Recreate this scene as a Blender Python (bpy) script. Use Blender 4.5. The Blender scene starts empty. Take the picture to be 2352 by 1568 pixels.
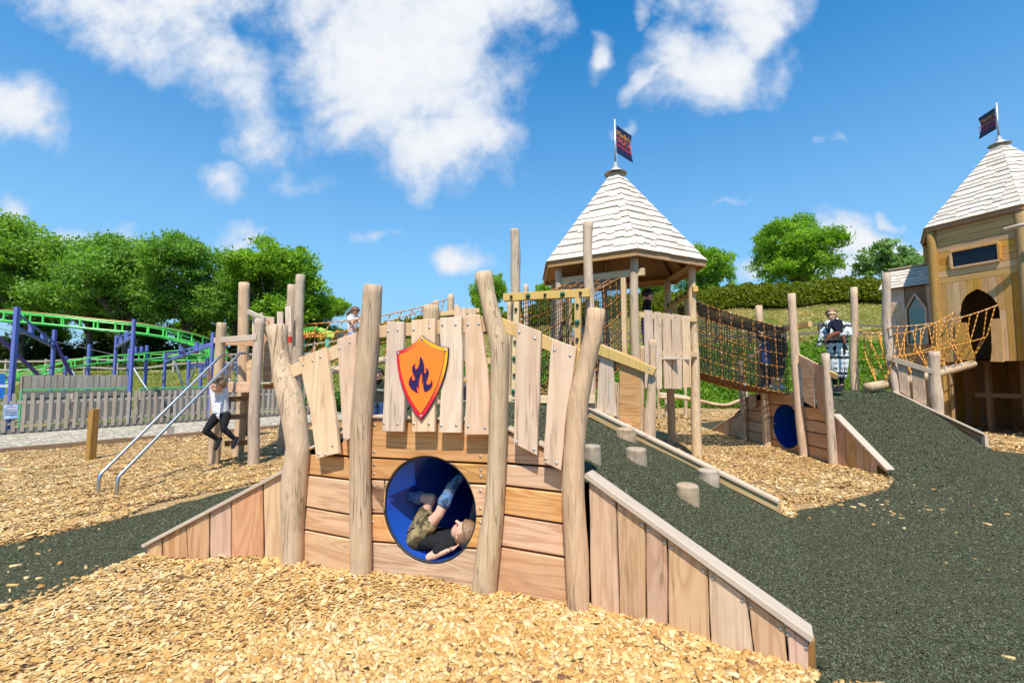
import bpy, bmesh, math, random
import numpy as np
from mathutils import Vector, Matrix, Euler

random.seed(7)
rng = np.random.default_rng(7)
SC = bpy.context.scene
COL = SC.collection
R = math.radians

# ------------------------------------------------------------------ camera
CAM_H = 1.6
PITCH = R(3.94)
FPX = 1045.3            # 16 mm lens, in units of a 2352 px wide survey picture
cam_data = bpy.data.cameras.new("camera")
cam_data.lens = 16.0
cam_data.sensor_width = 36.0
cam_data.sensor_fit = 'HORIZONTAL'
cam_data.clip_start = 0.05
cam_data.clip_end = 3000.0
cam = bpy.data.objects.new("camera", cam_data)
COL.objects.link(cam)
cam.location = (0, 0, CAM_H)
cam.rotation_euler = (math.pi / 2 + PITCH, 0, 0)
SC.camera = cam

# ------------------------------------------------------------------ exposure
SC.render.engine = 'CYCLES'
vs = SC.view_settings
vs.view_transform = 'Standard'
vs.look = 'None'
vs.exposure = 0.60
vs.gamma = 1.0
vs.use_curve_mapping = False
SC.cycles.max_bounces = 8
SC.cycles.transparent_max_bounces = 12
SC.cycles.sample_clamp_indirect = 4.0
SC.cycles.use_denoising = True

# ------------------------------------------------------------------ sun
SUN_EL = R(59)
sun_data = bpy.data.lights.new("sun", 'SUN')
sun_data.energy = 4.3
sun_data.angle = R(0.55)
sun_data.color = (1.0, 0.945, 0.855)
sun = bpy.data.objects.new("sun", sun_data)
COL.objects.link(sun)
sun.location = (0, -20, 40)
sun.rotation_euler = (math.pi / 2 - SUN_EL, 0, R(-5))

# ------------------------------------------------------------------ sky and clouds
world = bpy.data.worlds.new("World")
SC.world = world
world.use_nodes = True
wn, wl = world.node_tree.nodes, world.node_tree.links
wn.clear()


class NT:
    """small helper to wire shader nodes"""
    def __init__(s, tree):
        s.t = tree; s.n = tree.nodes; s.l = tree.links

    def new(s, typ, **kw):
        nd = s.n.new(typ)
        for k, v in kw.items():
            if k == 'inp':
                for i, val in v.items():
                    if hasattr(val, 'is_output') or isinstance(val, bpy.types.NodeSocket):
                        s.l.new(val, nd.inputs[i])
                    else:
                        nd.inputs[i].default_value = val
            else:
                setattr(nd, k, v)
        return nd

    def math(s, op, a, b=None, c=None, clamp=False):
        nd = s.n.new('ShaderNodeMath'); nd.operation = op; nd.use_clamp = clamp
        for i, v in enumerate((a, b, c)):
            if v is None: continue
            if isinstance(v, bpy.types.NodeSocket): s.l.new(v, nd.inputs[i])
            else: nd.inputs[i].default_value = v
        return nd.outputs[0]

    def vmath(s, op, a, b=None, out=0):
        nd = s.n.new('ShaderNodeVectorMath'); nd.operation = op
        for i, v in enumerate((a, b)):
            if v is None: continue
            if isinstance(v, bpy.types.NodeSocket): s.l.new(v, nd.inputs[i])
            else: nd.inputs[i].default_value = v
        return nd.outputs[out]

    def noise(s, vec, scale=5, detail=4, rough=0.55, dist=0.0, dims='3D'):
        nd = s.n.new('ShaderNodeTexNoise'); nd.noise_dimensions = dims
        s.l.new(vec, nd.inputs['Vector'])
        nd.inputs['Scale'].default_value = scale
        nd.inputs['Detail'].default_value = detail
        nd.inputs['Roughness'].default_value = rough
        nd.inputs['Distortion'].default_value = dist
        return nd.outputs[0]

    def ramp(s, fac, stops, interp='LINEAR'):
        nd = s.n.new('ShaderNodeValToRGB'); nd.color_ramp.interpolation = interp
        s.l.new(fac, nd.inputs[0])
        els = nd.color_ramp.elements
        while len(els) < len(stops): els.new(0.5)
        for e, (p, c) in zip(els, stops):
            e.position = p
            e.color = c if len(c) == 4 else (*c, 1)
        return nd.outputs[0]

    def maprange(s, v, a, b, c=0.0, d=1.0, smooth=False):
        nd = s.n.new('ShaderNodeMapRange')
        if smooth: nd.interpolation_type = 'SMOOTHSTEP'
        s.l.new(v, nd.inputs[0])
        for i, x in enumerate((a, b, c, d)): nd.inputs[i + 1].default_value = x
        return nd.outputs[0]

    def mix(s, fac, a, b, mode='MIX'):
        nd = s.n.new('ShaderNodeMix'); nd.data_type = 'RGBA'; nd.blend_type = mode
        for sock, v in ((nd.inputs[0], fac), (nd.inputs[6], a), (nd.inputs[7], b)):
            if isinstance(v, bpy.types.NodeSocket): s.l.new(v, sock)
            else: sock.default_value = v if not isinstance(v, tuple) or len(v) == 4 else (*v, 1)
        return nd.outputs[2]


W_ = NT(world.node_tree)
sky = W_.new('ShaderNodeTexSky', sky_type='NISHITA')
sky.sun_disc = False
sky.sun_elevation = SUN_EL
sky.sun_rotation = R(180 + 5)
sky.altitude = 50
sky.air_density = 1.0
sky.dust_density = 0.35
sky.ozone_density = 2.2
tc = W_.new('ShaderNodeTexCoord')
D = W_.vmath('NORMALIZE', tc.outputs['Generated'])
sep = W_.new('ShaderNodeSeparateXYZ'); W_.l.new(D, sep.inputs[0])
# gnomonic coordinates of the northern half of the sky (u = x/y, w = z/y)
ysafe = W_.math('MAXIMUM', sep.outputs[1], 0.02)
gu = W_.math('DIVIDE', sep.outputs[0], ysafe)
gw = W_.math('DIVIDE', sep.outputs[2], ysafe)
gvec = W_.new('ShaderNodeCombineXYZ', inp={0: gu, 1: gw}).outputs[0]
# cloud blobs: centre (u, w), half axes, tilt, density
CLOUDS = [
    # big cumulus above the mound
    (-0.26, 0.74, .30, .26, 0.0, 1.15), (-0.13, 0.55, .17, .15, -.2, 1.0), (-0.36, 0.60, .16, .10, .5, .85),
    (-0.10, 0.86, .22, .20, 0.0, 1.1), (-0.47, 0.84, .16, .14, 0, .8), (-0.17, 0.46, .05, .10, -.6, .62),
    # long veil at upper left
    (-0.93, 0.86, .38, .11, -.40, .90), (-0.70, 0.74, .24, .11, -.75, .78), (-0.61, 0.61, .18, .09, -.8, .70), (-0.75, 0.90, .24, .11, 0, .85),
    # edge cloud on the left
    (-1.13, 0.62, .12, .10, -.4, 1.0), (-1.10, 0.34, .09, .06, -.3, .8), (-0.98, 0.30, .12, .045, -.1, .8),
    (-0.66, 0.45, .08, .06, 0, .52), (-0.48, 0.44, .07, .045, -.2, .5), (-0.60, 0.32, .06, .04, -.3, .48), (-0.58, 0.29, .06, .025, 0, .55),
    # small low clouds
    (-0.13, 0.235, .085, .055, 0, 1.0), (-0.31, 0.285, .045, .025, 0, .5),
    (0.76, 0.29, .105, .075, .25, 1.1), (0.85, 0.25, .09, .06, 0, .95), (0.70, 0.22, .10, .05, 0, .9), (0.55, 0.21, .07, .035, 0, .8),
    (0.86, 0.355, .03, .03, 0, .6), (0.95, 0.24, .08, .05, 0, .8),
    # right hand cumulus
    (0.45, 0.72, .15, .13, .3, 1.05), (0.57, 0.86, .17, .14, .5, 1.0), (0.33, 0.69, .08, .03, .6, .6), (0.60, 0.69, .08, .07, .5, .5),
    (0.20, 0.72, .045, .065, -.3, .85), (0.27, 0.585, .05, .025, .7, .55), (0.32, 0.86, .035, .05, 0, .45), (0.72, 0.52, .02, .03, 0, .45),
    (0.42, 0.86, .09, .06, 0, .5), (0.50, 0.375, .05, .012, .3, .35),
]
warp = W_.new('ShaderNodeTexNoise'); warp.inputs['Scale'].default_value = 5.0; warp.inputs['Detail'].default_value = 3.0
W_.l.new(gvec, warp.inputs['Vector'])
wofs = W_.vmath('SCALE', W_.vmath('SUBTRACT', warp.outputs['Color'], (0.5, 0.5, 0.5)))
wofs.node.inputs[3].default_value = 0.24
gw2 = W_.vmath('ADD', gvec, wofs)
total = None
for (cu, cw, ax, ay, th, de) in CLOUDS:
    m = W_.new('ShaderNodeMapping'); m.vector_type = 'TEXTURE'
    W_.l.new(gw2, m.inputs[0])
    m.inputs[1].default_value = (cu, cw, 0); m.inputs[2].default_value = (0, 0, th); m.inputs[3].default_value = (ax * 1.45, ay * 1.45, 1e3)
    ln = W_.vmath('LENGTH', m.outputs[0], out=1)
    f = W_.maprange(ln, 1.0, 0.0, 0.0, de, smooth=True)
    total = f if total is None else W_.math('MAXIMUM', total, f)
front = W_.maprange(sep.outputs[1], 0.05, 0.25, 0, 1, smooth=True)
n_big = W_.noise(gvec, 7.0, 8, 0.60, 0.3)
n_fine = W_.noise(gvec, 26.0, 6, 0.62, 0.2)
nn = W_.math('ADD', W_.math('MULTIPLY', W_.math('SUBTRACT', n_big, 0.5), 1.75), W_.math('MULTIPLY', W_.math('SUBTRACT', n_fine, 0.5), 0.62))
dens_f = W_.math('ADD', W_.math('MULTIPLY', total, 1.35), nn)
dens_f = W_.math('MULTIPLY', dens_f, W_.maprange(total, 0.02, 0.18, 0, 1))
a_front = W_.math('MULTIPLY', W_.maprange(dens_f, 0.10, 1.22, 0, 1, smooth=True), front)
# the same kind of fair-weather cloud over the rest of the sky
zs = W_.math('MAXIMUM', sep.outputs[2], 0.06)
pv = W_.new('ShaderNodeCombineXYZ', inp={0: W_.math('DIVIDE', sep.outputs[0], zs), 1: W_.math('DIVIDE', sep.outputs[1], zs)}).outputs[0]
n_rest = W_.noise(pv, 1.3, 7, 0.58, 0.3)
a_rest = W_.math('MULTIPLY', W_.maprange(n_rest, 0.55, 0.72, 0, 0.9, smooth=True), W_.math('SUBTRACT', 1.0, front))
alpha = W_.math('MAXIMUM', a_front, a_rest)
alpha = W_.math('MULTIPLY', alpha, W_.maprange(sep.outputs[2], 0.0, 0.06, 0, 1))
thick = W_.maprange(dens_f, 0.55, 1.7, 0.0, 1.0)
cloud_col = W_.mix(thick, (4.6, 5.1, 5.9, 1), (6.2, 6.25, 6.35, 1))
# pale blue air towards the skyline
hz = W_.math('MULTIPLY', W_.math('POWER', W_.maprange(sep.outputs[2], 0.0, 0.66, 1.0, 0.0), 1.35), 0.95)
tint = W_.mix(1.0, sky.outputs[0], (0.16, 1.03, 1.45, 1), 'MULTIPLY')
skyc = W_.mix(hz, tint, (2.75, 4.05, 5.25, 1))
skycol = W_.mix(alpha, skyc, cloud_col)
bg = W_.new('ShaderNodeBackground', inp={0: skycol, 1: 0.102})
wo = W_.new('ShaderNodeOutputWorld')
W_.l.new(bg.outputs[0], wo.inputs[0])


# ------------------------------------------------------------------ survey helpers
CP, SP = math.cos(PITCH), math.sin(PITCH)


def ray(px, py):
    u = (px - 1176.0) / FPX; v = (784.0 - py) / FPX
    return Vector((u, CP - v * SP, SP + v * CP))


def at(px, py, Y):
    """world point seen at (px, py) of the survey picture, Y metres ahead"""
    d = ray(px, py)
    return Vector((0, 0, CAM_H)) + d * (Y / d.y)


def gnd(px, py, z=0.0):
    d = ray(px, py)
    return Vector((0, 0, CAM_H)) + d * ((z - CAM_H) / d.z)


def crop(x0, y0, w, outw):
    k = w / outw
    return lambda X, Y: ((x0 + X * k) * 0.9408, (y0 + Y * k) * 0.9408)


C1 = crop(0, 500, 850, 2351)
C2 = crop(650, 600, 850, 2351)
C3 = crop(1200, 500, 600, 1568)
C4 = crop(1650, 600, 850, 2351)
C5 = crop(650, 1000, 850, 2351)
C6 = crop(0, 1000, 850, 1998)
C7 = crop(1350, 1000, 850, 1998)
C8 = crop(2150, 560, 350, 1055)
CN = crop(1400, 960, 600, 2352)
CB = crop(920, 1080, 260, 1274)      # boy in the tunnel
CG = crop(460, 840, 180, 1008)       # girl on the rails
CK = crop(1780, 760, 220, 1437)      # children in the net
CW = crop(1980, 740, 140, 915)       # woman with toddler
CS = crop(960, 810, 150, 1023)       # shield
CM = crop(1260, 660, 300, 1384)


class Plane:
    """vertical plane through two ground points; s runs along it, n points to the viewer's side"""
    def __init__(s, a, b):
        s.o = Vector((a[0], a[1])); t = Vector((b[0] - a[0], b[1] - a[1])); s.len = t.length
        s.t = t.normalized(); s.n = Vector((s.t.y, -s.t.x)); s.ang = math.atan2(s.t.y, s.t.x)

    def hit(s, px, py, off=0.0):
        d = ray(px, py); o = s.o + s.n * off
        k = s.n.dot(o) / s.n.dot(Vector((d.x, d.y)))
        p = Vector((d.x, d.y)) * k
        return (p - o).dot(s.t), CAM_H + d.z * k

    def w(s, u, z, off=0.0):
        p = s.o + s.t * u + s.n * off
        return Vector((p.x, p.y, z))

    def pt(s, px, py, off=0.0):
        return s.w(*s.hit(px, py, off), off)


# ------------------------------------------------------------------ object helpers
def fast_mesh(name, verts, faces, smooth=False, col=None):
    """verts Nx3, faces Mx3 or Mx4 arrays"""
    v = np.asarray(verts, dtype=np.float32); f = np.asarray(faces, dtype=np.int32)
    me = bpy.data.meshes.new(name)
    k = f.shape[1]
    me.vertices.add(len(v)); me.vertices.foreach_set('co', v.ravel())
    me.loops.add(f.size); me.loops.foreach_set('vertex_index', f.ravel())
    me.polygons.add(len(f))
    me.polygons.foreach_set('loop_start', np.arange(0, f.size, k, dtype=np.int32))
    me.polygons.foreach_set('loop_total', np.full(len(f), k, dtype=np.int32))
    if smooth: me.polygons.foreach_set('use_smooth', np.ones(len(f), dtype=bool))
    if col is not None:
        a = me.attributes.new('Col', 'FLOAT_COLOR', 'FACE')
        c = np.ones((len(f), 4), dtype=np.float32); c[:, :3] = col
        a.data.foreach_set('color', c.ravel())
    me.update(calc_edges=True)
    return me


def pymesh(name, verts, faces, smooth=False):
    me = bpy.data.meshes.new(name)
    me.from_pydata([tuple(v) for v in verts], [], faces)
    if smooth:
        me.polygons.foreach_set('use_smooth', np.ones(len(me.polygons), dtype=bool))
    me.update()
    return me


def origin_of(p):
    v = Vector((0, 0, 0))
    while p is not None:
        v += p.location; p = p.parent
    return v


def link(name, me, mat, parent=None, loc=None, rot=None):
    o = bpy.data.objects.new(name, me)
    COL.objects.link(o)
    if mat is not None and me is not None and len(me.materials) == 0:
        me.materials.append(mat)
    if loc is not None: o.location = loc
    if rot is not None:
        if isinstance(rot, Matrix): o.rotation_euler = rot.to_euler()
        else: o.rotation_euler = rot
    if parent is not None:
        o.parent = parent
    return o


def thing(name, label, cat, loc=(0, 0, 0), group=None):
    o = bpy.data.objects.new(name, None); COL.objects.link(o)
    o.empty_display_size = 0.1
    o.location = loc; o['label'] = label; o['category'] = cat
    if group: o['group'] = group
    return o


def tag(o, label, cat, group=None):
    o['label'] = label; o['category'] = cat
    if group: o['group'] = group
    return o


def struct(o, label=None):
    o['kind'] = 'structure'
    if label: o['label'] = label
    return o


class MB:
    def __init__(s): s.v = []; s.f = []

    def add(s, verts, faces):
        n = len(s.v); s.v += [Vector(v) for v in verts]; s.f += [tuple(i + n for i in f) for f in faces]

    def box(s, c, size, M=None):
        x, y, z = (k / 2 for k in size); c = Vector(c)
        vs_ = [Vector((a, b, d)) for a in (-x, x) for b in (-y, y) for d in (-z, z)]
        if M is not None: vs_ = [M @ v for v in vs_]
        s.add([c + v for v in vs_], [(0, 1, 3, 2), (4, 6, 7, 5), (0, 4, 5, 1), (2, 3, 7, 6), (0, 2, 6, 4), (1, 5, 7, 3)])

    def bar(s, a, b, w, h, up=Vector((0, 0, 1))):
        a = Vector(a); b = Vector(b); z = (b - a).normalized()
        x = z.cross(up)
        if x.length < 1e-4: x = z.cross(Vector((0, 1, 0)))
        x.normalize(); y = x.cross(z)
        vs_ = [p + x * sx * w / 2 + y * sy * h / 2 for p in (a, b) for sx, sy in ((-1, -1), (1, -1), (1, 1), (-1, 1))]
        s.add(vs_, [(3, 2, 1, 0), (4, 5, 6, 7), (0, 1, 5, 4), (1, 2, 6, 5), (2, 3, 7, 6), (3, 0, 4, 7)])

    def tube(s, pts, r, n=8, cap=True):
        pts = [Vector(p) for p in pts]
        rr = r if isinstance(r, (list, tuple)) else [r] * len(pts)
        base = len(s.v); up = None
        for i, p in enumerate(pts):
            t = (pts[min(i + 1, len(pts) - 1)] - pts[max(i - 1, 0)]).normalized()
            if up is None:
                up = Vector((0, 0, 1)) if abs(t.z) < 0.9 else Vector((0, 1, 0))
            x = t.cross(up)
            if x.length < 1e-5: x = t.orthogonal()
            x.normalize(); up = x.cross(t)
            for k in range(n):
                a = 2 * math.pi * k / n
                s.v.append(p + (x * math.cos(a) + up * math.sin(a)) * rr[i])
        for i in range(len(pts) - 1):
            for k in range(n):
                a = base + i * n + k; b = base + i * n + (k + 1) % n
                s.f.append((a, b, b + n, a + n))
        if cap:
            s.f.append(tuple(base + k for k in range(n))[::-1])
            s.f.append(tuple(base + (len(pts) - 1) * n + k for k in range(n)))

    def mesh(s, name, smooth=False, origin=None):
        vs_ = s.v if origin is None else [v - Vector(origin) for v in s.v]
        return pymesh(name, vs_, s.f, smooth)

    def build(s, name, mat, parent=None, smooth=False, origin=None):
        """world-space geometry; origin defaults to the mean point"""
        if origin is None:
            origin = Vector((sum(v.x for v in s.v), sum(v.y for v in s.v), sum(v.z for v in s.v))) / len(s.v)
        origin = Vector(origin)
        me = s.mesh(name, smooth, origin)
        return link(name, me, mat, parent, loc=origin - origin_of(parent))


def catmull(pts, n):
    """resample a list of equal-length tuples to n points"""
    P = [np.array(p, dtype=float) for p in pts]
    out = []
    m = len(P) - 1
    for i in range(n):
        t = i / (n - 1) * m; k = min(int(t), m - 1); t -= k
        p0, p1, p2, p3 = P[max(k - 1, 0)], P[k], P[k + 1], P[min(k + 2, m)]
        out.append(0.5 * ((2 * p1) + (-p0 + p2) * t + (2 * p0 - 5 * p1 + 4 * p2 - p3) * t * t + (-p0 + 3 * p1 - 3 * p2 + p3) * t ** 3))
    return out


def poly_area(p):
    return 0.5 * sum(p[i][0] * p[(i + 1) % len(p)][1] - p[(i + 1) % len(p)][0] * p[i][1] for i in range(len(p)))


def inset_poly(p, b):
    n = len(p); out = []
    for i in range(n):
        a = Vector(p[i - 1]); c = Vector(p[i]); d = Vector(p[(i + 1) % n])
        e1 = (c - a); e2 = (d - c)
        if e1.length < 1e-7: e1 = e2.copy()
        if e2.length < 1e-7: e2 = e1.copy()
        e1.normalize(); e2.normalize()
        n1 = Vector((-e1.y, e1.x)); n2 = Vector((-e2.y, e2.x))
        m = n1 + n2
        if m.length < 0.2: m = n1.copy()
        m.normalize()
        k = b / max(0.35, m.dot(n1))
        out.append((c.x + m.x * k, c.y + m.y * k))
    return out


def slab_mesh(name, outline, th, bev=0.004):
    """outline in local x/z (any order), thickness along y, chamfered rims"""
    p = [tuple(q) for q in outline]
    if poly_area(p) < 0: p = p[::-1]
    n = len(p)
    ins = inset_poly(p, bev)
    h = th / 2
    v = [(x, -h, z) for x, z in ins] + [(x, -h + bev, z) for x, z in p] + [(x, h - bev, z) for x, z in p] + [(x, h, z) for x, z in ins]
    f = [tuple(range(n)), tuple(range(4 * n - 1, 3 * n - 1, -1))]
    for L in range(3):
        for i in range(n):
            j = (i + 1) % n
            f.append((L * n + i, (L + 1) * n + i, (L + 1) * n + j, L * n + j))
    return pymesh(name, v, f)


BOLT = None


def bolt_mesh():
    global BOLT
    if BOLT is None:
        v = []; f = []
        n = 8
        for r, y in ((0.0105, 0.0), (0.0105, -0.003), (0.007, -0.006)):
            v += [(r * math.cos(2 * math.pi * k / n), y, r * math.sin(2 * math.pi * k / n)) for k in range(n)]
        for L in range(2):
            for k in range(n):
                f.append((L * n + k, L * n + (k + 1) % n, (L + 1) * n + (k + 1) % n, (L + 1) * n + k))
        f.append(tuple(2 * n + k for k in range(n)))
        BOLT = pymesh('bolt', v, f, True); BOLT.materials.append(M['steel'])
    return BOLT


def wobble(outline, amp=0.006, seg=0.12, seed=None):
    """subdivide an outline and let its edges wander, as sawn waney boards do"""
    rn = random.Random(seed if seed is not None else random.random())
    out = []
    n = len(outline)
    for i in range(n):
        a = Vector(outline[i]); b = Vector(outline[(i + 1) % n]); L = (b - a).length
        k = max(1, int(L / seg))
        nrm = Vector((-(b - a).y, (b - a).x)); nrm = nrm.normalized() if nrm.length > 1e-6 else nrm
        ph = rn.uniform(0, 6.28); fq = rn.uniform(1.0, 2.4)
        for j in range(k):
            t = j / k
            o = 0 if j == 0 else amp * (math.sin(ph + t * fq * 6.28) + rn.uniform(-.4, .4))
            out.append(tuple(a + (b - a) * t + nrm * o))
    return out


def slab_on(plane, name, outline, off, th, mat, parent, bolts=(), amp=0.0, bev=0.004, seed=None):
    """board lying in a vertical plane, front face at distance off in front of it; bolts in plane coords"""
    ol = wobble(outline, amp, 0.11, seed) if amp else list(outline)
    cs = sum(p[0] for p in ol) / len(ol); cz = sum(p[1] for p in ol) / len(ol)
    me = slab_mesh(name, [(a - cs, b - cz) for a, b in ol], th, bev)
    o = link(name, me, mat, parent, loc=plane.w(cs, cz, off - th / 2) - origin_of(parent), rot=(0, 0, plane.ang))
    for (bs, bz) in bolts:
        link('bolt', bolt_mesh(), None, o, loc=(bs - cs, -th / 2 + 0.0005, bz - cz))
    return o


def beam(name, a, b, w, h, mat, parent, up=Vector((0, 0, 1)), bev=0.005, bolts=()):
    """squared timber from a to b; local z runs along it, w across, h towards 'up'"""
    a = Vector(a); b = Vector(b); L = (b - a).length
    z = (b - a).normalized(); x = z.cross(Vector(up))
    if x.length < 1e-4: x = z.orthogonal()
    x.normalize(); y = z.cross(x)
    me = slab_mesh(name, [(-w / 2, -L / 2), (w / 2, -L / 2), (w / 2, L / 2), (-w / 2, L / 2)], h, bev)
    Mx = Matrix((x, y, z)).transposed()
    o = link(name, me, mat, parent, loc=(a + b) / 2 - origin_of(parent), rot=Mx)
    return o


def post(name, pts, mat, parent, seed=0, sides=14, rings=18, rough=0.05, flat_top=0.0):
    """hand-peeled round post through [(x, y, z, r), ...] from foot to head"""
    rn = random.Random(seed)
    q = catmull(pts, rings)
    base = Vector(q[0][:3]); v = []; f = []
    ph = [rn.uniform(0, 6.28) for _ in range(8)]
    up = None
    for i, c in enumerate(q):
        p = Vector(c[:3]); r = c[3]
        a = Vector(q[max(i - 1, 0)][:3]); b = Vector(q[min(i + 1, rings - 1)][:3])
        t = (b - a).normalized()
        if up is None: up = t.orthogonal().normalized()
        x = t.cross(up).normalized(); up = x.cross(t)
        tt = i / (rings - 1)
        for k in range(sides):
            an = 2 * math.pi * k / sides
            w = 1 + rough * (math.sin(2 * an + ph[0] + 3 * tt) * .7 + math.sin(3 * an + ph[1] - 5 * tt) * .5 + .6 * math.sin(tt * 9 + ph[2] + an) * .5 + rn.uniform(-.25, .25))
            v.append(p - base + (x * math.cos(an) + up * math.sin(an)) * r * w)
    n = sides
    for i in range(rings - 1):
        for k in range(n):
            f.append((i * n + k, i * n + (k + 1) % n, (i + 1) * n + (k + 1) % n, (i + 1) * n + k))
    # chamfered head
    top = Vector(q[-1][:3]) - base; s0 = (rings - 1) * n
    tdir = (Vector(q[-1][:3]) - Vector(q[-2][:3])).normalized()
    m = len(v)
    for k in range(n):
        v.append(top + (v[s0 + k] - top) * 0.86 + tdir * q[-1][3] * 0.10)
    for k in range(n):
        f.append((s0 + k, s0 + (k + 1) % n, m + (k + 1) % n, m + k))
    f.append(tuple(m + k for k in range(n)))
    f.append(tuple(k for k in range(n))[::-1])
    me = pymesh(name, v, f, True)
    return link(name, me, mat, parent, loc=base - origin_of(parent))


def traced_post(name, plane, off, rows, mat, parent, seed=0, extra=0.12, **kw):
    """rows = (x_left, x_right, y) down from the head, survey pixels; the foot runs on into the ground"""
    pts = []
    for xl, xr, y in rows[::-1]:
        p = plane.pt((xl + xr) / 2, y, off)
        r = (xr - xl) / 2 / FPX * p.y * 0.97
        pts.append((p.x, p.y, p.z, r))
    a = pts[0]
    pts.insert(0, (a[0], a[1], min(a[2], 0.0) - extra, a[3]))
    return post(name, pts, mat, parent, seed, rings=max(14, len(pts) * 2), **kw)
# ------------------------------------------------------------------ materials
M = {}


def new_mat(name):
    m = bpy.data.materials.new(name); m.use_nodes = True
    t = NT(m.node_tree)
    b = t.n['Principled BSDF']
    M[name] = m
    return m, t, b


def plain(name, col, rough=0.6, metal=0.0, var=0.06, scale=30.0, bump=0.0, spec=0.4):
    m, t, b = new_mat(name)
    co = t.new('ShaderNodeTexCoord').outputs['Object']
    n = t.noise(co, scale, 4, 0.6)
    lo = tuple(c * (1 - var * 2.2) for c in col); hi = tuple(min(1, c * (1 + var * 1.6)) for c in col)
    t.l.new(t.ramp(n, [(0.25, lo), (0.75, hi)]), b.inputs['Base Color'])
    b.inputs['Roughness'].default_value = rough
    b.inputs['Metallic'].default_value = metal
    b.inputs['Specular IOR Level'].default_value = spec
    if bump:
        bp = t.new('ShaderNodeBump', inp={0: bump, 1: 0.01, 'Height': n})
        t.l.new(bp.outputs[0], b.inputs['Normal'])
    return m


def wood(name, light, dark, tint, axis='Z', bands=30.0, contrast=0.5, fibre=0.35, knots=0.5, rough=0.72, grey=0.0, bump=0.25, scale=1.0, hue=0.5, crack=0.35, blotch=0.18):
    """sawn or peeled timber: growth-ring figure stretched along one axis, fibre streaks, a few knots"""
    m, t, b = new_mat(name)
    oi = t.new('ShaderNodeObjectInfo')
    rv = oi.outputs['Random']
    co = t.new('ShaderNodeTexCoord').outputs['Object']
    off = t.new('ShaderNodeCombineXYZ', inp={0: t.math('MULTIPLY', rv, 37.0), 1: t.math('MULTIPLY', rv, 91.0), 2: t.math('MULTIPLY', rv, 53.0)}).outputs[0]
    co = t.vmath('ADD', co, off)
    st = {'Z': (1, 1, .11), 'X': (.11, 1, 1)}[axis]
    # knots push the rings aside
    kv = t.new('ShaderNodeMapping'); t.l.new(co, kv.inputs[0])
    kv.inputs[3].default_value = tuple(s_ ** 0.45 for s_ in st)
    vor = t.new('ShaderNodeTexVoronoi'); vor.inputs['Scale'].default_value = 3.1 * scale
    t.l.new(kv.outputs[0], vor.inputs['Vector'])
    kd = vor.outputs['Distance']
    kn = t.maprange(kd, 0.0, 0.22, 1.0, 0.0, smooth=True)
    mp = t.new('ShaderNodeMapping'); t.l.new(co, mp.inputs[0]); mp.inputs[3].default_value = st
    n1 = t.noise(mp.outputs[0], 5.0 * scale, 3, 0.5, 0.4)
    field = t.math('ADD', n1, t.math('MULTIPLY', kn, 0.10))
    ring = t.math('SINE', t.math('MULTIPLY', field, bands * 3.2))
    ring = t.maprange(ring, -1, 1, 0, 1)
    ring = t.math('POWER', ring, 1.6)
    mf = t.new('ShaderNodeMapping'); t.l.new(co, mf.inputs[0])
    mf.inputs[3].default_value = {'Z': (1, 1, .035), 'X': (.035, 1, 1)}[axis]
    fib = t.noise(mf.outputs[0], 120 * scale, 4, 0.7)
    broad = t.noise(mp.outputs[0], 2.2 * scale, 4, 0.6)
    c = t.mix(t.math('MULTIPLY', ring, contrast), light, dark)
    c = t.mix(t.math('MULTIPLY', t.maprange(fib, 0.35, 0.75, 0, 1), fibre), c, dark)
    c = t.mix(t.maprange(broad, 0.35, 0.72, 0, 0.55), c, tint)
    core = t.maprange(kd, 0.022, 0.075, knots, 0.0, smooth=True)
    c = t.mix(core, c, tuple(x * 0.45 for x in dark))
    mc = t.new('ShaderNodeMapping'); t.l.new(co, mc.inputs[0]); mc.inputs[3].default_value = {'Z': (1, 1, .03), 'X': (.03, 1, 1)}[axis]
    ck = t.noise(mc.outputs[0], 22 * scale, 2, 0.5, 0.3)
    ckm = t.math('MULTIPLY', t.maprange(t.math('ABSOLUTE', t.math('SUBTRACT', ck, 0.5)), 0.005, 0.028, crack, 0.0), t.maprange(t.noise(co, 2.0, 2, 0.5), 0.42, 0.54, 0, 1))
    c = t.mix(ckm, c, tuple(x * 0.30 for x in dark))
    blot = t.noise(co, 6.0, 5, 0.7)
    c = t.mix(t.maprange(blot, 0.5, 0.75, 0, blotch), c, tuple(x * 0.62 for x in tint))
    if grey:
        wn_ = t.noise(mp.outputs[0], 3.3, 5, 0.65)
        c = t.mix(t.maprange(wn_, 0.3, 0.7, grey * 0.4, grey), c, (0.36, 0.345, 0.32, 1))
    hs = t.new('ShaderNodeHueSaturation', inp={'Color': c})
    t.l.new(t.maprange(rv, 0, 1, 0.5 - 0.007 * hue * 2, 0.5 + 0.004 * hue * 2), hs.inputs['Hue'])
    r2 = t.math('FRACT', t.math('MULTIPLY', rv, 17.3))
    t.l.new(t.maprange(r2, 0, 1, 0.86, 1.08), hs.inputs['Value'])
    r3 = t.math('FRACT', t.math('MULTIPLY', rv, 71.9))
    t.l.new(t.maprange(r3, 0, 1, 0.80, 1.15), hs.inputs['Saturation'])
    t.l.new(hs.outputs[0], b.inputs['Base Color'])
    b.inputs['Roughness'].default_value = rough
    b.inputs['Specular IOR Level'].default_value = 0.25
    h = t.math('ADD', t.math('MULTIPLY', fib, 0.6), t.math('MULTIPLY', ring, 0.25))
    bp = t.new('ShaderNodeBump', inp={0: bump, 1: 0.006, 'Height': h})
    t.l.new(bp.outputs[0], b.inputs['Normal'])
    return m


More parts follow.
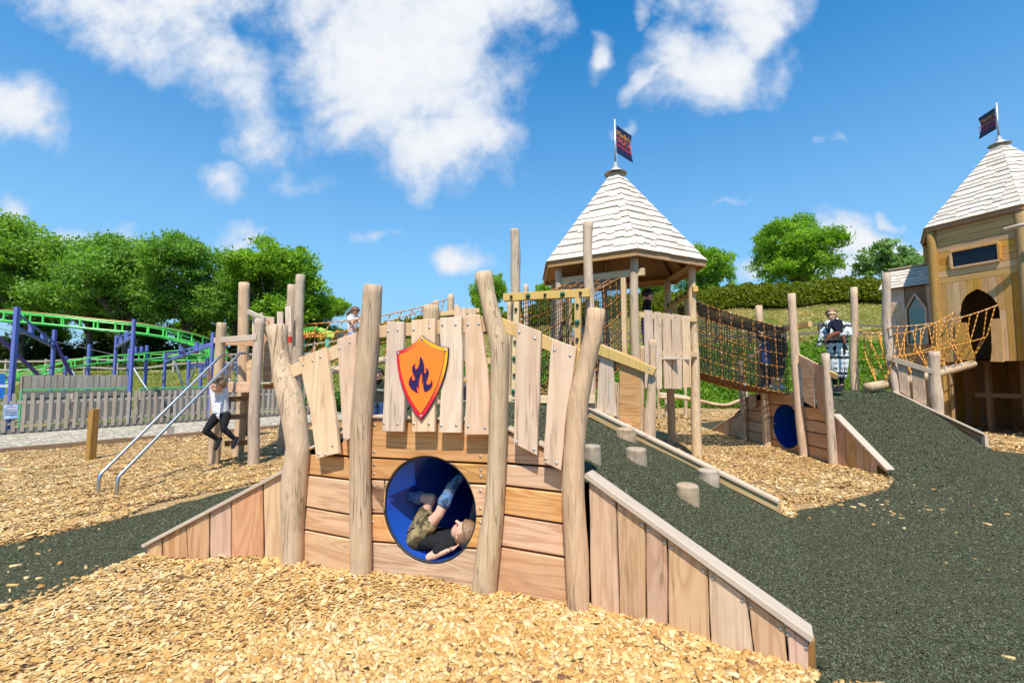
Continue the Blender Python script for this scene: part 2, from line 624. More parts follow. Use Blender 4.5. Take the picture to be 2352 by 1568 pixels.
# peeled robinia posts, pale pickets, orange larch boards, yellow rails
wood('post_wood', (0.68, 0.485, 0.305), (0.46, 0.285, 0.15), (0.61, 0.44, 0.285), bands=18, contrast=0.6, fibre=0.65, knots=0.9, grey=0.12, bump=0.6, scale=1.3, crack=0.8, blotch=0.45)
wood('picket_wood', (0.75, 0.535, 0.365), (0.57, 0.36, 0.21), (0.71, 0.525, 0.375), bands=13, contrast=0.62, fibre=0.4, knots=0.9, bump=0.25, blotch=0.3, crack=0.5)
wood('board_wood', (0.68, 0.405, 0.205), (0.47, 0.225, 0.090), (0.63, 0.375, 0.20), axis='X', bands=20, contrast=0.85, fibre=0.35, knots=0.6, bump=0.25, blotch=0.3)
wood('wing_wood', (0.62, 0.395, 0.220), (0.44, 0.225, 0.10), (0.56, 0.375, 0.235), bands=18, contrast=0.85, fibre=0.4, knots=0.5, bump=0.25, hue=1.2, blotch=0.3)
wood('rail_wood', (0.70, 0.47, 0.20), (0.56, 0.33, 0.11), (0.66, 0.45, 0.21), bands=14, contrast=0.4, fibre=0.3, knots=0.3, bump=0.15)
wood('cap_wood', (0.59, 0.45, 0.315), (0.47, 0.34, 0.23), (0.57, 0.445, 0.33), bands=16, contrast=0.4, fibre=0.5, knots=0.3, grey=0.10, bump=0.25)
wood('tower_wood', (0.66, 0.365, 0.115), (0.46, 0.22, 0.06), (0.60, 0.33, 0.11), axis='X', bands=20, contrast=0.45, fibre=0.3, knots=0.9, bump=0.2)
wood('tower_wood_up', (0.65, 0.355, 0.115), (0.45, 0.215, 0.06), (0.58, 0.325, 0.11), bands=20, contrast=0.45, fibre=0.3, knots=0.9, bump=0.2)
wood('treated_pole', (0.44, 0.27, 0.105), (0.28, 0.155, 0.052), (0.40, 0.255, 0.11), bands=18, contrast=0.45, fibre=0.5, knots=0.8, bump=0.3)
wood('dark_timber', (0.30, 0.17, 0.075), (0.19, 0.095, 0.04), (0.27, 0.16, 0.08), bands=18, contrast=0.4, fibre=0.4, bump=0.2)
wood('stump_wood', (0.47, 0.355, 0.235), (0.31, 0.21, 0.125), (0.45, 0.325, 0.20), bands=18, contrast=0.4, fibre=0.5, grey=0.06, bump=0.4)
wood('shingle_wood', (0.68, 0.585, 0.48), (0.54, 0.44, 0.335), (0.64, 0.56, 0.475), bands=14, contrast=0.3, fibre=0.4, knots=0.0, grey=0.08, bump=0.35, rough=0.85, hue=0.4, blotch=0.4)
wood('shingle_tan', (0.66, 0.45, 0.29), (0.50, 0.30, 0.165), (0.62, 0.45, 0.31), bands=14, contrast=0.35, fibre=0.4, knots=0.0, bump=0.35, hue=1.2)
wood('fence_wood', (0.47, 0.375, 0.28), (0.27, 0.20, 0.14), (0.42, 0.345, 0.265), bands=16, contrast=0.5, fibre=0.6, knots=0.7, grey=0.3, bump=0.5)
wood('dark_fence', (0.13, 0.11, 0.085), (0.07, 0.055, 0.04), (0.11, 0.10, 0.085), bands=14, contrast=0.45, fibre=0.6, knots=0.6, grey=0.2, bump=0.5)
wood('grey_board', (0.19, 0.17, 0.145), (0.10, 0.085, 0.07), (0.17, 0.155, 0.14), bands=14, contrast=0.45, fibre=0.6, knots=0.6, grey=0.25, bump=0.5)
wood('soffit_wood', (0.48, 0.27, 0.115), (0.34, 0.165, 0.062), (0.44, 0.255, 0.12), axis='X', bands=18, contrast=0.4, fibre=0.3, knots=0.6, bump=0.15)

plain('steel', (0.55, 0.55, 0.55), 0.32, 1.0, 0.05)
plain('galv', (0.48, 0.49, 0.50), 0.5, 0.85, 0.08, 14)
plain('blue_plastic', (0.002, 0.045, 0.29), 0.34, 0, 0.03, 4)
plain('blue_dull', (0.008, 0.06, 0.25), 0.55, 0, 0.05, 4)
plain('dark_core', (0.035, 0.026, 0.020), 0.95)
plain('black_rubber', (0.02, 0.02, 0.02), 0.6)
plain('coaster_blue', (0.12, 0.145, 0.42), 0.4, 0, 0.05, 6)
plain('coaster_purple', (0.13, 0.07, 0.30), 0.4, 0, 0.05, 6)
plain('coaster_green', (0.10, 0.62, 0.10), 0.4, 0, 0.05, 6)
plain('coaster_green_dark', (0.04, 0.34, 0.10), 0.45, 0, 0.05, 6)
plain('rail_rust', (0.45, 0.28, 0.10), 0.5, 0.3, 0.1, 10)
plain('frame_green', (0.09, 0.42, 0.19), 0.45, 0, 0.05, 6)
plain('peg_green', (0.008, 0.10, 0.055), 0.35)
plain('peg_black', (0.02, 0.02, 0.022), 0.35)
plain('red_block', (0.72, 0.02, 0.012), 0.45)
plain('rope_black', (0.022, 0.021, 0.02), 0.8)
plain('clamp_white', (0.62, 0.62, 0.60), 0.45)
plain('glass_dark', (0.006, 0.010, 0.022), 0.08, 0, 0.02, spec=0.25)
plain('shield_navy', (0.020, 0.010, 0.075), 0.45)
plain('shield_orange', (0.92, 0.21, 0.018), 0.42, 0, 0.01, 3)
plain('flag_navy', (0.008, 0.012, 0.055), 0.6)
plain('flag_orange', (0.80, 0.30, 0.035), 0.5)
plain('flag_red', (0.66, 0.035, 0.05), 0.5)
plain('flag_coral', (0.78, 0.12, 0.05), 0.5)
plain('teal', (0.10, 0.42, 0.30), 0.5)
plain('sign_brown', (0.34, 0.055, 0.02), 0.5)
plain('sign_yellow', (0.80, 0.52, 0.05), 0.5)
plain('sign_leaf', (0.08, 0.30, 0.025), 0.55, 0, 0.3, 5)
plain('sign_leaf_light', (0.42, 0.62, 0.10), 0.55, 0, 0.25, 6)
plain('roof_dark', (0.05, 0.048, 0.04), 0.8)
plain('banner_blue', (0.02, 0.16, 0.50), 0.5, 0, 0.1, 3)
plain('white_paint', (0.72, 0.72, 0.72), 0.5)
plain('grey_metal', (0.14, 0.14, 0.14), 0.5)

# print on the shield: the rim runs from red at lower left to yellow at upper right
m, t, b = new_mat('shield_rim')
co = t.new('ShaderNodeTexCoord').outputs['Object']
sx = t.new('ShaderNodeSeparateXYZ'); t.l.new(co, sx.inputs[0])
k = t.math('ADD', t.math('MULTIPLY', sx.outputs[0], 1.7), t.math('MULTIPLY', sx.outputs[2], 1.2))
t.l.new(t.ramp(t.maprange(k, -0.42, 0.52, 0, 1), [(0.0, (0.66, 0.003, 0.02)), (0.42, (0.85, 0.015, 0.02)), (0.68, (0.90, 0.18, 0.01)), (0.88, (0.92, 0.42, 0.006))]), b.inputs['Base Color'])
b.inputs['Roughness'].default_value = 0.42
m, t, b = new_mat('poster_sky')
co = t.new('ShaderNodeTexCoord').outputs['Object']
n = t.noise(co, 9, 4, 0.6)
t.l.new(t.ramp(n, [(0.35, (0.10, 0.34, 0.66)), (0.6, (0.55, 0.66, 0.78)), (0.75, (0.75, 0.75, 0.76))]), b.inputs['Base Color'])


def skin(name, col):
    m, t, b = new_mat(name)
    co = t.new('ShaderNodeTexCoord').outputs['Object']
    n = t.noise(co, 14, 4, 0.6)
    t.l.new(t.ramp(n, [(0.3, tuple(c * f for c, f in zip(col, (0.93, .82, .76)))), (0.7, col)]), b.inputs['Base Color'])
    b.inputs['Roughness'].default_value = 0.5
    b.inputs['Subsurface Weight'].default_value = 0.12
    b.inputs['Subsurface Radius'].default_value = (0.012, 0.005, 0.003)
    return m


skin('skin', (0.66, 0.40, 0.29))
skin('skin_dim', (0.58, 0.34, 0.24))


def cloth(name, cols, scale=0, rough=0.85, fine=120.0, stops=None):
    """cloth in one colour, or blotches (camouflage, prints) when several colours are given"""
    m, t, b = new_mat(name)
    co = t.new('ShaderNodeTexCoord').outputs['Object']
    if len(cols) == 1:
        n = t.noise(co, 9, 3, 0.6)
        c = t.ramp(n, [(0.3, tuple(x * .8 for x in cols[0])), (0.7, cols[0])])
    else:
        n = t.noise(co, scale, 2, 0.5, 0.6)
        st = stops or [0.38 + 0.24 * i / (len(cols) - 1) for i in range(len(cols))]
        c = t.ramp(n, list(zip(st, cols)), 'CONSTANT')
    t.l.new(c, b.inputs['Base Color'])
    b.inputs['Roughness'].default_value = rough
    b.inputs['Specular IOR Level'].default_value = 0.2
    f = t.noise(co, 22, 3, 0.6, 0.8)
    bp = t.new('ShaderNodeBump', inp={0: 0.5, 1: 0.02, 'Height': f})
    t.l.new(bp.outputs[0], b.inputs['Normal'])
    return m


cloth('cloth_black', [(0.014, 0.014, 0.016)])
cloth('cloth_navy', [(0.012, 0.022, 0.065)])
cloth('cloth_indigo', [(0.010, 0.011, 0.028)])
cloth('cloth_olive', [(0.030, 0.034, 0.026)])
cloth('cloth_jeans', [(0.035, 0.075, 0.19)])
cloth('cloth_shorts_blue', [(0.10, 0.19, 0.44)])
cloth('cloth_white', [(0.66, 0.66, 0.69)])
cloth('cloth_blue', [(0.02, 0.13, 0.48)])
cloth('cloth_pale_blue', [(0.30, 0.45, 0.62)])
cloth('cloth_purple', [(0.20, 0.13, 0.34)])
cloth('cloth_red', [(0.42, 0.012, 0.05)])
cloth('camo_khaki', [(0.075, 0.055, 0.028), (0.20, 0.155, 0.075), (0.34, 0.255, 0.115), (0.13, 0.10, 0.055)], 11)
cloth('camo_blue', [(0.04, 0.07, 0.13), (0.10, 0.21, 0.40), (0.15, 0.165, 0.19), (0.07, 0.13, 0.26)], 13, rough=0.4)
cloth('print_top', [(0.66, 0.66, 0.70), (0.64, 0.64, 0.69), (0.30, 0.20, 0.16), (0.20, 0.20, 0.30)], 42, stops=[0.0, 0.3, 0.635, 0.70])
cloth('leather_brown', [(0.20, 0.065, 0.03)])
cloth('sole_white', [(0.72, 0.72, 0.72)])
cloth('boot_black', [(0.012, 0.012, 0.012)], rough=0.4)
# patterned coat: bands and diamonds in black, white and dark green
m, t, b = new_mat('coat_print')
co = t.new('ShaderNodeTexCoord').outputs['Object']
sx = t.new('ShaderNodeSeparateXYZ'); t.l.new(co, sx.inputs[0])
px_ = t.math('FRACT', t.math('ADD', t.math('MULTIPLY', sx.outputs[0], 9.0), 40.5))
pz_ = t.math('FRACT', t.math('ADD', t.math('MULTIPLY', sx.outputs[2], 9.0), 40.5))
dia = t.math('ADD', t.math('ABSOLUTE', t.math('SUBTRACT', px_, 0.5)), t.math('ABSOLUTE', t.math('SUBTRACT', pz_, 0.5)))
ringd = t.math('LESS_THAN', t.math('ABSOLUTE', t.math('SUBTRACT', dia, 0.27)), 0.085)
bz = t.math('FRACT', t.math('ADD', t.math('MULTIPLY', sx.outputs[2], 2.9), 40.1))
band = t.math('LESS_THAN', bz, 0.16)
stripe = t.math('LESS_THAN', t.math('FRACT', t.math('ADD', t.math('MULTIPLY', sx.outputs[0], 3.1), 20.85)), 0.10)
nz = t.noise(co, 38, 2, 0.5)
spk = t.math('MULTIPLY', t.math('GREATER_THAN', nz, 0.56), t.math('LESS_THAN', bz, 0.45))
dk = t.math('MAXIMUM', t.math('MAXIMUM', ringd, band), t.math('MAXIMUM', stripe, spk))
cdk = t.mix(t.math('GREATER_THAN', t.noise(co, 5, 1, 0.5), 0.55), (0.014, 0.015, 0.016), (0.015, 0.065, 0.045))
t.l.new(t.mix(dk, (0.68, 0.70, 0.69), cdk), b.inputs['Base Color'])
b.inputs['Roughness'].default_value = 0.9


def hairmat(name, col):
    m, t, b = new_mat(name)
    co = t.new('ShaderNodeTexCoord').outputs['Object']
    mp = t.new('ShaderNodeMapping'); t.l.new(co, mp.inputs[0]); mp.inputs[3].default_value = (1, 1, .2)
    n = t.noise(mp.outputs[0], 90, 3, 0.6)
    t.l.new(t.ramp(n, [(0.3, tuple(c * .5 for c in col)), (0.75, tuple(min(1, c * 1.5) for c in col))]), b.inputs['Base Color'])
    b.inputs['Roughness'].default_value = 0.5
    bp = t.new('ShaderNodeBump', inp={0: 0.6, 1: 0.01, 'Height': n}); t.l.new(bp.outputs[0], b.inputs['Normal'])


hairmat('hair_brown', (0.13, 0.065, 0.03))
hairmat('hair_mid', (0.24, 0.135, 0.065))
hairmat('hair_dark', (0.02, 0.013, 0.01))
hairmat('hair_blond', (0.52, 0.33, 0.155))
plain('eye_dark', (0.02, 0.015, 0.012), 0.25)
plain('lip', (0.42, 0.13, 0.11), 0.5)

# ropes: braided strands, stripes run round along the uv
def rope(name, c1, c2, c3, freq):
    m, t, b = new_mat(name)
    uv = t.new('ShaderNodeTexCoord').outputs['UV']
    s_ = t.new('ShaderNodeSeparateXYZ'); t.l.new(uv, s_.inputs[0])
    k = t.math('FRACT', t.math('ADD', t.math('MULTIPLY', s_.outputs[0], freq), s_.outputs[1]))
    c = t.ramp(k, [(0.0, c1), (0.42, c2), (0.62, c3)], 'CONSTANT')
    t.l.new(c, b.inputs['Base Color'])
    b.inputs['Roughness'].default_value = 0.75
    bp = t.new('ShaderNodeBump', inp={0: 0.6, 1: 0.01, 'Height': t.math('SINE', t.math('MULTIPLY', k, 6.283))})
    t.l.new(bp.outputs[0], b.inputs['Normal'])


rope('rope_net', (0.50, 0.15, 0.012), (0.50, 0.29, 0.04), (0.030, 0.013, 0.012), 9.0)
rope('rope_orange', (0.72, 0.31, 0.04), (0.76, 0.40, 0.07), (0.42, 0.13, 0.02), 8.0)


def attr_mat(name, rough=0.8, trans=0.0, spec=0.2, noise=0.0):
    m, t, b = new_mat(name)
    a = t.new('ShaderNodeAttribute', attribute_name='Col')
    c = a.outputs['Color']
    if noise:
        geo = t.new('ShaderNodeNewGeometry')
        n = t.noise(geo.outputs['Position'], noise, 3, 0.6)
        c = t.mix(t.maprange(n, 0.3, 0.7, 0, 0.35), c, t.mix(1.0, c, (0.55, 0.42, 0.28), 'MULTIPLY'))
    t.l.new(c, b.inputs['Base Color'])
    b.inputs['Roughness'].default_value = rough
    b.inputs['Specular IOR Level'].default_value = spec
    if trans:
        tr = t.new('ShaderNodeBsdfTranslucent'); t.l.new(t.mix(1.0, c, (1.25, 1.35, 0.45), 'MULTIPLY'), tr.inputs[0])
        mx = t.new('ShaderNodeMixShader', inp={0: trans})
        t.l.new(b.outputs[0], mx.inputs[1]); t.l.new(tr.outputs[0], mx.inputs[2])
        t.l.new(mx.outputs[0], t.n['Material Output'].inputs[0])
    return m


attr_mat('chip', 0.75, noise=160.0)
attr_mat('leaf', 0.5, trans=0.46, spec=0.35)
attr_mat('stone', 0.9)
plain('bark', (0.105, 0.085, 0.062), 0.95, 0, 0.35, 9, bump=0.8)

# beds of ground
m, t, b = new_mat('chip_bed')
pos = t.new('ShaderNodeNewGeometry').outputs['Position']
mp = t.new('ShaderNodeMapping'); t.l.new(pos, mp.inputs[0]); mp.inputs[3].default_value = (1, 1.6, 1)
wrp = t.new('ShaderNodeTexNoise'); t.l.new(pos, wrp.inputs[0]); wrp.inputs['Scale'].default_value = 20
wv = t.vmath('ADD', mp.outputs[0], t.vmath('MULTIPLY', wrp.outputs['Color'], (.03, .03, .03)))
vo = t.new('ShaderNodeTexVoronoi'); vo.inputs['Scale'].default_value = 38; t.l.new(wv, vo.inputs['Vector'])
vsep = t.new('ShaderNodeSeparateColor'); t.l.new(vo.outputs['Color'], vsep.inputs[0])
c = t.ramp(vsep.outputs[0], [(0.0, (0.44, 0.235, 0.075)), (0.3, (0.56, 0.325, 0.12)), (0.65, (0.64, 0.40, 0.165)), (1.0, (0.74, 0.54, 0.29))])
big = t.noise(pos, 1.4, 4, 0.6)
c = t.mix(t.maprange(big, 0.35, 0.75, 0, 0.35), c, t.mix(1.0, c, (0.62, 0.50, 0.36), 'MULTIPLY'))
t.l.new(c, b.inputs['Base Color']); b.inputs['Roughness'].default_value = 0.9
bp = t.new('ShaderNodeBump', inp={0: 1.0, 1: 0.03, 'Height': t.math('ADD', vsep.outputs[1], vo.outputs['Distance'])})
t.l.new(bp.outputs[0], b.inputs['Normal'])

m, t, b = new_mat('rubber')
pos = t.new('ShaderNodeNewGeometry').outputs['Position']
wrp = t.new('ShaderNodeTexNoise'); t.l.new(pos, wrp.inputs[0]); wrp.inputs['Scale'].default_value = 60
wv = t.vmath('ADD', pos, t.vmath('MULTIPLY', wrp.outputs['Color'], (.02, .02, .02)))
vo = t.new('ShaderNodeTexVoronoi'); vo.inputs['Scale'].default_value = 120; t.l.new(wv, vo.inputs['Vector'])
vsep = t.new('ShaderNodeSeparateColor'); t.l.new(vo.outputs['Color'], vsep.inputs[0])
c = t.ramp(vsep.outputs[0], [(0.0, (0.034, 0.034, 0.020)), (0.45, (0.088, 0.090, 0.050)), (0.8, (0.140, 0.138, 0.078)), (1.0, (0.22, 0.20, 0.115))])
big = t.noise(pos, 1.7, 5, 0.65)
mid_ = t.noise(pos, 34, 4, 0.75)
c = t.mix(t.maprange(mid_, 0.42, 0.64, 0.0, 0.75), c, (0.026, 0.030, 0.016))
mid2 = t.noise(pos, 52, 3, 0.7, 0.4)
c = t.mix(t.maprange(mid2, 0.55, 0.70, 0.0, 0.6), c, (0.195, 0.195, 0.115))
c = t.mix(t.maprange(big, 0.35, 0.7, 0, 0.28), c, (0.125, 0.108, 0.062))
t.l.new(c, b.inputs['Base Color']); b.inputs['Roughness'].default_value = 0.92; b.inputs['Specular IOR Level'].default_value = 0.12
hgt = t.math('ADD', vsep.outputs[1], t.math('MULTIPLY', t.noise(pos, 55, 4, 0.7), 1.2))
bp = t.new('ShaderNodeBump', inp={0: 1.0, 1: 0.02, 'Height': hgt})
t.l.new(bp.outputs[0], b.inputs['Normal'])

m, t, b = new_mat('gravel')
pos = t.new('ShaderNodeNewGeometry').outputs['Position']
vo = t.new('ShaderNodeTexVoronoi'); vo.inputs['Scale'].default_value = 13; t.l.new(pos, vo.inputs['Vector'])
vsep = t.new('ShaderNodeSeparateColor'); t.l.new(vo.outputs['Color'], vsep.inputs[0])
c = t.ramp(vsep.outputs[0], [(0.0, (0.16, 0.125, 0.08)), (0.5, (0.39, 0.325, 0.235)), (1.0, (0.58, 0.51, 0.39))])
t.l.new(t.mix(t.maprange(t.noise(pos, 1.1, 4, 0.6), 0.4, 0.75, 0, 0.4), c, (0.40, 0.35, 0.27)), b.inputs['Base Color'])
b.inputs['Roughness'].default_value = 0.95
bp = t.new('ShaderNodeBump', inp={0: 1.0, 1: 0.03, 'Height': t.math('SUBTRACT', 1.0, vo.outputs['Distance'])})
t.l.new(bp.outputs[0], b.inputs['Normal'])

m, t, b = new_mat('grass_ground')
pos = t.new('ShaderNodeNewGeometry').outputs['Position']
n1 = t.noise(pos, 0.55, 6, 0.65, 0.5)
n2 = t.noise(pos, 7.0, 5, 0.7)
gcol = t.ramp(n2, [(0.3, (0.055, 0.10, 0.016)), (0.7, (0.17, 0.24, 0.045))])
dcol = t.ramp(n2, [(0.3, (0.30, 0.195, 0.075)), (0.7, (0.54, 0.41, 0.19))])
t.l.new(t.mix(t.maprange(n1, 0.44, 0.60, 0.05, 0.85), gcol, dcol), b.inputs['Base Color'])
b.inputs['Roughness'].default_value = 0.95
bp = t.new('ShaderNodeBump', inp={0: 1.0, 1: 0.15, 'Height': n2}); t.l.new(bp.outputs[0], b.inputs['Normal'])

# clear glazing with a faint green reflection
m = bpy.data.materials.new('window_glass'); m.use_nodes = True; M['window_glass'] = m
t = NT(m.node_tree); t.n.clear()
gl = t.new('ShaderNodeBsdfGlossy'); gl.inputs['Roughness'].default_value = 0.02; gl.inputs[0].default_value = (.9, .95, .9, 1)
tr = t.new('ShaderNodeBsdfTransparent'); tr.inputs[0].default_value = (.75, .82, .76, 1)
mx = t.new('ShaderNodeMixShader'); mx.inputs[0].default_value = 0.10
out = t.new('ShaderNodeOutputMaterial')
t.l.new(tr.outputs[0], mx.inputs[1]); t.l.new(gl.outputs[0], mx.inputs[2]); t.l.new(mx.outputs[0], out.inputs[0])
# ------------------------------------------------------------------ ground, banks, beds
def smooth01(a, b, x):
    t = np.clip((x - a) / (b - a), 0, 1); return t * t * (3 - 2 * t)


def hill(x, y):
    """natural ground: level round the playground, a steep bank and a rising field behind"""
    x = np.asarray(x, float); y = np.asarray(y, float)
    foot = 20.5 + 1.0 * smooth01(-6, -14, x)
    crest = np.interp(x, [-60, -26, -15, -8, 0, 8, 15, 26, 60], [1.6, 1.7, 2.3, 3.9, 4.6, 5.5, 6.1, 7.0, 8.5])
    bank = np.interp(x, [-30, -14, -6, 2, 8, 20], [0.35, 0.40, 0.46, 0.50, 0.50, 0.48])
    z = crest * (bank * smooth01(foot, foot + 4.5, y) + (1 - bank) * smooth01(foot + 3.0, 32.5, y))
    z += smooth01(31, 60, y) * (1.0 + 0.02 * np.clip(y - 31, 0, 60)) * 0.7
    z += 0.10 * np.sin(x * 0.9 + 1.3 * np.sin(y * .7)) * smooth01(20, 24, y)
    return z


def hillz(x, y): return float(hill(x, y))


ys = np.concatenate([np.linspace(-30, 18, 17), np.linspace(18.5, 36, 60), np.linspace(37, 70, 24), np.linspace(80, 900, 22)])
xs = np.concatenate([np.linspace(-900, -64, 16), np.linspace(-60, 60, 121), np.linspace(64, 900, 16)])
X, Y = np.meshgrid(xs, ys)
Z = hill(X, Y) - 0.06
Z = np.where(Y > 90, Z * np.clip(1 - (Y - 90) / 700, 0, 1), Z)
V = np.stack([X, Y, Z], -1).reshape(-1, 3)
nx, ny = len(xs), len(ys)
I = np.arange(nx * ny).reshape(ny, nx)
F = np.stack([I[:-1, :-1], I[:-1, 1:], I[1:, 1:], I[1:, :-1]], -1).reshape(-1, 4)
struct(link('ground', fast_mesh('ground', V, F, True), M['grass_ground']))


def inside(poly, x, y):
    x = np.asarray(x); y = np.asarray(y)
    r = np.zeros(x.shape, bool)
    n = len(poly)
    for i in range(n):
        x1, y1 = poly[i]; x2, y2 = poly[(i + 1) % n]
        c = ((y1 > y) != (y2 > y))
        with np.errstate(divide='ignore', invalid='ignore'):
            r ^= c & (x < (x2 - x1) * (y - y1) / (y2 - y1 + 1e-12) + x1)
    return r


def chip_h(x, y):
    """raked surface of the bark bed: shallow heaps and hollows"""
    x = np.asarray(x, float); y = np.asarray(y, float)
    h = 0.016 * np.sin(x * 2.1 + 0.7) * np.cos(y * 1.7) + 0.012 * np.sin(x * 5.3 + y * 3.1) + 0.008 * np.sin(x * 9 - y * 7)
    h += 0.055 * np.exp(-((x + 1.15) ** 2 / .5 + (y - 3.5) ** 2 / .06))          # heap between the first two posts
    h += 0.05 * np.exp(-((x - 0.62) ** 2 / .12 + (y - 2.72) ** 2 / .05))          # heap at the fourth post
    h += 0.05 * np.exp(-((x + 0.2) ** 2 / .6 + (y - 3.0) ** 2 / .1))
    return h + 0.030


CHIP_POLY = [(-15, 2.8), (-10.06, 8.94), (-6.65, 12.96), (-3.5, 16.6), (0, 20.2), (9, 20.6), (24, 20.6), (24, -6), (-15, -6)]
gx = np.arange(-15, 24.01, 0.17); gy = np.arange(-6, 20.7, 0.17)
X, Y = np.meshgrid(gx, gy); I = np.arange(X.size).reshape(X.shape)
ZZ = chip_h(X, Y)
BED = (X.copy(), Y.copy())
V = np.stack([X, Y, ZZ], -1).reshape(-1, 3)
F = np.stack([I[:-1, :-1], I[:-1, 1:], I[1:, 1:], I[1:, :-1]], -1).reshape(-1, 4)
cen = V[F].mean(1)
F = F[inside(CHIP_POLY, cen[:, 0], cen[:, 1])]
BED_V, BED_F = V, F

# gravel path between the timber edging and the picket fence
def flat_sheet(name, poly, z, mat):
    bm = bmesh.new()
    f = bm.faces.new([bm.verts.new((x, y, z)) for x, y in poly])
    bmesh.ops.triangulate(bm, faces=[f])
    me = bpy.data.meshes.new(name); bm.to_mesh(me); bm.free()
    me.update()
    if len(me.polygons) and me.polygons[0].normal.z < 0: me.flip_normals()
    return struct(link(name, me, mat))


GRAVEL_POLY = [(-22, -4.2), (-15.05, 2.8), (-10.1, 8.98), (-6.7, 13.0), (-3.55, 16.65), (0, 20.25), (8, 20.6), (8, 21.0), (-3, 21.2), (-8, 20.6), (-13.6, 12.2), (-21, 4)]
flat_sheet('gravel_path', GRAVEL_POLY, 0.004, M['gravel'])

# ---- green rubber surfacing: a bridge-shaped mound in front, another beyond, level aprons between
MOUND1_F = [(-4.0, 3.85, .012), (-3.17, 4.0, .036), (-1.9, 4.02, .78), (-1.25, 3.83, 1.10), (-.25, 3.46, 1.15), (.45, 3.2, .88), (1.0, 2.9, .47), (1.64, 2.53, .035), (2.4, 2.1, .013)]
MOUND1_B = [(-4.3, 5.6, .012), (-3.4, 6.9, .07), (-2.2, 7.55, .80), (-1.1, 7.28, 1.12), (.25, 6.88, 1.15), (1.16, 6.60, .93), (2.1, 5.83, .52), (3.03, 5.06, .036), (3.9, 4.5, .013)]
MOUND2_L = [(5.3, 14.6, .013), (5.45, 12.5, .06), (5.58, 11.2, .72), (5.62, 10.3, 1.12), (5.70, 9.2, 1.12), (5.72, 8.3, .74), (5.67, 7.5, .36), (5.66, 6.80, .031), (5.9, 5.9, .013)]
MOUND2_R = [(9.0, 16.0, .013), (9.0, 14.6, .10), (9.0, 13.3, .85), (9.0, 12.4, 1.12), (9.02, 11.3, 1.13), (9.06, 10.7, 1.10), (9.42, 10.1, .62), (9.85, 9.5, .05), (9.6, 8.3, .013)]


def ruled(name, A, B, n=70, m=18):
    a = catmull(A, n); b = catmull(B, n)
    V = np.array([[a[i] * (1 - j / m) + b[i] * (j / m) for j in range(m + 1)] for i in range(n)])
    V[..., 2] = np.maximum(V[..., 2], 0.010)
    V[..., 2] += 0.012 * np.sin(V[..., 0] * 3.1) * np.sin(V[..., 1] * 2.3) * np.clip(V[..., 2], 0, 1)
    I = np.arange(n * (m + 1)).reshape(n, m + 1)
    F = np.stack([I[:-1, :-1], I[1:, :-1], I[1:, 1:], I[:-1, 1:]], -1).reshape(-1, 4)
    ring = np.concatenate([I[:, 0], I[-1, 1:], I[-2::-1, -1], I[0, -2:0:-1]])
    low = V.reshape(-1, 3)[ring].copy(); low[:, 2] = -0.08
    k0 = n * (m + 1); r2 = k0 + np.arange(len(ring))
    S = np.stack([ring, np.roll(ring, -1), np.roll(r2, -1), r2], -1)
    zr_ = V.reshape(-1, 3)[ring][:, 2]; S = S[(zr_ < .22) & (np.roll(zr_, -1) < .22)]
    me = fast_mesh(name, np.concatenate([V.reshape(-1, 3), low]), np.concatenate([F, S]), True)
    if me.polygons[len(F) // 2].normal.z < 0: me.flip_normals()
    struct(link(name, me, M['rubber']))
    out = [tuple(p[:2]) for p in a] + [tuple(p[:2]) for p in b[::-1]]
    return out, V


M1_OUT, M1_V = ruled('rubber_mound', MOUND1_F, MOUND1_B)
M2_OUT, M2_V = ruled('rubber_mound', MOUND2_L, MOUND2_R)


def mound_point(Vg, i, j):
    n, m = Vg.shape[0] - 1, Vg.shape[1] - 1
    return Vector(Vg[int(round(i * n)), int(round(j * m))])


APRON_R = [(1.61, 2.50), (1.45, 2.36), (1.22, 2.18), (1.05, 1.7), (0.95, 0.5), (1.2, -3), (14, -3), (13.5, 6.0), (11.2, 7.6), (10.2, 8.6), (9.75, 9.45), (9.0, 10.1), (6.2, 7.7), (5.72, 7.0), (5.63, 6.83), (5.05, 6.25), (4.36, 5.87), (3.75, 5.52), (3.30, 5.36), (3.05, 5.05), (2.1, 4.3), (1.5, 3.1)]
APRON_L = [(-3.17, 3.93), (-3.26, 3.45), (-3.42, 3.0), (-3.75, 2.2), (-4.3, 1.0), (-6.6, 1.0), (-5.75, 2.6), (-5.1, 3.55), (-4.66, 4.2), (-4.25, 4.95), (-4.0, 5.45), (-3.78, 6.25), (-3.3, 7.0), (-2.6, 6.8), (-2.9, 5.0)]
FAR_R = [(-5.3, 9.9), (-3.0, 9.4), (-1.9, 10.2), (-2.3, 12.3), (-4.6, 13.6), (-5.9, 12.6)]
flat_sheet('rubber_apron', APRON_R, 0.0295, M['rubber'])
flat_sheet('rubber_apron', APRON_L, 0.0295, M['rubber'])
flat_sheet('rubber_apron', FAR_R, 0.0295, M['rubber'])
RUBBER = [APRON_R, APRON_L, FAR_R, M1_OUT, M2_OUT]


def on_rubber(x, y):
    r = np.zeros(np.asarray(x).shape, bool)
    for p in RUBBER: r |= inside(p, x, y)
    return r


near_r = np.zeros(len(BED_V), bool); deep_r = np.ones(len(BED_V), bool)      # the bed lies below the rubber
for dx_, dy_ in ((.22, 0), (-.22, 0), (0, .22), (0, -.22), (0, 0)):
    k_ = on_rubber(BED_V[:, 0] + dx_, BED_V[:, 1] + dy_); near_r |= k_; deep_r &= k_
BED_V[near_r, 2] = 0.021
BED_V[deep_r, 2] = -0.03
struct(link('bark_ground', fast_mesh('bark_ground', BED_V, BED_F, True), M['chip_bed']))


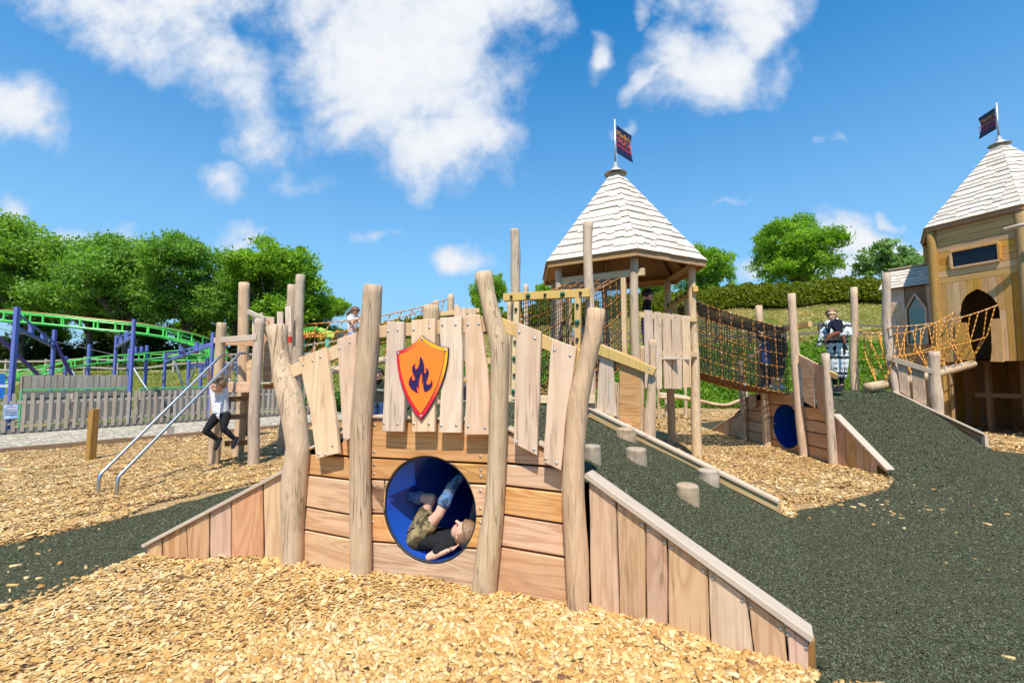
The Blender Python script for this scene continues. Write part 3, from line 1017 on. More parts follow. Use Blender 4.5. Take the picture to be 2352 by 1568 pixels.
# ---- wood chips, heaped pieces on the bed; finer grain further off is left to the bed itself
def chips(name, label, n, sampler, length, sides=True, lift=0.0, hfun=chip_h, tilt=0.35, keep=None, flat=False):
    x, y = sampler(n)
    if keep is not None:
        k = keep(x, y); x = x[k]; y = y[k]
    n = len(x)
    L = length * np.clip(rng.lognormal(-.05, 0.48, n), .25, 2.6); Wd = L * np.clip(rng.lognormal(-1.15, .38, n), .12, .75); T = np.minimum(0.007, L * .16) * rng.uniform(.5, 1.2, n)
    yaw = rng.uniform(0, 2 * np.pi, n)
    ti = rng.normal(0, tilt, n); tj = rng.normal(0, tilt * 0.8, n)
    cy, sy = np.cos(yaw), np.sin(yaw); c1, s1 = np.cos(ti), np.sin(ti); c2, s2 = np.cos(tj), np.sin(tj)
    ex = np.stack([cy * c1, sy * c1, s1], -1)
    ey = np.stack([-sy * c2 , cy * c2, s2], -1)
    ez = np.cross(ex, ey); ez /= np.linalg.norm(ez, axis=1, keepdims=True)
    z = hfun(x, y) + lift + (0.002 if flat else np.abs(rng.normal(0.004, 0.006, n)) + 0.25 * np.abs(s1) * L)
    c = np.stack([x, y, z], -1)
    sk = rng.uniform(-.25, .25, n)[:, None]
    hx = ex * (L / 2)[:, None]; hy = ey * (Wd / 2)[:, None]; hz = ez * T[:, None]
    tp = [c - hx - hy + hx * sk, c + hx - hy, c + hx + hy - hx * sk, c - hx + hy]
    tone = np.clip(rng.uniform(0, 1, n) * .86 + .10 * np.sin(x * 2.7 + 1.1 * np.sin(y * 3.1)) * np.sin(y * 2.2 + x) + .06, 0, 1)[:, None] ** 0.9
    pal = np.array([(0.42, 0.21, 0.06), (0.56, 0.315, 0.10), (0.66, 0.415, 0.155), (0.72, 0.51, 0.24), (0.77, 0.62, 0.38)])
    f_ = tone[:, 0] * 3.999; i0 = f_.astype(int); fr = (f_ - i0)[:, None]
    colr = pal[i0] * (1 - fr) + pal[i0 + 1] * fr
    colr *= rng.uniform(0.86, 1.08, n)[:, None]
    dk = rng.uniform(0, 1, n) < 0.035
    colr[dk] = np.array([0.22, 0.11, 0.06]) * rng.uniform(.7, 1.4, dk.sum())[:, None]
    if sides:
        v = np.stack([q + hz for q in tp] + [q - hz for q in tp], 1).reshape(-1, 3)
        b_ = (np.arange(n) * 8)[:, None]
        f = np.concatenate([b_ + np.array([[0, 1, 2, 3]]), b_ + np.array([[0, 4, 5, 1]]), b_ + np.array([[1, 5, 6, 2]]), b_ + np.array([[2, 6, 7, 3]]), b_ + np.array([[3, 7, 4, 0]])], 0)
        cc = np.concatenate([colr, colr * .9, colr * .9, colr * .9, colr * .9], 0)
    else:
        v = np.stack(tp, 1).reshape(-1, 3)
        f = (np.arange(n) * 4)[:, None] + np.array([[0, 1, 2, 3]])
        cc = colr
    o = link(name, fast_mesh(name, v, f, False, cc), M['chip'])
    o['kind'] = 'stuff'; o['label'] = label
    return o


def polar(r0, r1, a0, a1, pw=1.0):
    """more pieces per square metre near the path where people stand, fewer far off"""
    def s(n):
        r = np.exp(rng.uniform(np.log(r0), np.log(r1), n)) if pw == 1 else np.sqrt(rng.uniform(r0 ** 2, r1 ** 2, n))
        a = rng.uniform(a0, a1, n)
        return r * np.sin(a), r * np.cos(a)
    return s


MOUND_BOX = [(-3.17, 3.97), (-1.9, 3.97), (.45, 3.15), (1.61, 2.49), (3.0, 5.1), (1.16, 6.6), (-2.2, 7.5)]


def free_bed(x, y):
    return inside(CHIP_POLY, x, y) & ~on_rubber(x, y) & ~inside(MOUND_BOX, x, y)


chips('wood_chips', 'loose honey coloured wood chips heaped in front of the timber tunnel wall', 78000, polar(2.0, 3.15, R(-55), R(47)), 0.029, True, keep=free_bed, tilt=0.26)
chips('wood_chips', 'wood chips along the foot of the timber tunnel wall and its left wing', 140000, polar(3.1, 5.2, R(-55), R(47)), 0.027, False, keep=free_bed, tilt=0.19, lift=.002)
chips('wood_chips', 'wood chips of the bark bed round the steel rails and the towers', 290000, polar(5.0, 14.0, R(-54), R(49)), 0.031, False, keep=free_bed, tilt=0.20, lift=0.002)
chips('wood_chips', 'wood chips of the far part of the bark bed', 50000, polar(13.0, 20.5, R(-45), R(48), 2), 0.05, False, keep=free_bed, tilt=0.3, lift=0.004)


def rub_h(x, y): return np.full(np.shape(x), 0.0315)


def lone(n):
    x = np.concatenate([rng.uniform(-5.4, -3.2, n // 4), rng.uniform(1.2, 9.5, n // 2), rng.normal(4.3, .7, n // 8), rng.normal(-3.9, .5, n // 8)])
    y = np.concatenate([rng.uniform(1.8, 6.0, n // 4), rng.uniform(1.6, 8.5, n // 2), rng.normal(5.4, .35, n // 8), rng.normal(3.5, .8, n // 8)])
    return x, y


def on_apron(x, y):
    return (inside(APRON_R, x, y) | inside(APRON_L, x, y)) & ~inside(M1_OUT, x, y) & ~inside(M2_OUT, x, y)


chips('wood_chips', 'stray wood chips scattered over the green rubber', 520, lone, 0.030, True, hfun=rub_h, keep=on_apron, tilt=0.05, flat=True)


def edge_spill(n):
    a = np.array([(1.72, 2.38), (1.45, 2.30), (1.2, 2.1), (1.05, 1.7)])
    t_ = rng.uniform(0, 2.999, n); i0 = t_.astype(int); fr = (t_ - i0)[:, None]
    p = a[i0] * (1 - fr) + a[i0 + 1] * fr + np.abs(rng.normal(0, .10, (n, 2))) * np.array([1, .2]) + rng.normal(0, .03, (n, 2))
    b_ = np.array([(-3.2, 3.9), (-3.42, 3.0), (-3.75, 2.2), (-4.3, 1.0)])
    q = b_[i0] * (1 - fr) + b_[i0 + 1] * fr - np.abs(rng.normal(0, .07, (n, 2))) * np.array([1, .2])
    k = rng.uniform(0, 1, n) < .5
    p[k] = q[k]
    return p[:, 0], p[:, 1]


chips('wood_chips', 'wood chips kicked over the edge of the green rubber', 420, edge_spill, 0.032, True, hfun=rub_h, tilt=0.12, flat=True)

# shreds of rubber that stand up from the surfacing close to the viewer
def shreds(n):
    x, y = polar(2.2, 13.0, R(-50), R(50))(n)
    k = inside(APRON_R, x, y) | inside(APRON_L, x, y); x1, y1 = x[k], y[k]; z1 = np.full(x1.shape, 0.031)
    PP = []
    for Vg, nm in ((M1_V, int(n * .45)), (M2_V, int(n * .22))):
      u = rng.uniform(0, 1, nm); w_ = rng.uniform(0.03, 0.97, nm)
      a = u * (Vg.shape[0] - 1.001); b_ = w_ * (Vg.shape[1] - 1.001)
      i, j = a.astype(int), b_.astype(int); fa = (a - i)[:, None]; fb = (b_ - j)[:, None]
      P = Vg[i, j] * (1 - fa) * (1 - fb) + Vg[i + 1, j] * fa * (1 - fb) + Vg[i, j + 1] * (1 - fa) * fb + Vg[i + 1, j + 1] * fa * fb
      PP.append(P[(P[:, 2] > .0295)])
    P = np.concatenate(PP)
    x = np.concatenate([x1, P[:, 0]]); y = np.concatenate([y1, P[:, 1]]); z = np.concatenate([z1, P[:, 2] + .002])
    n = len(x)
    far = np.clip(np.hypot(x, y) / 5.0, 1, 1.8); L = rng.uniform(.007, .018, n) * far; Wd = rng.uniform(.003, .007, n) * far; yaw = rng.uniform(0, 6.28, n)
    ti = rng.normal(0.1, .45, n)
    ex = np.stack([np.cos(yaw) * np.cos(ti), np.sin(yaw) * np.cos(ti), np.sin(ti)], -1) * (L / 2)[:, None]
    ey = np.stack([-np.sin(yaw), np.cos(yaw), rng.normal(0, .4, n)], -1) * (Wd / 2)[:, None]
    c = np.stack([x, y, z + .003], -1)
    v = np.stack([c - ex - ey, c + ex - ey, c + ex + ey, c - ex + ey], 1).reshape(-1, 3)
    f = (np.arange(n) * 4)[:, None] + np.array([[0, 1, 2, 3]])
    k = rng.uniform(0, 1, n)[:, None] ** 1.4
    cc = np.array([(0.048, 0.056, 0.030)]) * (1 - k) + np.array([(0.168, 0.178, 0.100)]) * k
    o = link('rubber_shreds', fast_mesh('rubber_shreds', v, f, False, cc), M['stone'])
    o['kind'] = 'stuff'; o['label'] = 'coarse green and black rubber shreds of the safety surfacing'


shreds(210000)
# ------------------------------------------------------------------ timber wall with the tunnel, in front
PF = Plane((-1.9, 3.94), (.45, 3.12))
wall1 = thing('tunnel_wall', 'pale timber castle wall with round blue tunnel mouth and picket parapet, nearest the viewer', 'play wall', PF.w(1.2, 0))


def rows(cf, *rs):
    out = []
    for a, b_, y in rs:
        p = cf(a, y); q = cf(b_, y)
        out.append((p[0], q[0], p[1]))
    return out


POSTS1 = [
    rows(C2, (5, 140, 545), (35, 150, 720), (50, 185, 860), (80, 240, 1010), (110, 268, 1150), (138, 288, 1350)) + rows(C5, (130, 288, 300), (103, 272, 480), (97, 262, 620), (102, 250, 780), (105, 250, 1010)),
    rows(C2, (655, 780, 272), (645, 775, 420), (625, 768, 620), (605, 752, 820), (590, 733, 1000), (575, 712, 1200)) + rows(C5, (568, 705, 300), (565, 705, 600), (568, 712, 900), (568, 710, 1075)),
    rows(C2, (1400, 1530, 188), (1432, 1552, 330), (1470, 1602, 520), (1495, 1640, 640), (1508, 1645, 760), (1505, 1640, 1000), (1500, 1635, 1300)) + rows(C5, (1490, 1625, 400), (1475, 1610, 650), (1430, 1588, 900), (1388, 1552, 1240)),
    rows(C2, (2165, 2288, 428), (2140, 2268, 600), (2100, 2228, 780), (2060, 2200, 930), (2030, 2180, 1080), (2015, 2165, 1300)) + rows(C5, (2005, 2155, 300), (1992, 2155, 550), (2000, 2165, 750), (2015, 2180, 950), (2032, 2184, 1330)),
]
for i, rw in enumerate(POSTS1):
    traced_post('post', PF, 0.05, rw, M['post_wood'], wall1, seed=i + 3, sides=22, rough=0.065)


def s_of(px): return PF.hit(px, 1100)[0]


sA, sB, sC, sD = (PF.hit(*C5(x_, y_))[0] for x_, y_ in ((190, 600), (640, 600), (1545, 600), (2085, 600)))
ctr = PF.hit(*C5(1090, 672)); TC = (ctr[0], ctr[1]); TR = 0.385


def board_with_hole(s0, s1, z0a, z0b, z1a, z1b):
    """outline of a horizontal board, its lower edge z0a..z0b, upper edge z1a..z1b, scooped where the tunnel mouth cuts it"""
    ol = []
    n = 150; cut = TR + 0.010
    lo = []; hi = []
    for i in range(n + 1):
        s_ = s0 + (s1 - s0) * i / n; k = i / n
        a = z0a + (z0b - z0a) * k; b_ = z1a + (z1b - z1a) * k
        d2 = cut ** 2 - (s_ - TC[0]) ** 2
        if d2 > 0:
            h0, h1 = TC[1] - math.sqrt(d2), TC[1] + math.sqrt(d2)
            if h0 <= a and h1 >= b_: a = b_ = None
            elif h0 <= a < h1: a = h1
            elif h0 < b_ <= h1: b_ = h0
            elif a < h0 and h1 < b_: b_ = h0
        lo.append((s_, a)); hi.append((s_, b_))
    runs = []; cur = []
    for (s_, a), (_, b_) in zip(lo, hi):
        if a is None:
            if len(cur) > 2: runs.append(cur)
            cur = []
        else: cur.append((s_, a, b_))
    if len(cur) > 2: runs.append(cur)
    def thin(q):
        out = [q[0]]
        for i in range(1, len(q) - 1):
            (x0, z0), (x1, z1), (x2, z2) = out[-1], q[i], q[i + 1]
            if abs((x1 - x0) * (z2 - z0) - (x2 - x0) * (z1 - z0)) > 2e-5: out.append(q[i])
        return out + [q[-1]]
    return [thin([(s_, a) for s_, a, b_ in r_]) + thin([(s_, b_) for s_, a, b_ in r_[::-1]]) for r_ in runs]


SEAMS = {
    'ab': [(-.12, -.12), (.30, .275), (.49, .46), (.75, .735), (.925, .92)],
    'bc': [(-.12, -.12), (.275, .345), (.485, .575), (.755, .80), (.925, .945), (1.235, 1.245)],
    'cd': [(-.12, -.12), (.375, .355), (.60, .575), (.80, .785), (.955, .95)],
}
g = 0.0075
bn = 0
for key, s0, s1 in (('ab', sA, sB), ('bc', sB, sC), ('cd', sC, sD)):
    sm = SEAMS[key]
    s0 += 0.004; s1 -= 0.004
    for (za, zb), (zc, zd) in zip(sm[:-1], sm[1:]):
        for ol in board_with_hole(s0, s1, za + g, zb + g, zc - g, zd - g):
            ss = [p[0] for p in ol]
            zz = [p[1] for p in ol]
            bolts = []
            if key == 'bc':
                zm, h_ = (za + zc) / 2, (zc - za)
                e0 = sB + .115; e1 = sC - .115
                for e in (e0, e1):
                    if min(ss) - .01 < e < max(ss):
                        z_lo = (za if e == e0 else zb); z_hi = (zc if e == e0 else zd)
                        for zb_ in (max(z_lo, 0.06) + .05, z_hi - .05): bolts.append((e, zb_))
            bn += 1
            slab_on(PF, 'board', ol, 0.0 - 0.004 * (bn % 3), 0.05, M['board_wood'], wall1, bolts=bolts, amp=0, bev=0.006)
# top boards with a sloping upper edge beside the outer posts
zA = .925
slab_on(PF, 'board', [(sA + .30, .935), (sB - .004, .93), (sB - .004, 1.175), (sA + .5, 1.05)], -0.002, 0.05, M['board_wood'], wall1, bev=0.006)
slab_on(PF, 'board', [(sC + .004, .965), (sD - .004, .96), (sD - .004, 1.0), (sC + .004, 1.215)], -0.002, 0.05, M['board_wood'], wall1, bev=0.006)
# dark lining behind the joints, in two halves round the tunnel
for s0, s1 in ((sA, TC[0]), (TC[0], sD)):
    n = 24
    left = s1 == TC[0]
    arc = [(TC[0] + (TR + .02) * math.sin(a) * (-1 if left else 1), TC[1] - (TR + .02) * math.cos(a)) for a in [math.pi * i / n for i in range(n + 1)]]
    ze = .95 if left else .93
    e = s0 if left else s1
    ol = [(e, -.15), (TC[0], -.15)] + arc + [(TC[0], 1.15), (e, ze)]
    slab_on(PF, 'lining', ol, -0.062, 0.02, M['dark_core'], wall1, bev=0.002)

# tunnel pipe
mb = MB(); n = 48; LP = 3.35
ringp = []
for k_, (r_, o_) in enumerate(((TR, -.02), (TR, -LP), (TR + .018, -LP), (TR + .018, -0.03))):
    ringp.append([PF.w(TC[0] + r_ * math.cos(2 * math.pi * i / n), TC[1] + r_ * math.sin(2 * math.pi * i / n), o_) for i in range(n)])
vv = [p for rg in ringp for p in rg]; ff = []
for L in range(4):
    for i in range(n):
        a, b_ = L * n + i, L * n + (i + 1) % n
        c_, d_ = ((L + 1) % 4) * n + (i + 1) % n, ((L + 1) % 4) * n + i
        ff.append((a, b_, c_, d_))
mb.add(vv, ff)
pipe = mb.build('tunnel', M['blue_plastic'], wall1, smooth=True)
# pale sawn rim of the mouth
mb = MB()
mb.tube([PF.w(TC[0] + (TR + .010) * math.cos(a), TC[1] + (TR + .010) * math.sin(a), -0.022) for a in [2 * math.pi * i / 64 for i in range(65)]], 0.013, 8, cap=False)
mb.build('tunnel_rim', M['black_rubber'], wall1, smooth=True)

# pickets of the parapet and the yellow rail behind them
PICK = [
    ([(215, 755), (400, 685), (412, 760), (455, 1080), (490, 1400), (335, 1440), (300, 1150)], [(248, 802), (313, 775), (365, 750), (352, 1410), (400, 1408), (447, 1350)]),
    ([(478, 630), (605, 582), (612, 900), (600, 1285), (520, 1322), (500, 1000)], [(497, 692), (566, 653), (527, 1297)]),
    ([(812, 512), (928, 512), (925, 700), (935, 1020), (922, 1255), (782, 1252), (795, 950), (808, 720)], [(823, 577), (888, 570), (793, 1198), (886, 1203)]),
    ([(980, 502), (1140, 490), (1142, 800), (1136, 1255), (985, 1257), (982, 900)], [(996, 566), (1103, 552), (997, 1200), (1100, 1203)]),
    ([(1172, 486), (1318, 478), (1322, 800), (1315, 1262), (1165, 1262), (1180, 950)], [(1190, 535), (1278, 532), (1180, 1213), (1283, 1211)]),
    ([(1345, 470), (1440, 462), (1466, 640), (1495, 850), (1508, 1050), (1502, 1275), (1338, 1275), (1350, 950), (1342, 700)], [(1362, 532), (1438, 527), (1365, 1219), (1478, 1228)]),
    ([(1685, 512), (1765, 545), (1855, 578), (1845, 900), (1828, 1415), (1670, 1335), (1680, 900)], [(1709, 584), (1815, 625), (1690, 1325), (1808, 1375)]),
    ([(1930, 628), (2095, 685), (2075, 850), (2030, 1100), (1990, 1515), (1872, 1460), (1895, 1050)], [(1947, 704), (2052, 741), (1887, 1437), (1962, 1467)]),
]
for i, (ol, bl) in enumerate(PICK):
    o_ = [PF.hit(*C2(*p), 0.085) for p in ol]
    b_ = [PF.hit(*C2(*p), 0.085) for p in bl]
    slab_on(PF, 'picket', o_, 0.085 + 0.003 * (i % 2), 0.034, M['picket_wood'], wall1, bolts=b_, amp=0.003, bev=0.004, seed=i)
RAILS = [[(160, 808), (640, 590), (640, 690), (160, 896)], [(760, 538), (1500, 470), (1500, 580), (760, 620)], [(1580, 480), (2130, 705), (2130, 805), (1580, 575)]]
for ol in RAILS:
    slab_on(PF, 'handrail', [PF.hit(*C2(*p), 0.048) for p in ol], 0.046, 0.04, M['rail_wood'], wall1, bev=0.004)
# ledge along the top board
tp = [PF.w(sB + .02, 1.252, -.03), PF.w(sC - .02, 1.262, -.03)]
beam('coping', tp[0], tp[1], 0.10, 0.022, M['cap_wood'], wall1)
beam('coping', PF.w(sA + .12, .955, -.03), PF.w(sB - .02, 1.19, -.03), 0.10, 0.022, M['cap_wood'], wall1)
beam('coping', PF.w(sC + .02, 1.235, -.03), PF.w(sD + .04, .99, -.03), 0.10, 0.022, M['cap_wood'], wall1)

# ---- wings that run down to the ground
PWL = Plane((-3.17, 3.94), (-1.9, 3.96))


def wing(plane, parent, cf, seps, cap_a, cap_b, zbot, mat, bolts=True, th=0.045):
    """seps: (x_top, y_top, x_bottom, y_bottom) of the joints in crop pixels, left to right"""
    for i in range(len(seps) - 1):
        a, b_ = seps[i], seps[i + 1]
        tl = plane.hit(*cf(a[0], a[1])); tr_ = plane.hit(*cf(b_[0], b_[1]))
        bl = plane.hit(*cf(a[2], a[3])); br = plane.hit(*cf(b_[2], b_[3]))
        k = 0.004
        ol = [(bl[0] + k, zbot), (br[0] - k, zbot), (tr_[0] - k, tr_[1]), (tl[0] + k, tl[1])]
        bo = []
        if bolts:
            for e in (0.12, 0.88):
                bo.append((tl[0] + (tr_[0] - tl[0]) * e, tl[1] + (tr_[1] - tl[1]) * e - 0.035))
        slab_on(plane, 'wing_board', ol, 0.0 - 0.005 * (i % 2), th, mat, parent, bolts=bo, amp=0.002, bev=0.004, seed=i)
    a = plane.pt(*cf(*cap_a)); b_ = plane.pt(*cf(*cap_b))
    nn_ = Vector((plane.n.x, plane.n.y, 0)) * -0.035
    d = (b_ - a).normalized() * 0.01
    return a + nn_ - d, b_ + nn_ + d


a_, b_ = wing(PWL, wall1, C6, [(840, 785, 840, 855), (930, 738, 933, 857), (1066, 662, 1088, 857), (1200, 590, 1205, 857), (1327, 520, 1330, 857), (1508, 418, 1520, 857), (1645, 352, 1640, 857)], (834, 774), (1648, 342), -0.1, M['wing_wood'])
beam('coping', a_, b_, 0.125, 0.03, M['cap_wood'], wall1, bev=0.005)
PWR = Plane((.45, 3.13), (1.61, 2.46))
a_, b_ = wing(PWR, wall1, C7, [(203, 400, 215, 1080), (362, 518, 380, 1150), (530, 645, 533, 1240), (655, 740, 658, 1290), (890, 912, 903, 1350), (1112, 1078, 1172, 1480), (1332, 1238, 1362, 1490), (1468, 1340, 1468, 1480)], (196, 375), (1474, 1296), -0.1, M['wing_wood'])
beam('coping', a_, b_, 0.13, 0.04, M['cap_wood'], wall1, bev=0.006)
# end grain board closing the foot of the wing
e0 = PWR.pt(*C7(1470, 1345)); e1 = Vector((e0.x, e0.y, -.08))
mb = MB(); nb_ = Vector((-PWR.n.x, -PWR.n.y, 0))
beam('end_post', e1 + nb_ * .085, e0 + nb_ * .085 + Vector((0, 0, .0)), 0.06, 0.07, M['dark_timber'], wall1, up=nb_)

# ---- shield sign
sh_pts = [(478, 58)]
def bez(p0, p1, p2, n=10): return [((1 - t) ** 2 * p0[0] + 2 * t * (1 - t) * p1[0] + t * t * p2[0], (1 - t) ** 2 * p0[1] + 2 * t * (1 - t) * p1[1] + t * t * p2[1]) for t in [i / n for i in range(n)]]
outer = bez((478, 58), (690, 240), (920, 262)) + bez((920, 262), (925, 850), (462, 1478), 16) + bez((462, 1478), (60, 1000), (50, 320), 16) + bez((50, 320), (290, 280), (478, 58))
inner = bez((476, 145), (650, 300), (858, 326)) + bez((858, 326), (830, 860), (463, 1362), 16) + bez((463, 1362), (130, 960), (103, 378), 16) + bez((103, 378), (320, 320), (476, 145))
flame = [(455, 400), (500, 460), (522, 540), (530, 620), (526, 672), (540, 690), (555, 668), (560, 630), (548, 585), (588, 620), (605, 680), (598, 730), (575, 790), (560, 840), (568, 870), (595, 880), (625, 865), (642, 830), (645, 790), (662, 840), (660, 890), (630, 945), (590, 975), (540, 995), (520, 960), (510, 900), (512, 850), (530, 812), (505, 830), (485, 860), (492, 800), (492, 740), (480, 670), (455, 740), (440, 800), (432, 860), (438, 940), (420, 920), (412, 895), (400, 930), (405, 970), (425, 1010), (370, 990), (310, 940), (275, 880), (270, 830), (290, 770), (325, 725), (318, 780), (330, 805), (355, 810), (375, 790), (365, 745), (340, 690), (325, 630), (330, 580), (350, 550), (375, 530), (370, 580), (380, 625), (400, 625), (430, 580), (450, 510)]
SO = 0.105


def shp(pts, off): return [PF.hit(*CS(*p), off) for p in pts]


o_out = shp(outer, SO); o_in = shp(inner, SO); o_fl = shp(flame, SO)
if poly_area(o_out) < 0: o_out = o_out[::-1]
if poly_area(o_in) < 0: o_in = o_in[::-1]
if poly_area(o_fl) < 0: o_fl = o_fl[::-1]
cs = PF.hit(*CS(480, 800), SO)
shield = thing('shield_sign', 'orange shield sign with dark flame emblem and red to yellow border', 'sign', PF.w(cs[0], cs[1], SO))


def shield_layer(name, ol, off, th, mat):
    """print layers share the shield's centre so that the rim colours run across the whole shield"""
    me = slab_mesh(name, [(a - cs[0], b_ - cs[1]) for a, b_ in ol], th, 0.0008)
    return link(name, me, mat, shield, loc=PF.w(cs[0], cs[1], off - th / 2) - origin_of(shield), rot=(0, 0, PF.ang))


shield_layer('backing_plate', o_out, SO, 0.014, M['shield_navy'])
shield_layer('border', inset_poly(o_out, 0.0045), SO + .0025, 0.004, M['shield_rim'])
shield_layer('border_line', inset_poly(o_in, -0.0035), SO + .0045, 0.003, M['shield_navy'])
shield_layer('face', o_in, SO + .0065, 0.003, M['shield_orange'])
shield_layer('flame_edge', inset_poly(o_fl, -0.004), SO + .0085, 0.003, M['shield_rim'])
shield_layer('flame', o_fl, SO + .0105, 0.003, M['shield_navy'])
for p in ((478, 122), (873, 308), (84, 356), (463, 1398)):
    q = PF.hit(*CS(*p), SO)
    link('bolt', bolt_mesh(), None, shield, loc=PF.w(q[0], q[1], SO + .0028) - origin_of(shield), rot=(0, 0, PF.ang))

# ---- stepping stumps let into the slope
LBL = ['highest stepping stump, beside the leaning post, on the green slope', 'stepping stump at the upper edge of the green slope by the far coping', 'middle stepping stump on the green slope, level with the top one', 'stepping stump against the far coping, lower on the green slope', 'lowest stepping stump in the middle of the green slope']
ST = [((200, 457), (262, 490), 652, 112, .50), ((388, 305), (572, 330), 455, 180, .62), ((518, 495), (716, 535), 668, 196, .52), ((1205, 685), (1397, 725), 862, 190, .62), ((990, 820), (1210, 880), 1032, 220, .52)]
SUV = [(0.615, .34), (0.64, .72), (0.69, .50), (0.80, .70), (0.80, .42)]


def surf_hit(px, py, Vg):
    """where the line of sight meets the mound"""
    d = ray(px, py); best = None
    n, m = Vg.shape[0], Vg.shape[1]
    P = Vg.reshape(-1, 3); Q = P - np.array([0, 0, CAM_H]); dn = np.array(d)
    tt = (Q @ dn) / (dn @ dn); e = np.linalg.norm(Q - tt[:, None] * dn, axis=1)
    k = np.argsort(e)[:6]
    wgt = 1 / (e[k] + 1e-4); p = (P[k] * wgt[:, None]).sum(0) / wgt.sum()
    return Vector(p)


stump_px = [(1362, 1058, 40), (1432, 1005, 44), (1465, 1060, 48), (1630, 1104, 46), (1580, 1145, 52)]
for i, ((px, py, wpx), lb) in enumerate(zip(stump_px, LBL)):
    p = surf_hit(px, py, M1_V)
    r_ = wpx / 2 / FPX * p.y * 0.98
    hgt = 0.16
    o = post('stepping_stump', [(p.x, p.y, p.z - .12, r_), (p.x, p.y, p.z + .02, r_ * 1.02), (p.x, p.y, p.z + hgt * .5, r_ * 1.0), (p.x, p.y, p.z + hgt * .78, r_ * .97)], M['stump_wood'], None, seed=40 + i, sides=20, rings=8, rough=0.06)
    tag(o, lb, 'stump', 'stepping stumps on the green slope')

# ---- the wall on the far side of the mound
PB = Plane((-1.2, 7.32), (1.16, 6.6))
PBW = Plane((1.16, 6.6), (3.03, 5.07))
wall1b = thing('tunnel_wall', 'far side wall of the front mound, tan pickets and orange board behind the stepping stumps', 'play wall', PB.w(1.4, 0))
for k_, (s0, s1, za, zb, zc, zd) in enumerate(((0, 2.47, -.1, -.1, .35, .35), (0, 2.47, .37, .37, .7, .7), (0, 2.47, .72, .72, 1.02, 1.0), (0, 2.2, 1.04, 1.02, 1.17, 1.15))):
    slab_on(PB, 'board', [(s0, za), (s1, zb), (s1, zd), (s0, zc)], -.02, 0.05, M['board_wood'], wall1b)
ol3 = lambda pts, off=0.0: [PBW.hit(*C3(*p), off) for p in pts]
# outer pickets and boards seen above the far coping
slab_on(PBW, 'picket', ol3([(690, 955), (770, 985), (795, 1350), (668, 1310)], -.06), -.06, 0.035, M['picket_wood'], wall1b, amp=.003)
slab_on(PBW, 'picket', ol3([(780, 1130), (812, 1135), (815, 1380), (782, 1360)], -.10), -.10, 0.035, M['post_wood'], wall1b)
slab_on(PBW, 'picket', ol3([(815, 935), (950, 985), (948, 1430), (815, 1370)], -.06), -.06, 0.04, M['board_wood'], wall1b, amp=.003)
slab_on(PBW, 'handrail', ol3([(640, 880), (700, 893), (1050, 1042), (1028, 1088), (690, 960), (640, 935)], -.01), -.01, 0.045, M['rail_wood'], wall1b, bolts=ol3([(1005, 1048)], -.01))
slab_on(PBW, 'handrail', ol3([(700, 888), (760, 912), (945, 985), (945, 995), (700, 900)], -.07), -.07, 0.03, M['cap_wood'], wall1b)
traced_post('post', PBW, -.13, rows(C3, (1000, 1055, 862), (1003, 1052, 960), (1000, 1052, 1060), (990, 1050, 1180), (985, 1050, 1270), (968, 1050, 1370), (975, 1048, 1480)), M['post_wood'], wall1b, seed=11)
traced_post('post', PBW, -.10, rows(C3, (945, 978, 900), (945, 978, 1100), (942, 972, 1440)), M['post_wood'], wall1b, seed=12)
# coping and the yellow kerb board under it
ca = PBW.pt(*CN(160, 140)); cb = PBW.pt(*CN(1970, 1035))
mid = ca.lerp(cb, .36)
beam('coping', ca, mid, 0.11, 0.035, M['cap_wood'], wall1b); beam('coping', mid + (cb - ca).normalized() * .006, cb, 0.11, 0.035, M['cap_wood'], wall1b)
dn = Vector((0, 0, -.075)); fr = Vector((PBW.n.x, PBW.n.y, 0)) * .02
beam('kerb_board', ca + dn + fr, cb + dn * .8 + fr, 0.03, 0.10, M['rail_wood'], wall1b)
mbk = MB()
q = [PBW.hit(*CN(160, 150)), PBW.hit(*CN(1970, 1045))]
slab_on(PBW, 'side_board', [(q[0][0], -.1), (q[1][0], -.1), (q[1][0], q[1][1] - .03), (q[0][0], q[0][1] - .03)], -.05, .04, M['wing_wood'], wall1b)
# ------------------------------------------------------------------ roofs with single shingles
def clip_half(poly, f):
    """keep the part of a convex polygon where f(p) >= 0"""
    out = []
    for i in range(len(poly)):
        a, b_ = poly[i], poly[(i + 1) % len(poly)]
        fa, fb = f(a), f(b_)
        if fa >= 0: out.append(a)
        if fa * fb < 0:
            t_ = fa / (fa - fb); out.append((a[0] + (b_[0] - a[0]) * t_, a[1] + (b_[1] - a[1]) * t_))
    return out


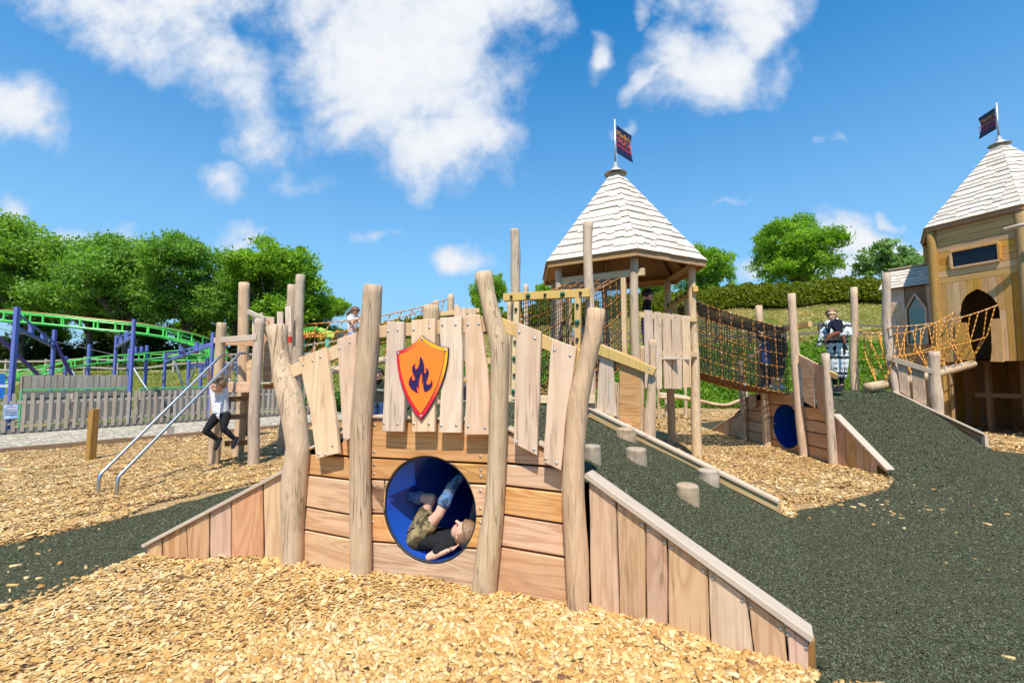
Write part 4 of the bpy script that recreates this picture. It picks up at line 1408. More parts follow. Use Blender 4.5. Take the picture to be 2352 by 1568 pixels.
def shingle_face(E0, E1, apex, nrows, roof, mat, singles, rn, wmin=.13, wmax=.30, t_end=1.0, rect=False, jit=0.28):
    """E0, E1 eave corners (left to right seen from outside); t runs from the eave up to the apex"""
    E0, E1, apex = Vector(E0), Vector(E1), Vector(apex)
    if rect: up = apex - E0
    else: up = apex - (E0 + E1) / 2
    wd = E1 - E0; Wl = wd.length; nrm = wd.cross(up).normalized()
    if nrm.z < 0 and abs(nrm.z) > .05: nrm = -nrm
    dt = 1.0 / nrows
    joined = MB()
    for r_ in range(nrows):
        tb = r_ * dt
        if tb >= t_end: break
        a_lo, a_hi = (0, 1) if rect else (tb / 2 - .01, 1 - tb / 2 + .01)
        a = a_lo - rn.uniform(0, .5) * wmin / Wl
        while a < a_hi:
            w_ = rn.uniform(wmin, wmax) / Wl
            a1 = min(a + w_, a_hi)
            if a_hi - a1 < wmin * .5 / Wl: a1 = a_hi
            j = -rn.choice([0, 0, 0, 1, 1, .6]) * dt * jit if r_ > 0 else -rn.uniform(0, .06) * dt
            q = [(a + .004 / Wl, tb + j), (a1, tb + j), (a1, tb + dt * 1.12), (a + .004 / Wl, tb + dt * 1.12)]
            if not rect:
                q = clip_half(q, lambda p: p[0] - p[1] / 2 + .002)
                q = clip_half(q, lambda p: 1 - p[1] / 2 - p[0] + .002)
            q = clip_half(q, lambda p: t_end - p[1]) if t_end < 1 else q
            if len(q) >= 3 and abs(poly_area(q)) * Wl * up.length > .0008:
                pts = []
                for (aa, tt) in q:
                    k = (tt - tb - j) / dt
                    lift = 0.030 - 0.020 * k
                    pts.append(E0 + wd * aa + up * tt + nrm * lift)
                c = sum(pts, Vector()) / len(pts)
                n = len(pts)
                vv = [p - c for p in pts] + [p - c - nrm * .012 for p in pts]
                ff = [tuple(range(n)), tuple(range(2 * n - 1, n - 1, -1))] + [(i, n + i, n + (i + 1) % n, (i + 1) % n) for i in range(n)]
                if singles:
                    # local z up the slope so that the grain follows it
                    zx = wd.normalized(); zz = up - zx * up.dot(zx); zz.normalize(); zy = zz.cross(zx)
                    Mx = Matrix((zx, zy, zz)).transposed(); Mi = Mx.transposed()
                    me = pymesh('shingle', [Mi @ v for v in vv], ff)
                    link('shingle', me, mat, roof, loc=c - origin_of(roof), rot=Mx)
                else:
                    joined.add([v + c for v in vv], ff)
            a = a1
    if not singles and joined.v:
        o = joined.build('shingle_field', mat, roof); o['kind'] = 'stuff'


def text_mesh(body, size, mat, thick=0.0015):
    cu = bpy.data.curves.new('lettering', 'FONT'); cu.body = body; cu.size = size; cu.align_x = 'CENTER'; cu.extrude = thick
    cu.resolution_u = 3
    o = bpy.data.objects.new('tmp_text', cu); COL.objects.link(o)
    dg = bpy.context.evaluated_depsgraph_get()
    me = bpy.data.meshes.new_from_object(o.evaluated_get(dg))
    bpy.data.objects.remove(o); bpy.data.curves.remove(cu)
    me.materials.clear(); me.materials.append(mat)
    return me


def flag_on(top, d, label, side):
    """finial pole with a stiff swallow-tailed flag; d = flag direction on plan, side = +1/-1 printed face"""
    t_ = thing('flag_pole', label, 'flag', top, 'flags on the tower roofs')
    mb = MB(); n = 20
    for r0, z0, r1, z1 in ((.26, -.115, .27, -.05),):
        pass
    prof = [(.05, -.02), (.24, -.10), (.245, -.088), (.10, .0), (.035, .16), (.0, .17)]
    vv = []; ff = []
    for r_, z_ in prof: vv += [Vector(top) + Vector((r_ * math.cos(2 * math.pi * i / n), r_ * math.sin(2 * math.pi * i / n), z_)) for i in range(n)]
    for L in range(len(prof) - 1):
        for i in range(n): ff.append((L * n + i, L * n + (i + 1) % n, (L + 1) * n + (i + 1) % n, (L + 1) * n + i))
    mb.add(vv, ff); mb.build('finial_cone', M['galv'], t_, smooth=True)
    mb = MB(); mb.tube([Vector(top) + Vector((0, 0, .02)), Vector(top) + Vector((0, 0, 1.12))], .024, 10); mb.build('pole', M['galv'], t_, smooth=True)
    d = Vector((d[0], d[1], 0)); L = d.length; d.normalize()
    ang = math.atan2(d.y, d.x)
    h0, h1 = .40, 1.02
    ol = [(.06, h0), (L + .03, h0 - .0), (L - .10, (h0 + h1) / 2), (L + .0, h1), (.06, h1)]
    me = slab_mesh('flag', ol, .010, .001)
    fl = link('flag', me, M['flag_navy'], t_, loc=(0, 0, 0), rot=(0, 0, ang))
    mb = MB(); mb.box((.035, 0, (h0 + h1) / 2), (.05, .006, (h1 - h0) * .98)); me2 = mb.mesh('sleeve'); link('sleeve', me2, M['galv'], fl)
    cx = L * .50
    for txt, z_, s_, mt in (("Merlin's", .80, .17, 'flag_orange'), ('MAGICAL', .66, .155, 'flag_coral'), ('PLAYGROUND', .545, .100, 'flag_red')):
        tm = text_mesh(txt, s_ * L / .67, M[mt])
        for sd in (-1, 1):
            Rm = Matrix.Rotation(math.pi / 2, 3, 'X')
            if sd > 0: Rm = Matrix.Rotation(math.pi, 3, 'Z') @ Rm
            link('lettering', tm, None, fl, loc=(cx, sd * .0072, z_), rot=Rm)
    mb = MB(); mb.tube([Vector(top) + Vector((.03, 0, h0 + i * -.05)) + Vector((.008 * (i % 2), 0, 0)) for i in range(9)], .006, 5); mb.build('chain', M['galv'], t_)
    return t_


# ------------------------------------------------------------------ open lookout tower in the middle
T1C = Vector((2.23, 9.53)); T1R = 1.76; T1E = 3.74; T1A = 5.98
def hexpt(c, r, k, z, rot): a = R(rot + 60 * k); return Vector((c.x + r * math.cos(a), c.y + r * math.sin(a), z))
rn1 = random.Random(5)
tower1 = thing('lookout_tower', 'open hexagonal timber lookout with pointed shingle roof, in the middle behind the mound', 'tower', (T1C.x, T1C.y, 0))
ROT1 = -91.5
ap = Vector((T1C.x, T1C.y, T1A + .02))


def hex_roof(tw, c, r, ze, za, rot, single_faces, nrows, rn, soffit=True, wmin=.13, wmax=.30):
    # roof deck: inner boards and fascia
    roof_mb = MB()
    E = [hexpt(c, r, k, ze, rot) for k in range(6)]
    apx = Vector((c.x, c.y, za))
    for k in range(6):
        a, b_ = E[k], E[(k + 1) % 6]
        roof_mb.add([a, b_, apx, a - Vector((0, 0, .03)), b_ - Vector((0, 0, .03)), apx - Vector((0, 0, .05))], [(0, 1, 2), (5, 4, 3), (0, 3, 4, 1)])
    roof = roof_mb.build('roof', M['soffit_wood'], tw, origin=(c.x, c.y, ze))
    for k in range(6):
        a, b_ = E[k], E[(k + 1) % 6]
        sgl = k in single_faces
        shingle_face(a, b_, apx, nrows, roof, M['shingle_wood'], sgl, rn, t_end=.965, wmin=wmin, wmax=wmax)
        # fascia, rafter, collar
        ia, ib = hexpt(c, r * .985, k, ze - .055, rot), hexpt(c, r * .985, k + 1, ze - .055, rot)
        beam('fascia', ia, ib, .028, .11, M['soffit_wood'], roof)
        ja, jb = hexpt(c, r * .90, k, ze - .02, rot), hexpt(c, r * .90, k + 1, ze - .02, rot)
        beam('eave_beam', ja, jb, .22, .035, M['soffit_wood'], roof)
        beam('rafter', hexpt(c, r * .93, k, ze + .02, rot), Vector((c.x, c.y, za - .12)).lerp(hexpt(c, r * .93, k, ze + .02, rot), .05), .06, .09, M['soffit_wood'], roof)
        m0 = (hexpt(c, r * .93, k, ze + .02, rot) + hexpt(c, r * .93, k + 1, ze + .02, rot)) / 2
        beam('rafter', m0, Vector((c.x, c.y, za - .14)).lerp(m0, .10), .05, .08, M['soffit_wood'], roof)
    return roof, E


hex_roof(tower1, T1C, T1R, T1E, T1A, ROT1, (0, 5, 1), 14, rn1)
flag_on((T1C.x, T1C.y, T1A - .02), (.50, .50), 'dark flag on the pole above the open middle tower', -1)
PR1 = 1.50
for k in range(6):
    p = hexpt(T1C, PR1, k, 0, ROT1)
    rr = .083 if k in (0, 1, 5) else .08
    wv = [(p.x + rn1.uniform(-.03, .03), p.y + rn1.uniform(-.03, .03), z_, rr * (1.12 - .07 * z_)) for z_ in (0.9, 1.9, 2.8)]
    post('post', [(p.x, p.y, -.2, rr * 1.12)] + wv + [(p.x, p.y, T1E - .04, rr * .85)], M['post_wood'], tower1, seed=60 + k, rings=22)
# deck
DZ1 = 1.86
for i in range(11):
    y0 = T1C.y - 1.32 + i * .245
    hw = math.sqrt(max(0, 1.45 ** 2 - (y0 + .11 - T1C.y) ** 2))
    beam('deck_board', (T1C.x - hw, y0 + .11, DZ1), (T1C.x + hw, y0 + .11, DZ1), .225, .04, M['cap_wood'], tower1)
for k in range(6):
    a, b_ = hexpt(T1C, 1.42, k, DZ1 - .10, ROT1), hexpt(T1C, 1.42, k + 1, DZ1 - .10, ROT1)
    beam('deck_beam', a, b_, .06, .15, M['dark_timber'], tower1)
# picket parapet on the face towards the right front
PT1 = Plane(hexpt(T1C, PR1 + .06, 0, 0, ROT1)[:2], hexpt(T1C, PR1 + .06, 1, 0, ROT1)[:2])
CT = crop(1500, 660, 220, 1150)
PK = [[(388, 507), (488, 515), (500, 880), (510, 1500), (400, 1500), (392, 900)], [(515, 525), (602, 535), (610, 1000), (610, 1512), (552, 1512), (520, 900)], [(622, 543), (714, 550), (730, 1000), (732, 1508), (645, 1508), (628, 900)], [(740, 555), (854, 567), (862, 1000), (862, 1515), (748, 1512), (742, 900)], [(868, 575), (962, 580), (978, 1000), (980, 1492), (885, 1495), (880, 1000)]]
for i, pk in enumerate(PK):
    o_ = [PT1.hit(*CT(*p), .05) for p in pk]
    bo = [(o_[0][0] + .04, o_[0][1] - .07), (o_[1][0] - .04, o_[1][1] - .07), (o_[0][0] + .05, 1.92), (o_[1][0] - .03, 1.92)]
    slab_on(PT1, 'picket', o_, .05, .03, M['picket_wood'], tower1, bolts=bo, amp=.003, seed=i)
beam('handrail', PT1.w(.05, 2.62, .015), PT1.w(PT1.len - .05, 2.62, .015), .04, .10, M['rail_wood'], tower1)
beam('handrail', PT1.w(.05, 1.95, .015), PT1.w(PT1.len - .05, 1.95, .015), .04, .10, M['rail_wood'], tower1)
# header beams over the net openings, with pegs
def pegged(name, a, b_, parent, w_, h_, npeg, out, mat='rail_wood'):
    a, b_ = Vector(a), Vector(b_)
    o = beam(name, a, b_, w_, h_, M[mat], parent)
    out = Vector(out).normalized()
    for i in range(npeg):
        p = a.lerp(b_, (i + .5) / npeg)
        big = i % 2
        mb = MB(); c_ = p + out * (w_ / 2 + .012)
        mb.tube([p + out * w_ / 2, c_, c_ + out * .02, c_ + out * .03], [.018 + .012 * big, .024 + .014 * big, .02 + .012 * big, .006], 10)
        mb.build('hand_peg', M['peg_green' if big else 'peg_black'], parent, smooth=True)
    return o


hA = [hexpt(T1C, PR1, k, 0, ROT1) for k in range(6)]
f0 = (hA[5] + (hA[0] - hA[5]) * .05); f1 = hA[5] + (hA[0] - hA[5]) * 1.12
beam('header_beam', Vector((f0.x, f0.y, 3.38)), Vector((f1.x, f1.y, 3.38)), .07, .13, M['rail_wood'], tower1)
for kk in (.14, .86):
    q = hA[5] + (hA[0] - hA[5]) * kk
    beam('jamb', (q.x, q.y, DZ1), (q.x, q.y, 3.31), .10, .09, M['rail_wood'], tower1, up=Vector((.5, .8, 0)))
g0 = hA[1] + (hA[2] - hA[1]) * -.10; g1 = hA[1] + (hA[2] - hA[1]) * 1.0
pegged('header_beam', (g0.x, g0.y, 3.20), (g1.x, g1.y, 3.10), tower1, .09, .11, 6, (-1, -.2, 0))
for kk in (.22, .72):
    q = hA[1] + (hA[2] - hA[1]) * kk
    beam('jamb', (q.x, q.y, DZ1), (q.x, q.y, 3.08), .09, .09, M['rail_wood'], tower1, up=Vector((1, 0, 0)))

# ------------------------------------------------------------------ peg frame on the far side of the mound
pframe = thing('peg_frame', 'square timber door frame with green pegs between two tall bent poles', 'climbing frame', PB.w(1.9, 0))
def bpost(rw, seed, off=.0): return traced_post('pole', PB, off, rw, M['post_wood'], pframe, seed=seed, extra=.1)
def r3(*rs): return rows(C3, *rs)
bpost(r3((118, 176, 158), (120, 178, 200), (122, 182, 270), (122, 186, 340), (118, 184, 420), (122, 184, 500), (125, 186, 640), (128, 188, 900), (130, 192, 1290)), 21, -.12)
bpost(r3((581, 652, 115), (582, 645, 190), (583, 643, 280), (586, 645, 380), (588, 650, 480), (592, 656, 600), (596, 660, 760), (600, 664, 1000), (606, 668, 1300)), 22, -.12)
e0 = PB.pt(*C3(80, 592), .05); e1 = PB.pt(*C3(628, 562), .05)
pegged('header_beam', e0, e1, pframe, .085, .12, 5, (PB.n.x, PB.n.y, 0))
for (xa, ya, xb, yb) in ((165, 618, 150, 1240), (553, 590, 548, 1240)):
    a = PB.pt(*C3(xa, ya), .03); b_ = PB.pt(*C3(xb, yb), .03)
    pegged('jamb', a, b_, pframe, .125, .09, 6, (PB.n.x, PB.n.y, 0))
beam('sill', PB.pt(*C3(110, 1240), .03), PB.pt(*C3(660, 1240), .03), .10, .11, M['rail_wood'], pframe)

# ------------------------------------------------------------------ nets
def tube_uv(name, path, r_, mat, parent, sides=6, uvk=1.0):
    """rope with a uv that runs along it"""
    path = [Vector(p) for p in path]
    mb = MB(); mb.tube(path, r_, sides, cap=False)
    o0 = path[0]
    me = mb.mesh(name, True, o0)
    uv = me.uv_layers.new(name='UVMap')
    L = [0.0]
    for a, b_ in zip(path[:-1], path[1:]): L.append(L[-1] + (b_ - a).length)
    dat = np.zeros((len(me.loops), 2), dtype=np.float32)
    for p in me.polygons:
        i, k = divmod(p.index, sides)
        u0, u1 = L[i], L[i + 1]; v0, v1 = k / sides, (k + 1) / sides
        for li, (u_, v_) in zip(p.loop_indices, ((u0, v0), (u0, v1), (u1, v1), (u1, v0))): dat[li] = (u_ * uvk, v_)
    uv.data.foreach_set('uv', dat.ravel())
    return link(name, me, mat, parent, loc=o0 - origin_of(parent))


def net_panel(nt, P, nu, nv, r_, fine, mat='rope_net', edge=True, seg=10, finer=.0065, joints=True):
    """P(u, v) -> point; ropes every 1/nu, 1/nv, black mesh at 'fine' subdivisions between"""
    for i in range(nu + 1):
        if not edge and i in (0, nu): continue
        tube_uv('rope', [P(i / nu, j / seg) for j in range(seg + 1)], r_, M[mat], nt)
    for j in range(nv + 1):
        tube_uv('rope', [P(i / (seg + 2), j / nv) for i in range(seg + 3)], r_, M[mat], nt)
    if fine:
        mb = MB(); fu, fv = fine
        for i in range(1, fu):
            mb.tube([P(i / fu, j / 8) for j in range(9)], finer, 3, cap=False)
        for j in range(1, fv):
            mb.tube([P(i / 10, j / fv) for i in range(11)], finer, 3, cap=False)
        o = mb.build('mesh_netting', M['rope_black'], nt); o['kind'] = 'stuff'
    if joints:
        mb = MB()
        for i in range(nu + 1):
            for j in range(nv + 1):
                if (i * 7 + j * 3) % 4 == 0:
                    p = P(i / nu, j / nv); mb.box(p, (.022, .022, .022))
        if mb.v:
            o = mb.build('clamps', M['clamp_white'], nt); o['kind'] = 'stuff'


def net_tunnel(label, S, E, sag, nu, nv, fine, loc, fl=None):
    """S, E: near-bottom, near-top, far-top, far-bottom corners of the two mouths"""
    nt = thing('net_tunnel', label, 'rope net', loc)
    S = [Vector(p) for p in S]; E = [Vector(p) for p in E]

    def panel(a, b_, bulge):
        def P(u, v):
            p0 = S[a].lerp(S[b_], v); p1 = E[a].lerp(E[b_], v)
            p = p0.lerp(p1, u)
            w_ = 4 * u * (1 - u)
            return p + bulge * (w_ * (0.35 + .65 * 4 * v * (1 - v)))
        return P
    dn_ = Vector((0, 0, -sag))
    wid = (S[3] - S[0]).normalized()
    net_panel(nt, panel(0, 1, dn_ * .7 - wid * .03), nu, nv, .0105, fine)
    net_panel(nt, panel(3, 2, dn_ * .7 + wid * .03), nu, nv, .0105, fine)
    net_panel(nt, panel(1, 2, dn_ * .8), nu, nv, .0105, (fine[0], fine[1]))
    net_panel(nt, panel(0, 3, dn_ * 1.1), nu * 2, nv * 2, .011, (fine[0], fine[1]))
    return nt


# from the tower across to the second mound
net_tunnel('orange and black rope net tunnel between the middle tower and the far mound', [(3.72, 9.05, 1.62), (3.70, 9.05, 3.02), (3.62, 10.1, 3.02), (3.62, 10.1, 1.62)],
           [(5.58, 9.22, 1.17), (5.56, 9.22, 2.50), (5.56, 10.2, 2.50), (5.58, 10.2, 1.17)], .10, 8, 5, (34, 24), (4.6, 9.6, 1.2))
# from the peg frame up to the tower
n0 = [PB.pt(*C3(190, 1235), -.02), PB.pt(*C3(190, 605), -.02), PB.pt(*C3(560, 580), -.02), PB.pt(*C3(560, 1235), -.02)]
w0 = hA[5].lerp(hA[0], .16); w1 = hA[5].lerp(hA[0], .84)
net_tunnel('dark rope net tunnel rising from the peg frame to the middle tower', [n0[0], n0[1], n0[2], n0[3]],
           [Vector((w0.x, w0.y, 1.75)), Vector((w0.x, w0.y, 3.34)), Vector((w1.x, w1.y, 3.34)), Vector((w1.x, w1.y, 1.75))], .12, 6, 5, (24, 22), (.9, 7.4, 1.3))

# ------------------------------------------------------------------ second mound
P2 = Plane((5.45, 12.5), (5.66, 6.85))
wall2 = thing('tunnel_wall', 'shaded timber wall of the far mound with its own blue tunnel mouth', 'play wall', P2.w(2.8, 0))
h4 = lambda X, Y, off=0.0: P2.hit(*C4(X, Y), off)
for i, rw in enumerate((
    rows(C4, (415, 455, 780), (420, 462, 900), (435, 482, 1100), (442, 488, 1305)),
    rows(C4, (538, 582, 405), (545, 592, 600), (560, 612, 800), (575, 625, 1000), (582, 640, 1200), (590, 645, 1360)),
    rows(C4, (755, 806, 325), (765, 815, 480), (775, 830, 700), (790, 848, 900), (800, 858, 1050), (815, 875, 1230), (838, 892, 1405)),
    rows(C4, (982, 1035, 728), (995, 1048, 900), (1008, 1062, 1080), (1022, 1078, 1260), (1032, 1092, 1460)))):
    traced_post('post', P2, .06, rw, M['post_wood'], wall2, seed=30 + i)
tc2 = h4(745, 1230); T2C = (tc2[0], max(.52, tc2[1])); T2R = .43
sE = [h4(462, 1200)[0], h4(605, 1200)[0], h4(842, 1200)[0], h4(1048, 1200)[0]]
TCs, TRs = TC, TR
TC, TR = T2C, T2R
for (s0, s1, zs) in ((sE[0], sE[1], (-.1, .26, .5, .74, 1.0)), (sE[1], sE[2], (-.1, .2, .42, .66, .93, 1.2)), (sE[2], sE[3], (-.1, .24, .5, .72, .96))):
    for za, zb in zip(zs[:-1], zs[1:]):
        dz = rn1.uniform(-.02, .02)
        for ol in board_with_hole(s0, s1, za + .009, za + .009 + dz * 0, zb - .009, zb - .009):
            slab_on(P2, 'board', ol, .0, .05, M['board_wood'], wall2, bev=.006)
TC, TR = TCs, TRs
slab_on(P2, 'lining', [(sE[0], -.1), (T2C[0] - T2R * .98, -.1), (T2C[0] - T2R * .98, 1.1), (sE[0], .9)], -.06, .02, M['dark_core'], wall2)
slab_on(P2, 'lining', [(T2C[0] + T2R * .98, -.1), (sE[3], -.1), (sE[3], .9), (T2C[0] + T2R * .98, 1.1)], -.06, .02, M['dark_core'], wall2)
mb = MB(); vv = []; ff = []; n = 40
for r_, o_ in ((T2R, .0), (T2R, -1.2), (.01, -1.2)):
    vv += [P2.w(T2C[0] + r_ * math.cos(2 * math.pi * i / n), T2C[1] + r_ * math.sin(2 * math.pi * i / n), o_) for i in range(n)]
for L in range(2):
    for i in range(n): ff.append((L * n + i, L * n + (i + 1) % n, (L + 1) * n + (i + 1) % n, (L + 1) * n + i))
mb.add(vv, ff); mb.build('tunnel', M['blue_plastic'], wall2, smooth=True)
for ol in ([(835, 738), (925, 782), (937, 1095), (865, 1050)], [(930, 785), (992, 815), (1012, 1165), (955, 1110)], [(492, 1000), (535, 1000), (538, 1080), (498, 1108)]):
    slab_on(P2, 'picket', [h4(X_, Y_, .09) for X_, Y_ in ol], .09, .034, M['board_wood'] if ol[0][0] == 835 else M['wing_wood'], wall2, amp=.002)
slab_on(P2, 'handrail', [h4(X_, Y_, .05) for X_, Y_ in ((820, 728), (1085, 868), (1075, 900), (820, 775))], .05, .04, M['rail_wood'], wall2)
a_, b_ = wing(P2, wall2, C4, [(1075, 1158, 1085, 1450), (1140, 1218, 1150, 1475), (1208, 1290, 1222, 1500), (1258, 1342, 1268, 1520), (1302, 1388, 1312, 1540), (1362, 1450, 1372, 1555), (1425, 1515, 1425, 1560)], (1072, 1140), (1432, 1512), -.1, M['wing_wood'], bolts=False)
beam('coping', a_, b_, .13, .035, M['cap_wood'], wall2)
a_, b_ = wing(P2, wall2, C4, [(218, 1255, 218, 1290), (288, 1220, 290, 1295), (318, 1203, 320, 1300), (365, 1175, 368, 1305), (440, 1135, 440, 1310)], (212, 1256), (438, 1128), -.1, M['wing_wood'], bolts=False)
beam('coping', a_, b_, .12, .03, M['cap_wood'], wall2)
beam('coping', P2.w(sE[0], .98, -.03), P2.w(sE[1], 1.19, -.03), .12, .03, M['cap_wood'], wall2)
beam('coping', P2.w(sE[2], 1.19, -.03), P2.w(sE[3], .93, -.03), .12, .03, M['cap_wood'], wall2)
# header over the net mouth
beam('header_beam', P2.w(sE[1] - .1, 2.48, -.03), P2.w(sE[2] + .35, 2.52, -.03), .08, .11, M['rail_wood'], wall2)

# side of the second mound towards the big tower: posts, rail, coping
P2R = Plane((9.06, 12.4), (9.06, 10.7)); P2W = Plane((9.06, 10.7), (9.90, 9.5))
wall2b = thing('tunnel_wall', 'railing side of the far mound towards the closed tower, with bowed posts', 'play wall', (9.06, 11.2, 0))
traced_post('post', P2R, -.05, rows(C4, (1180, 1224, 282), (1182, 1228, 500), (1175, 1225, 750), (1178, 1232, 900), (1185, 1238, 970)), M['post_wood'], wall2b, seed=41)
traced_post('post', P2R, -.05, rows(C4, (1397, 1446, 185), (1398, 1448, 330), (1395, 1448, 500), (1405, 1460, 620), (1425, 1482, 760), (1445, 1500, 880), (1462, 1516, 985)), M['post_wood'], wall2b, seed=42)
traced_post('post', P2W, -.10, rows(C4, (1713, 1775, 715), (1716, 1776, 820), (1718, 1780, 920), (1725, 1795, 1010), (1745, 1802, 1125)), M['post_wood'], wall2b, seed=43)
h4r = lambda X, Y, off=0.0: P2W.hit(*C4(X, Y), off)
slab_on(P2W, 'handrail', [h4r(X_, Y_) for X_, Y_ in ((1420, 732), (1745, 838), (1742, 868), (1420, 770))], .0, .05, M['cap_wood'], wall2b)
slab_on(P2W, 'picket', [h4r(X_, Y_, -.06) for X_, Y_ in ((1495, 790), (1560, 812), (1580, 1022), (1515, 985))], -.06, .035, M['wing_wood'], wall2b)
slab_on(P2W, 'picket', [h4r(X_, Y_, -.06) for X_, Y_ in ((1588, 812), (1675, 842), (1692, 1075), (1604, 1040))], -.06, .035, M['wing_wood'], wall2b)
q0 = P2R.pt(*C4(1160, 978)); q1 = P2R.pt(*C4(1465, 982)); q2 = P2W.pt(*C4(1470, 983)); q3 = P2W.pt(*C4(1755, 1120)); q4 = P2W.pt(*C4(2085, 1272))
beam('coping', q0, q1, .10, .03, M['cap_wood'], wall2b); beam('coping', q2, q3, .10, .035, M['cap_wood'], wall2b); beam('coping', q3 + (q4 - q3).normalized() * .008, q4, .10, .035, M['cap_wood'], wall2b)
beam('kerb_board', q2 + Vector((0, -.02, -.07)), q4 + Vector((0, -.02, -.07)), .03, .09, M['dark_timber'], wall2b)
beam('end_post', Vector((q4.x, q4.y, -.1)), q4, .08, .08, M['cap_wood'], wall2b, up=Vector((0, 1, 0)))
s0_ = P2W.hit(*C4(1470, 985)); s1_ = P2W.hit(*C4(2085, 1275))
slab_on(P2W, 'side_board', [(s0_[0], -.1), (s1_[0], -.1), (s1_[0], s1_[1] - .03), (s0_[0], s0_[1] - .03)], -.06, .04, M['wing_wood'], wall2b)
beam('picket', P2R.w(.25, .9, -.1), P2R.w(.25, 1.7, -.1), .14, .035, M['board_wood'], wall2b, up=Vector((1, 0, 0)))

# ------------------------------------------------------------------ closed tower at the right
T2c = Vector((13.62, 12.31)); T2r = 1.96; T2E = 5.67; T2A = 8.06
cl = Vector((11.667, 12.641)); ROT2 = math.degrees(math.atan2(cl.y - T2c.y, cl.x - T2c.x))
rn2 = random.Random(9)
tower2 = thing('closed_tower', 'tall boarded hexagonal tower with arched doorway and pointed shingle roof, at the right edge', 'tower', (T2c.x, T2c.y, 0))
hex_roof(tower2, T2c, T2r, T2E, T2A, ROT2, (0, 1), 17, rn2, wmin=.14, wmax=.32)
flag_on((T2c.x, T2c.y, T2A - .02), (.10, .60), 'dark flag on the pole above the boarded tower at the right', 1)
WR = 1.80
hw_ = [hexpt(T2c, WR, k, 0, ROT2) for k in range(6)]
for k in range(6):
    p = hw_[k]
    post('corner_pole', [(p.x, p.y, -.2, .125), (p.x, p.y, 2, .12), (p.x, p.y, T2E, .11)], M['treated_pole'], tower2, seed=80 + k, rings=12, rough=.02)
PT = Plane(hw_[0][:2], hw_[1][:2])
h8 = lambda X, Y, off=0.0: PT.hit(*C8(X, Y), off)
# horizontal siding above, with the ribbon window
wl, wr_ = h8(530, 230), h8(865, 150)
win = [h8(528, 182, .0), h8(862, 95, .0), h8(864, 215, .0), h8(535, 285, .0)]
wz0 = (win[3][1] + win[2][1]) / 2; wz1 = (win[0][1] + win[1][1]) / 2; ws0 = (win[0][0] + win[3][0]) / 2; ws1 = (win[1][0] + win[2][0]) / 2
zsid = h8(700, 365)[1]
zz = zsid; k = 0
while zz < T2E - .03:
    z1 = min(zz + .175, T2E - .02)
    if z1 <= wz0 or zz >= wz1:
        slab_on(PT, 'siding_board', [(.10, zz + .004), (PT.len - .10, zz + .004), (PT.len - .10, z1 - .004), (.10, z1 - .004)], .0 + .002 * (k % 2), .03, M['tower_wood'], tower2)
    else:
        zl, zh = zz + .004, z1 - .004
        slab_on(PT, 'siding_board', [(.10, zl), (ws0 - .02, zl), (ws0 - .02, zh), (.10, zh)], .0, .03, M['tower_wood'], tower2)
        slab_on(PT, 'siding_board', [(ws1 + .02, zl), (PT.len - .10, zl), (PT.len - .10, zh), (ws1 + .02, zh)], .0, .03, M['tower_wood'], tower2)
        if zl < wz0: slab_on(PT, 'siding_board', [(ws0 - .02, zl), (ws1 + .02, zl), (ws1 + .02, wz0 - .01), (ws0 - .02, wz0 - .01)], .001, .03, M['tower_wood'], tower2)
        if zh > wz1: slab_on(PT, 'siding_board', [(ws0 - .02, wz1 + .01), (ws1 + .02, wz1 + .01), (ws1 + .02, zh), (ws0 - .02, zh)], .001, .03, M['tower_wood'], tower2)
    zz = z1; k += 1
wind = slab_on(PT, 'window', [(ws0, wz0), (ws1, wz0), (ws1, wz1), (ws0, wz1)], .012, .02, M['glass_dark'], tower2, bev=.001)
for (a, b_) in (((ws0 - .035, wz0 - .03), (ws1 + .035, wz0 - .03)), ((ws0 - .035, wz1 + .03), (ws1 + .035, wz1 + .03)), ((ws0 - .03, wz0), (ws0 - .03, wz1)), ((ws1 + .03, wz0), (ws1 + .03, wz1))):
    beam('window_frame', PT.w(a[0], a[1], .02), PT.w(b_[0], b_[1], .02), .06, .06, M['tower_wood'], tower2, up=Vector((PT.n.x, PT.n.y, 0)))
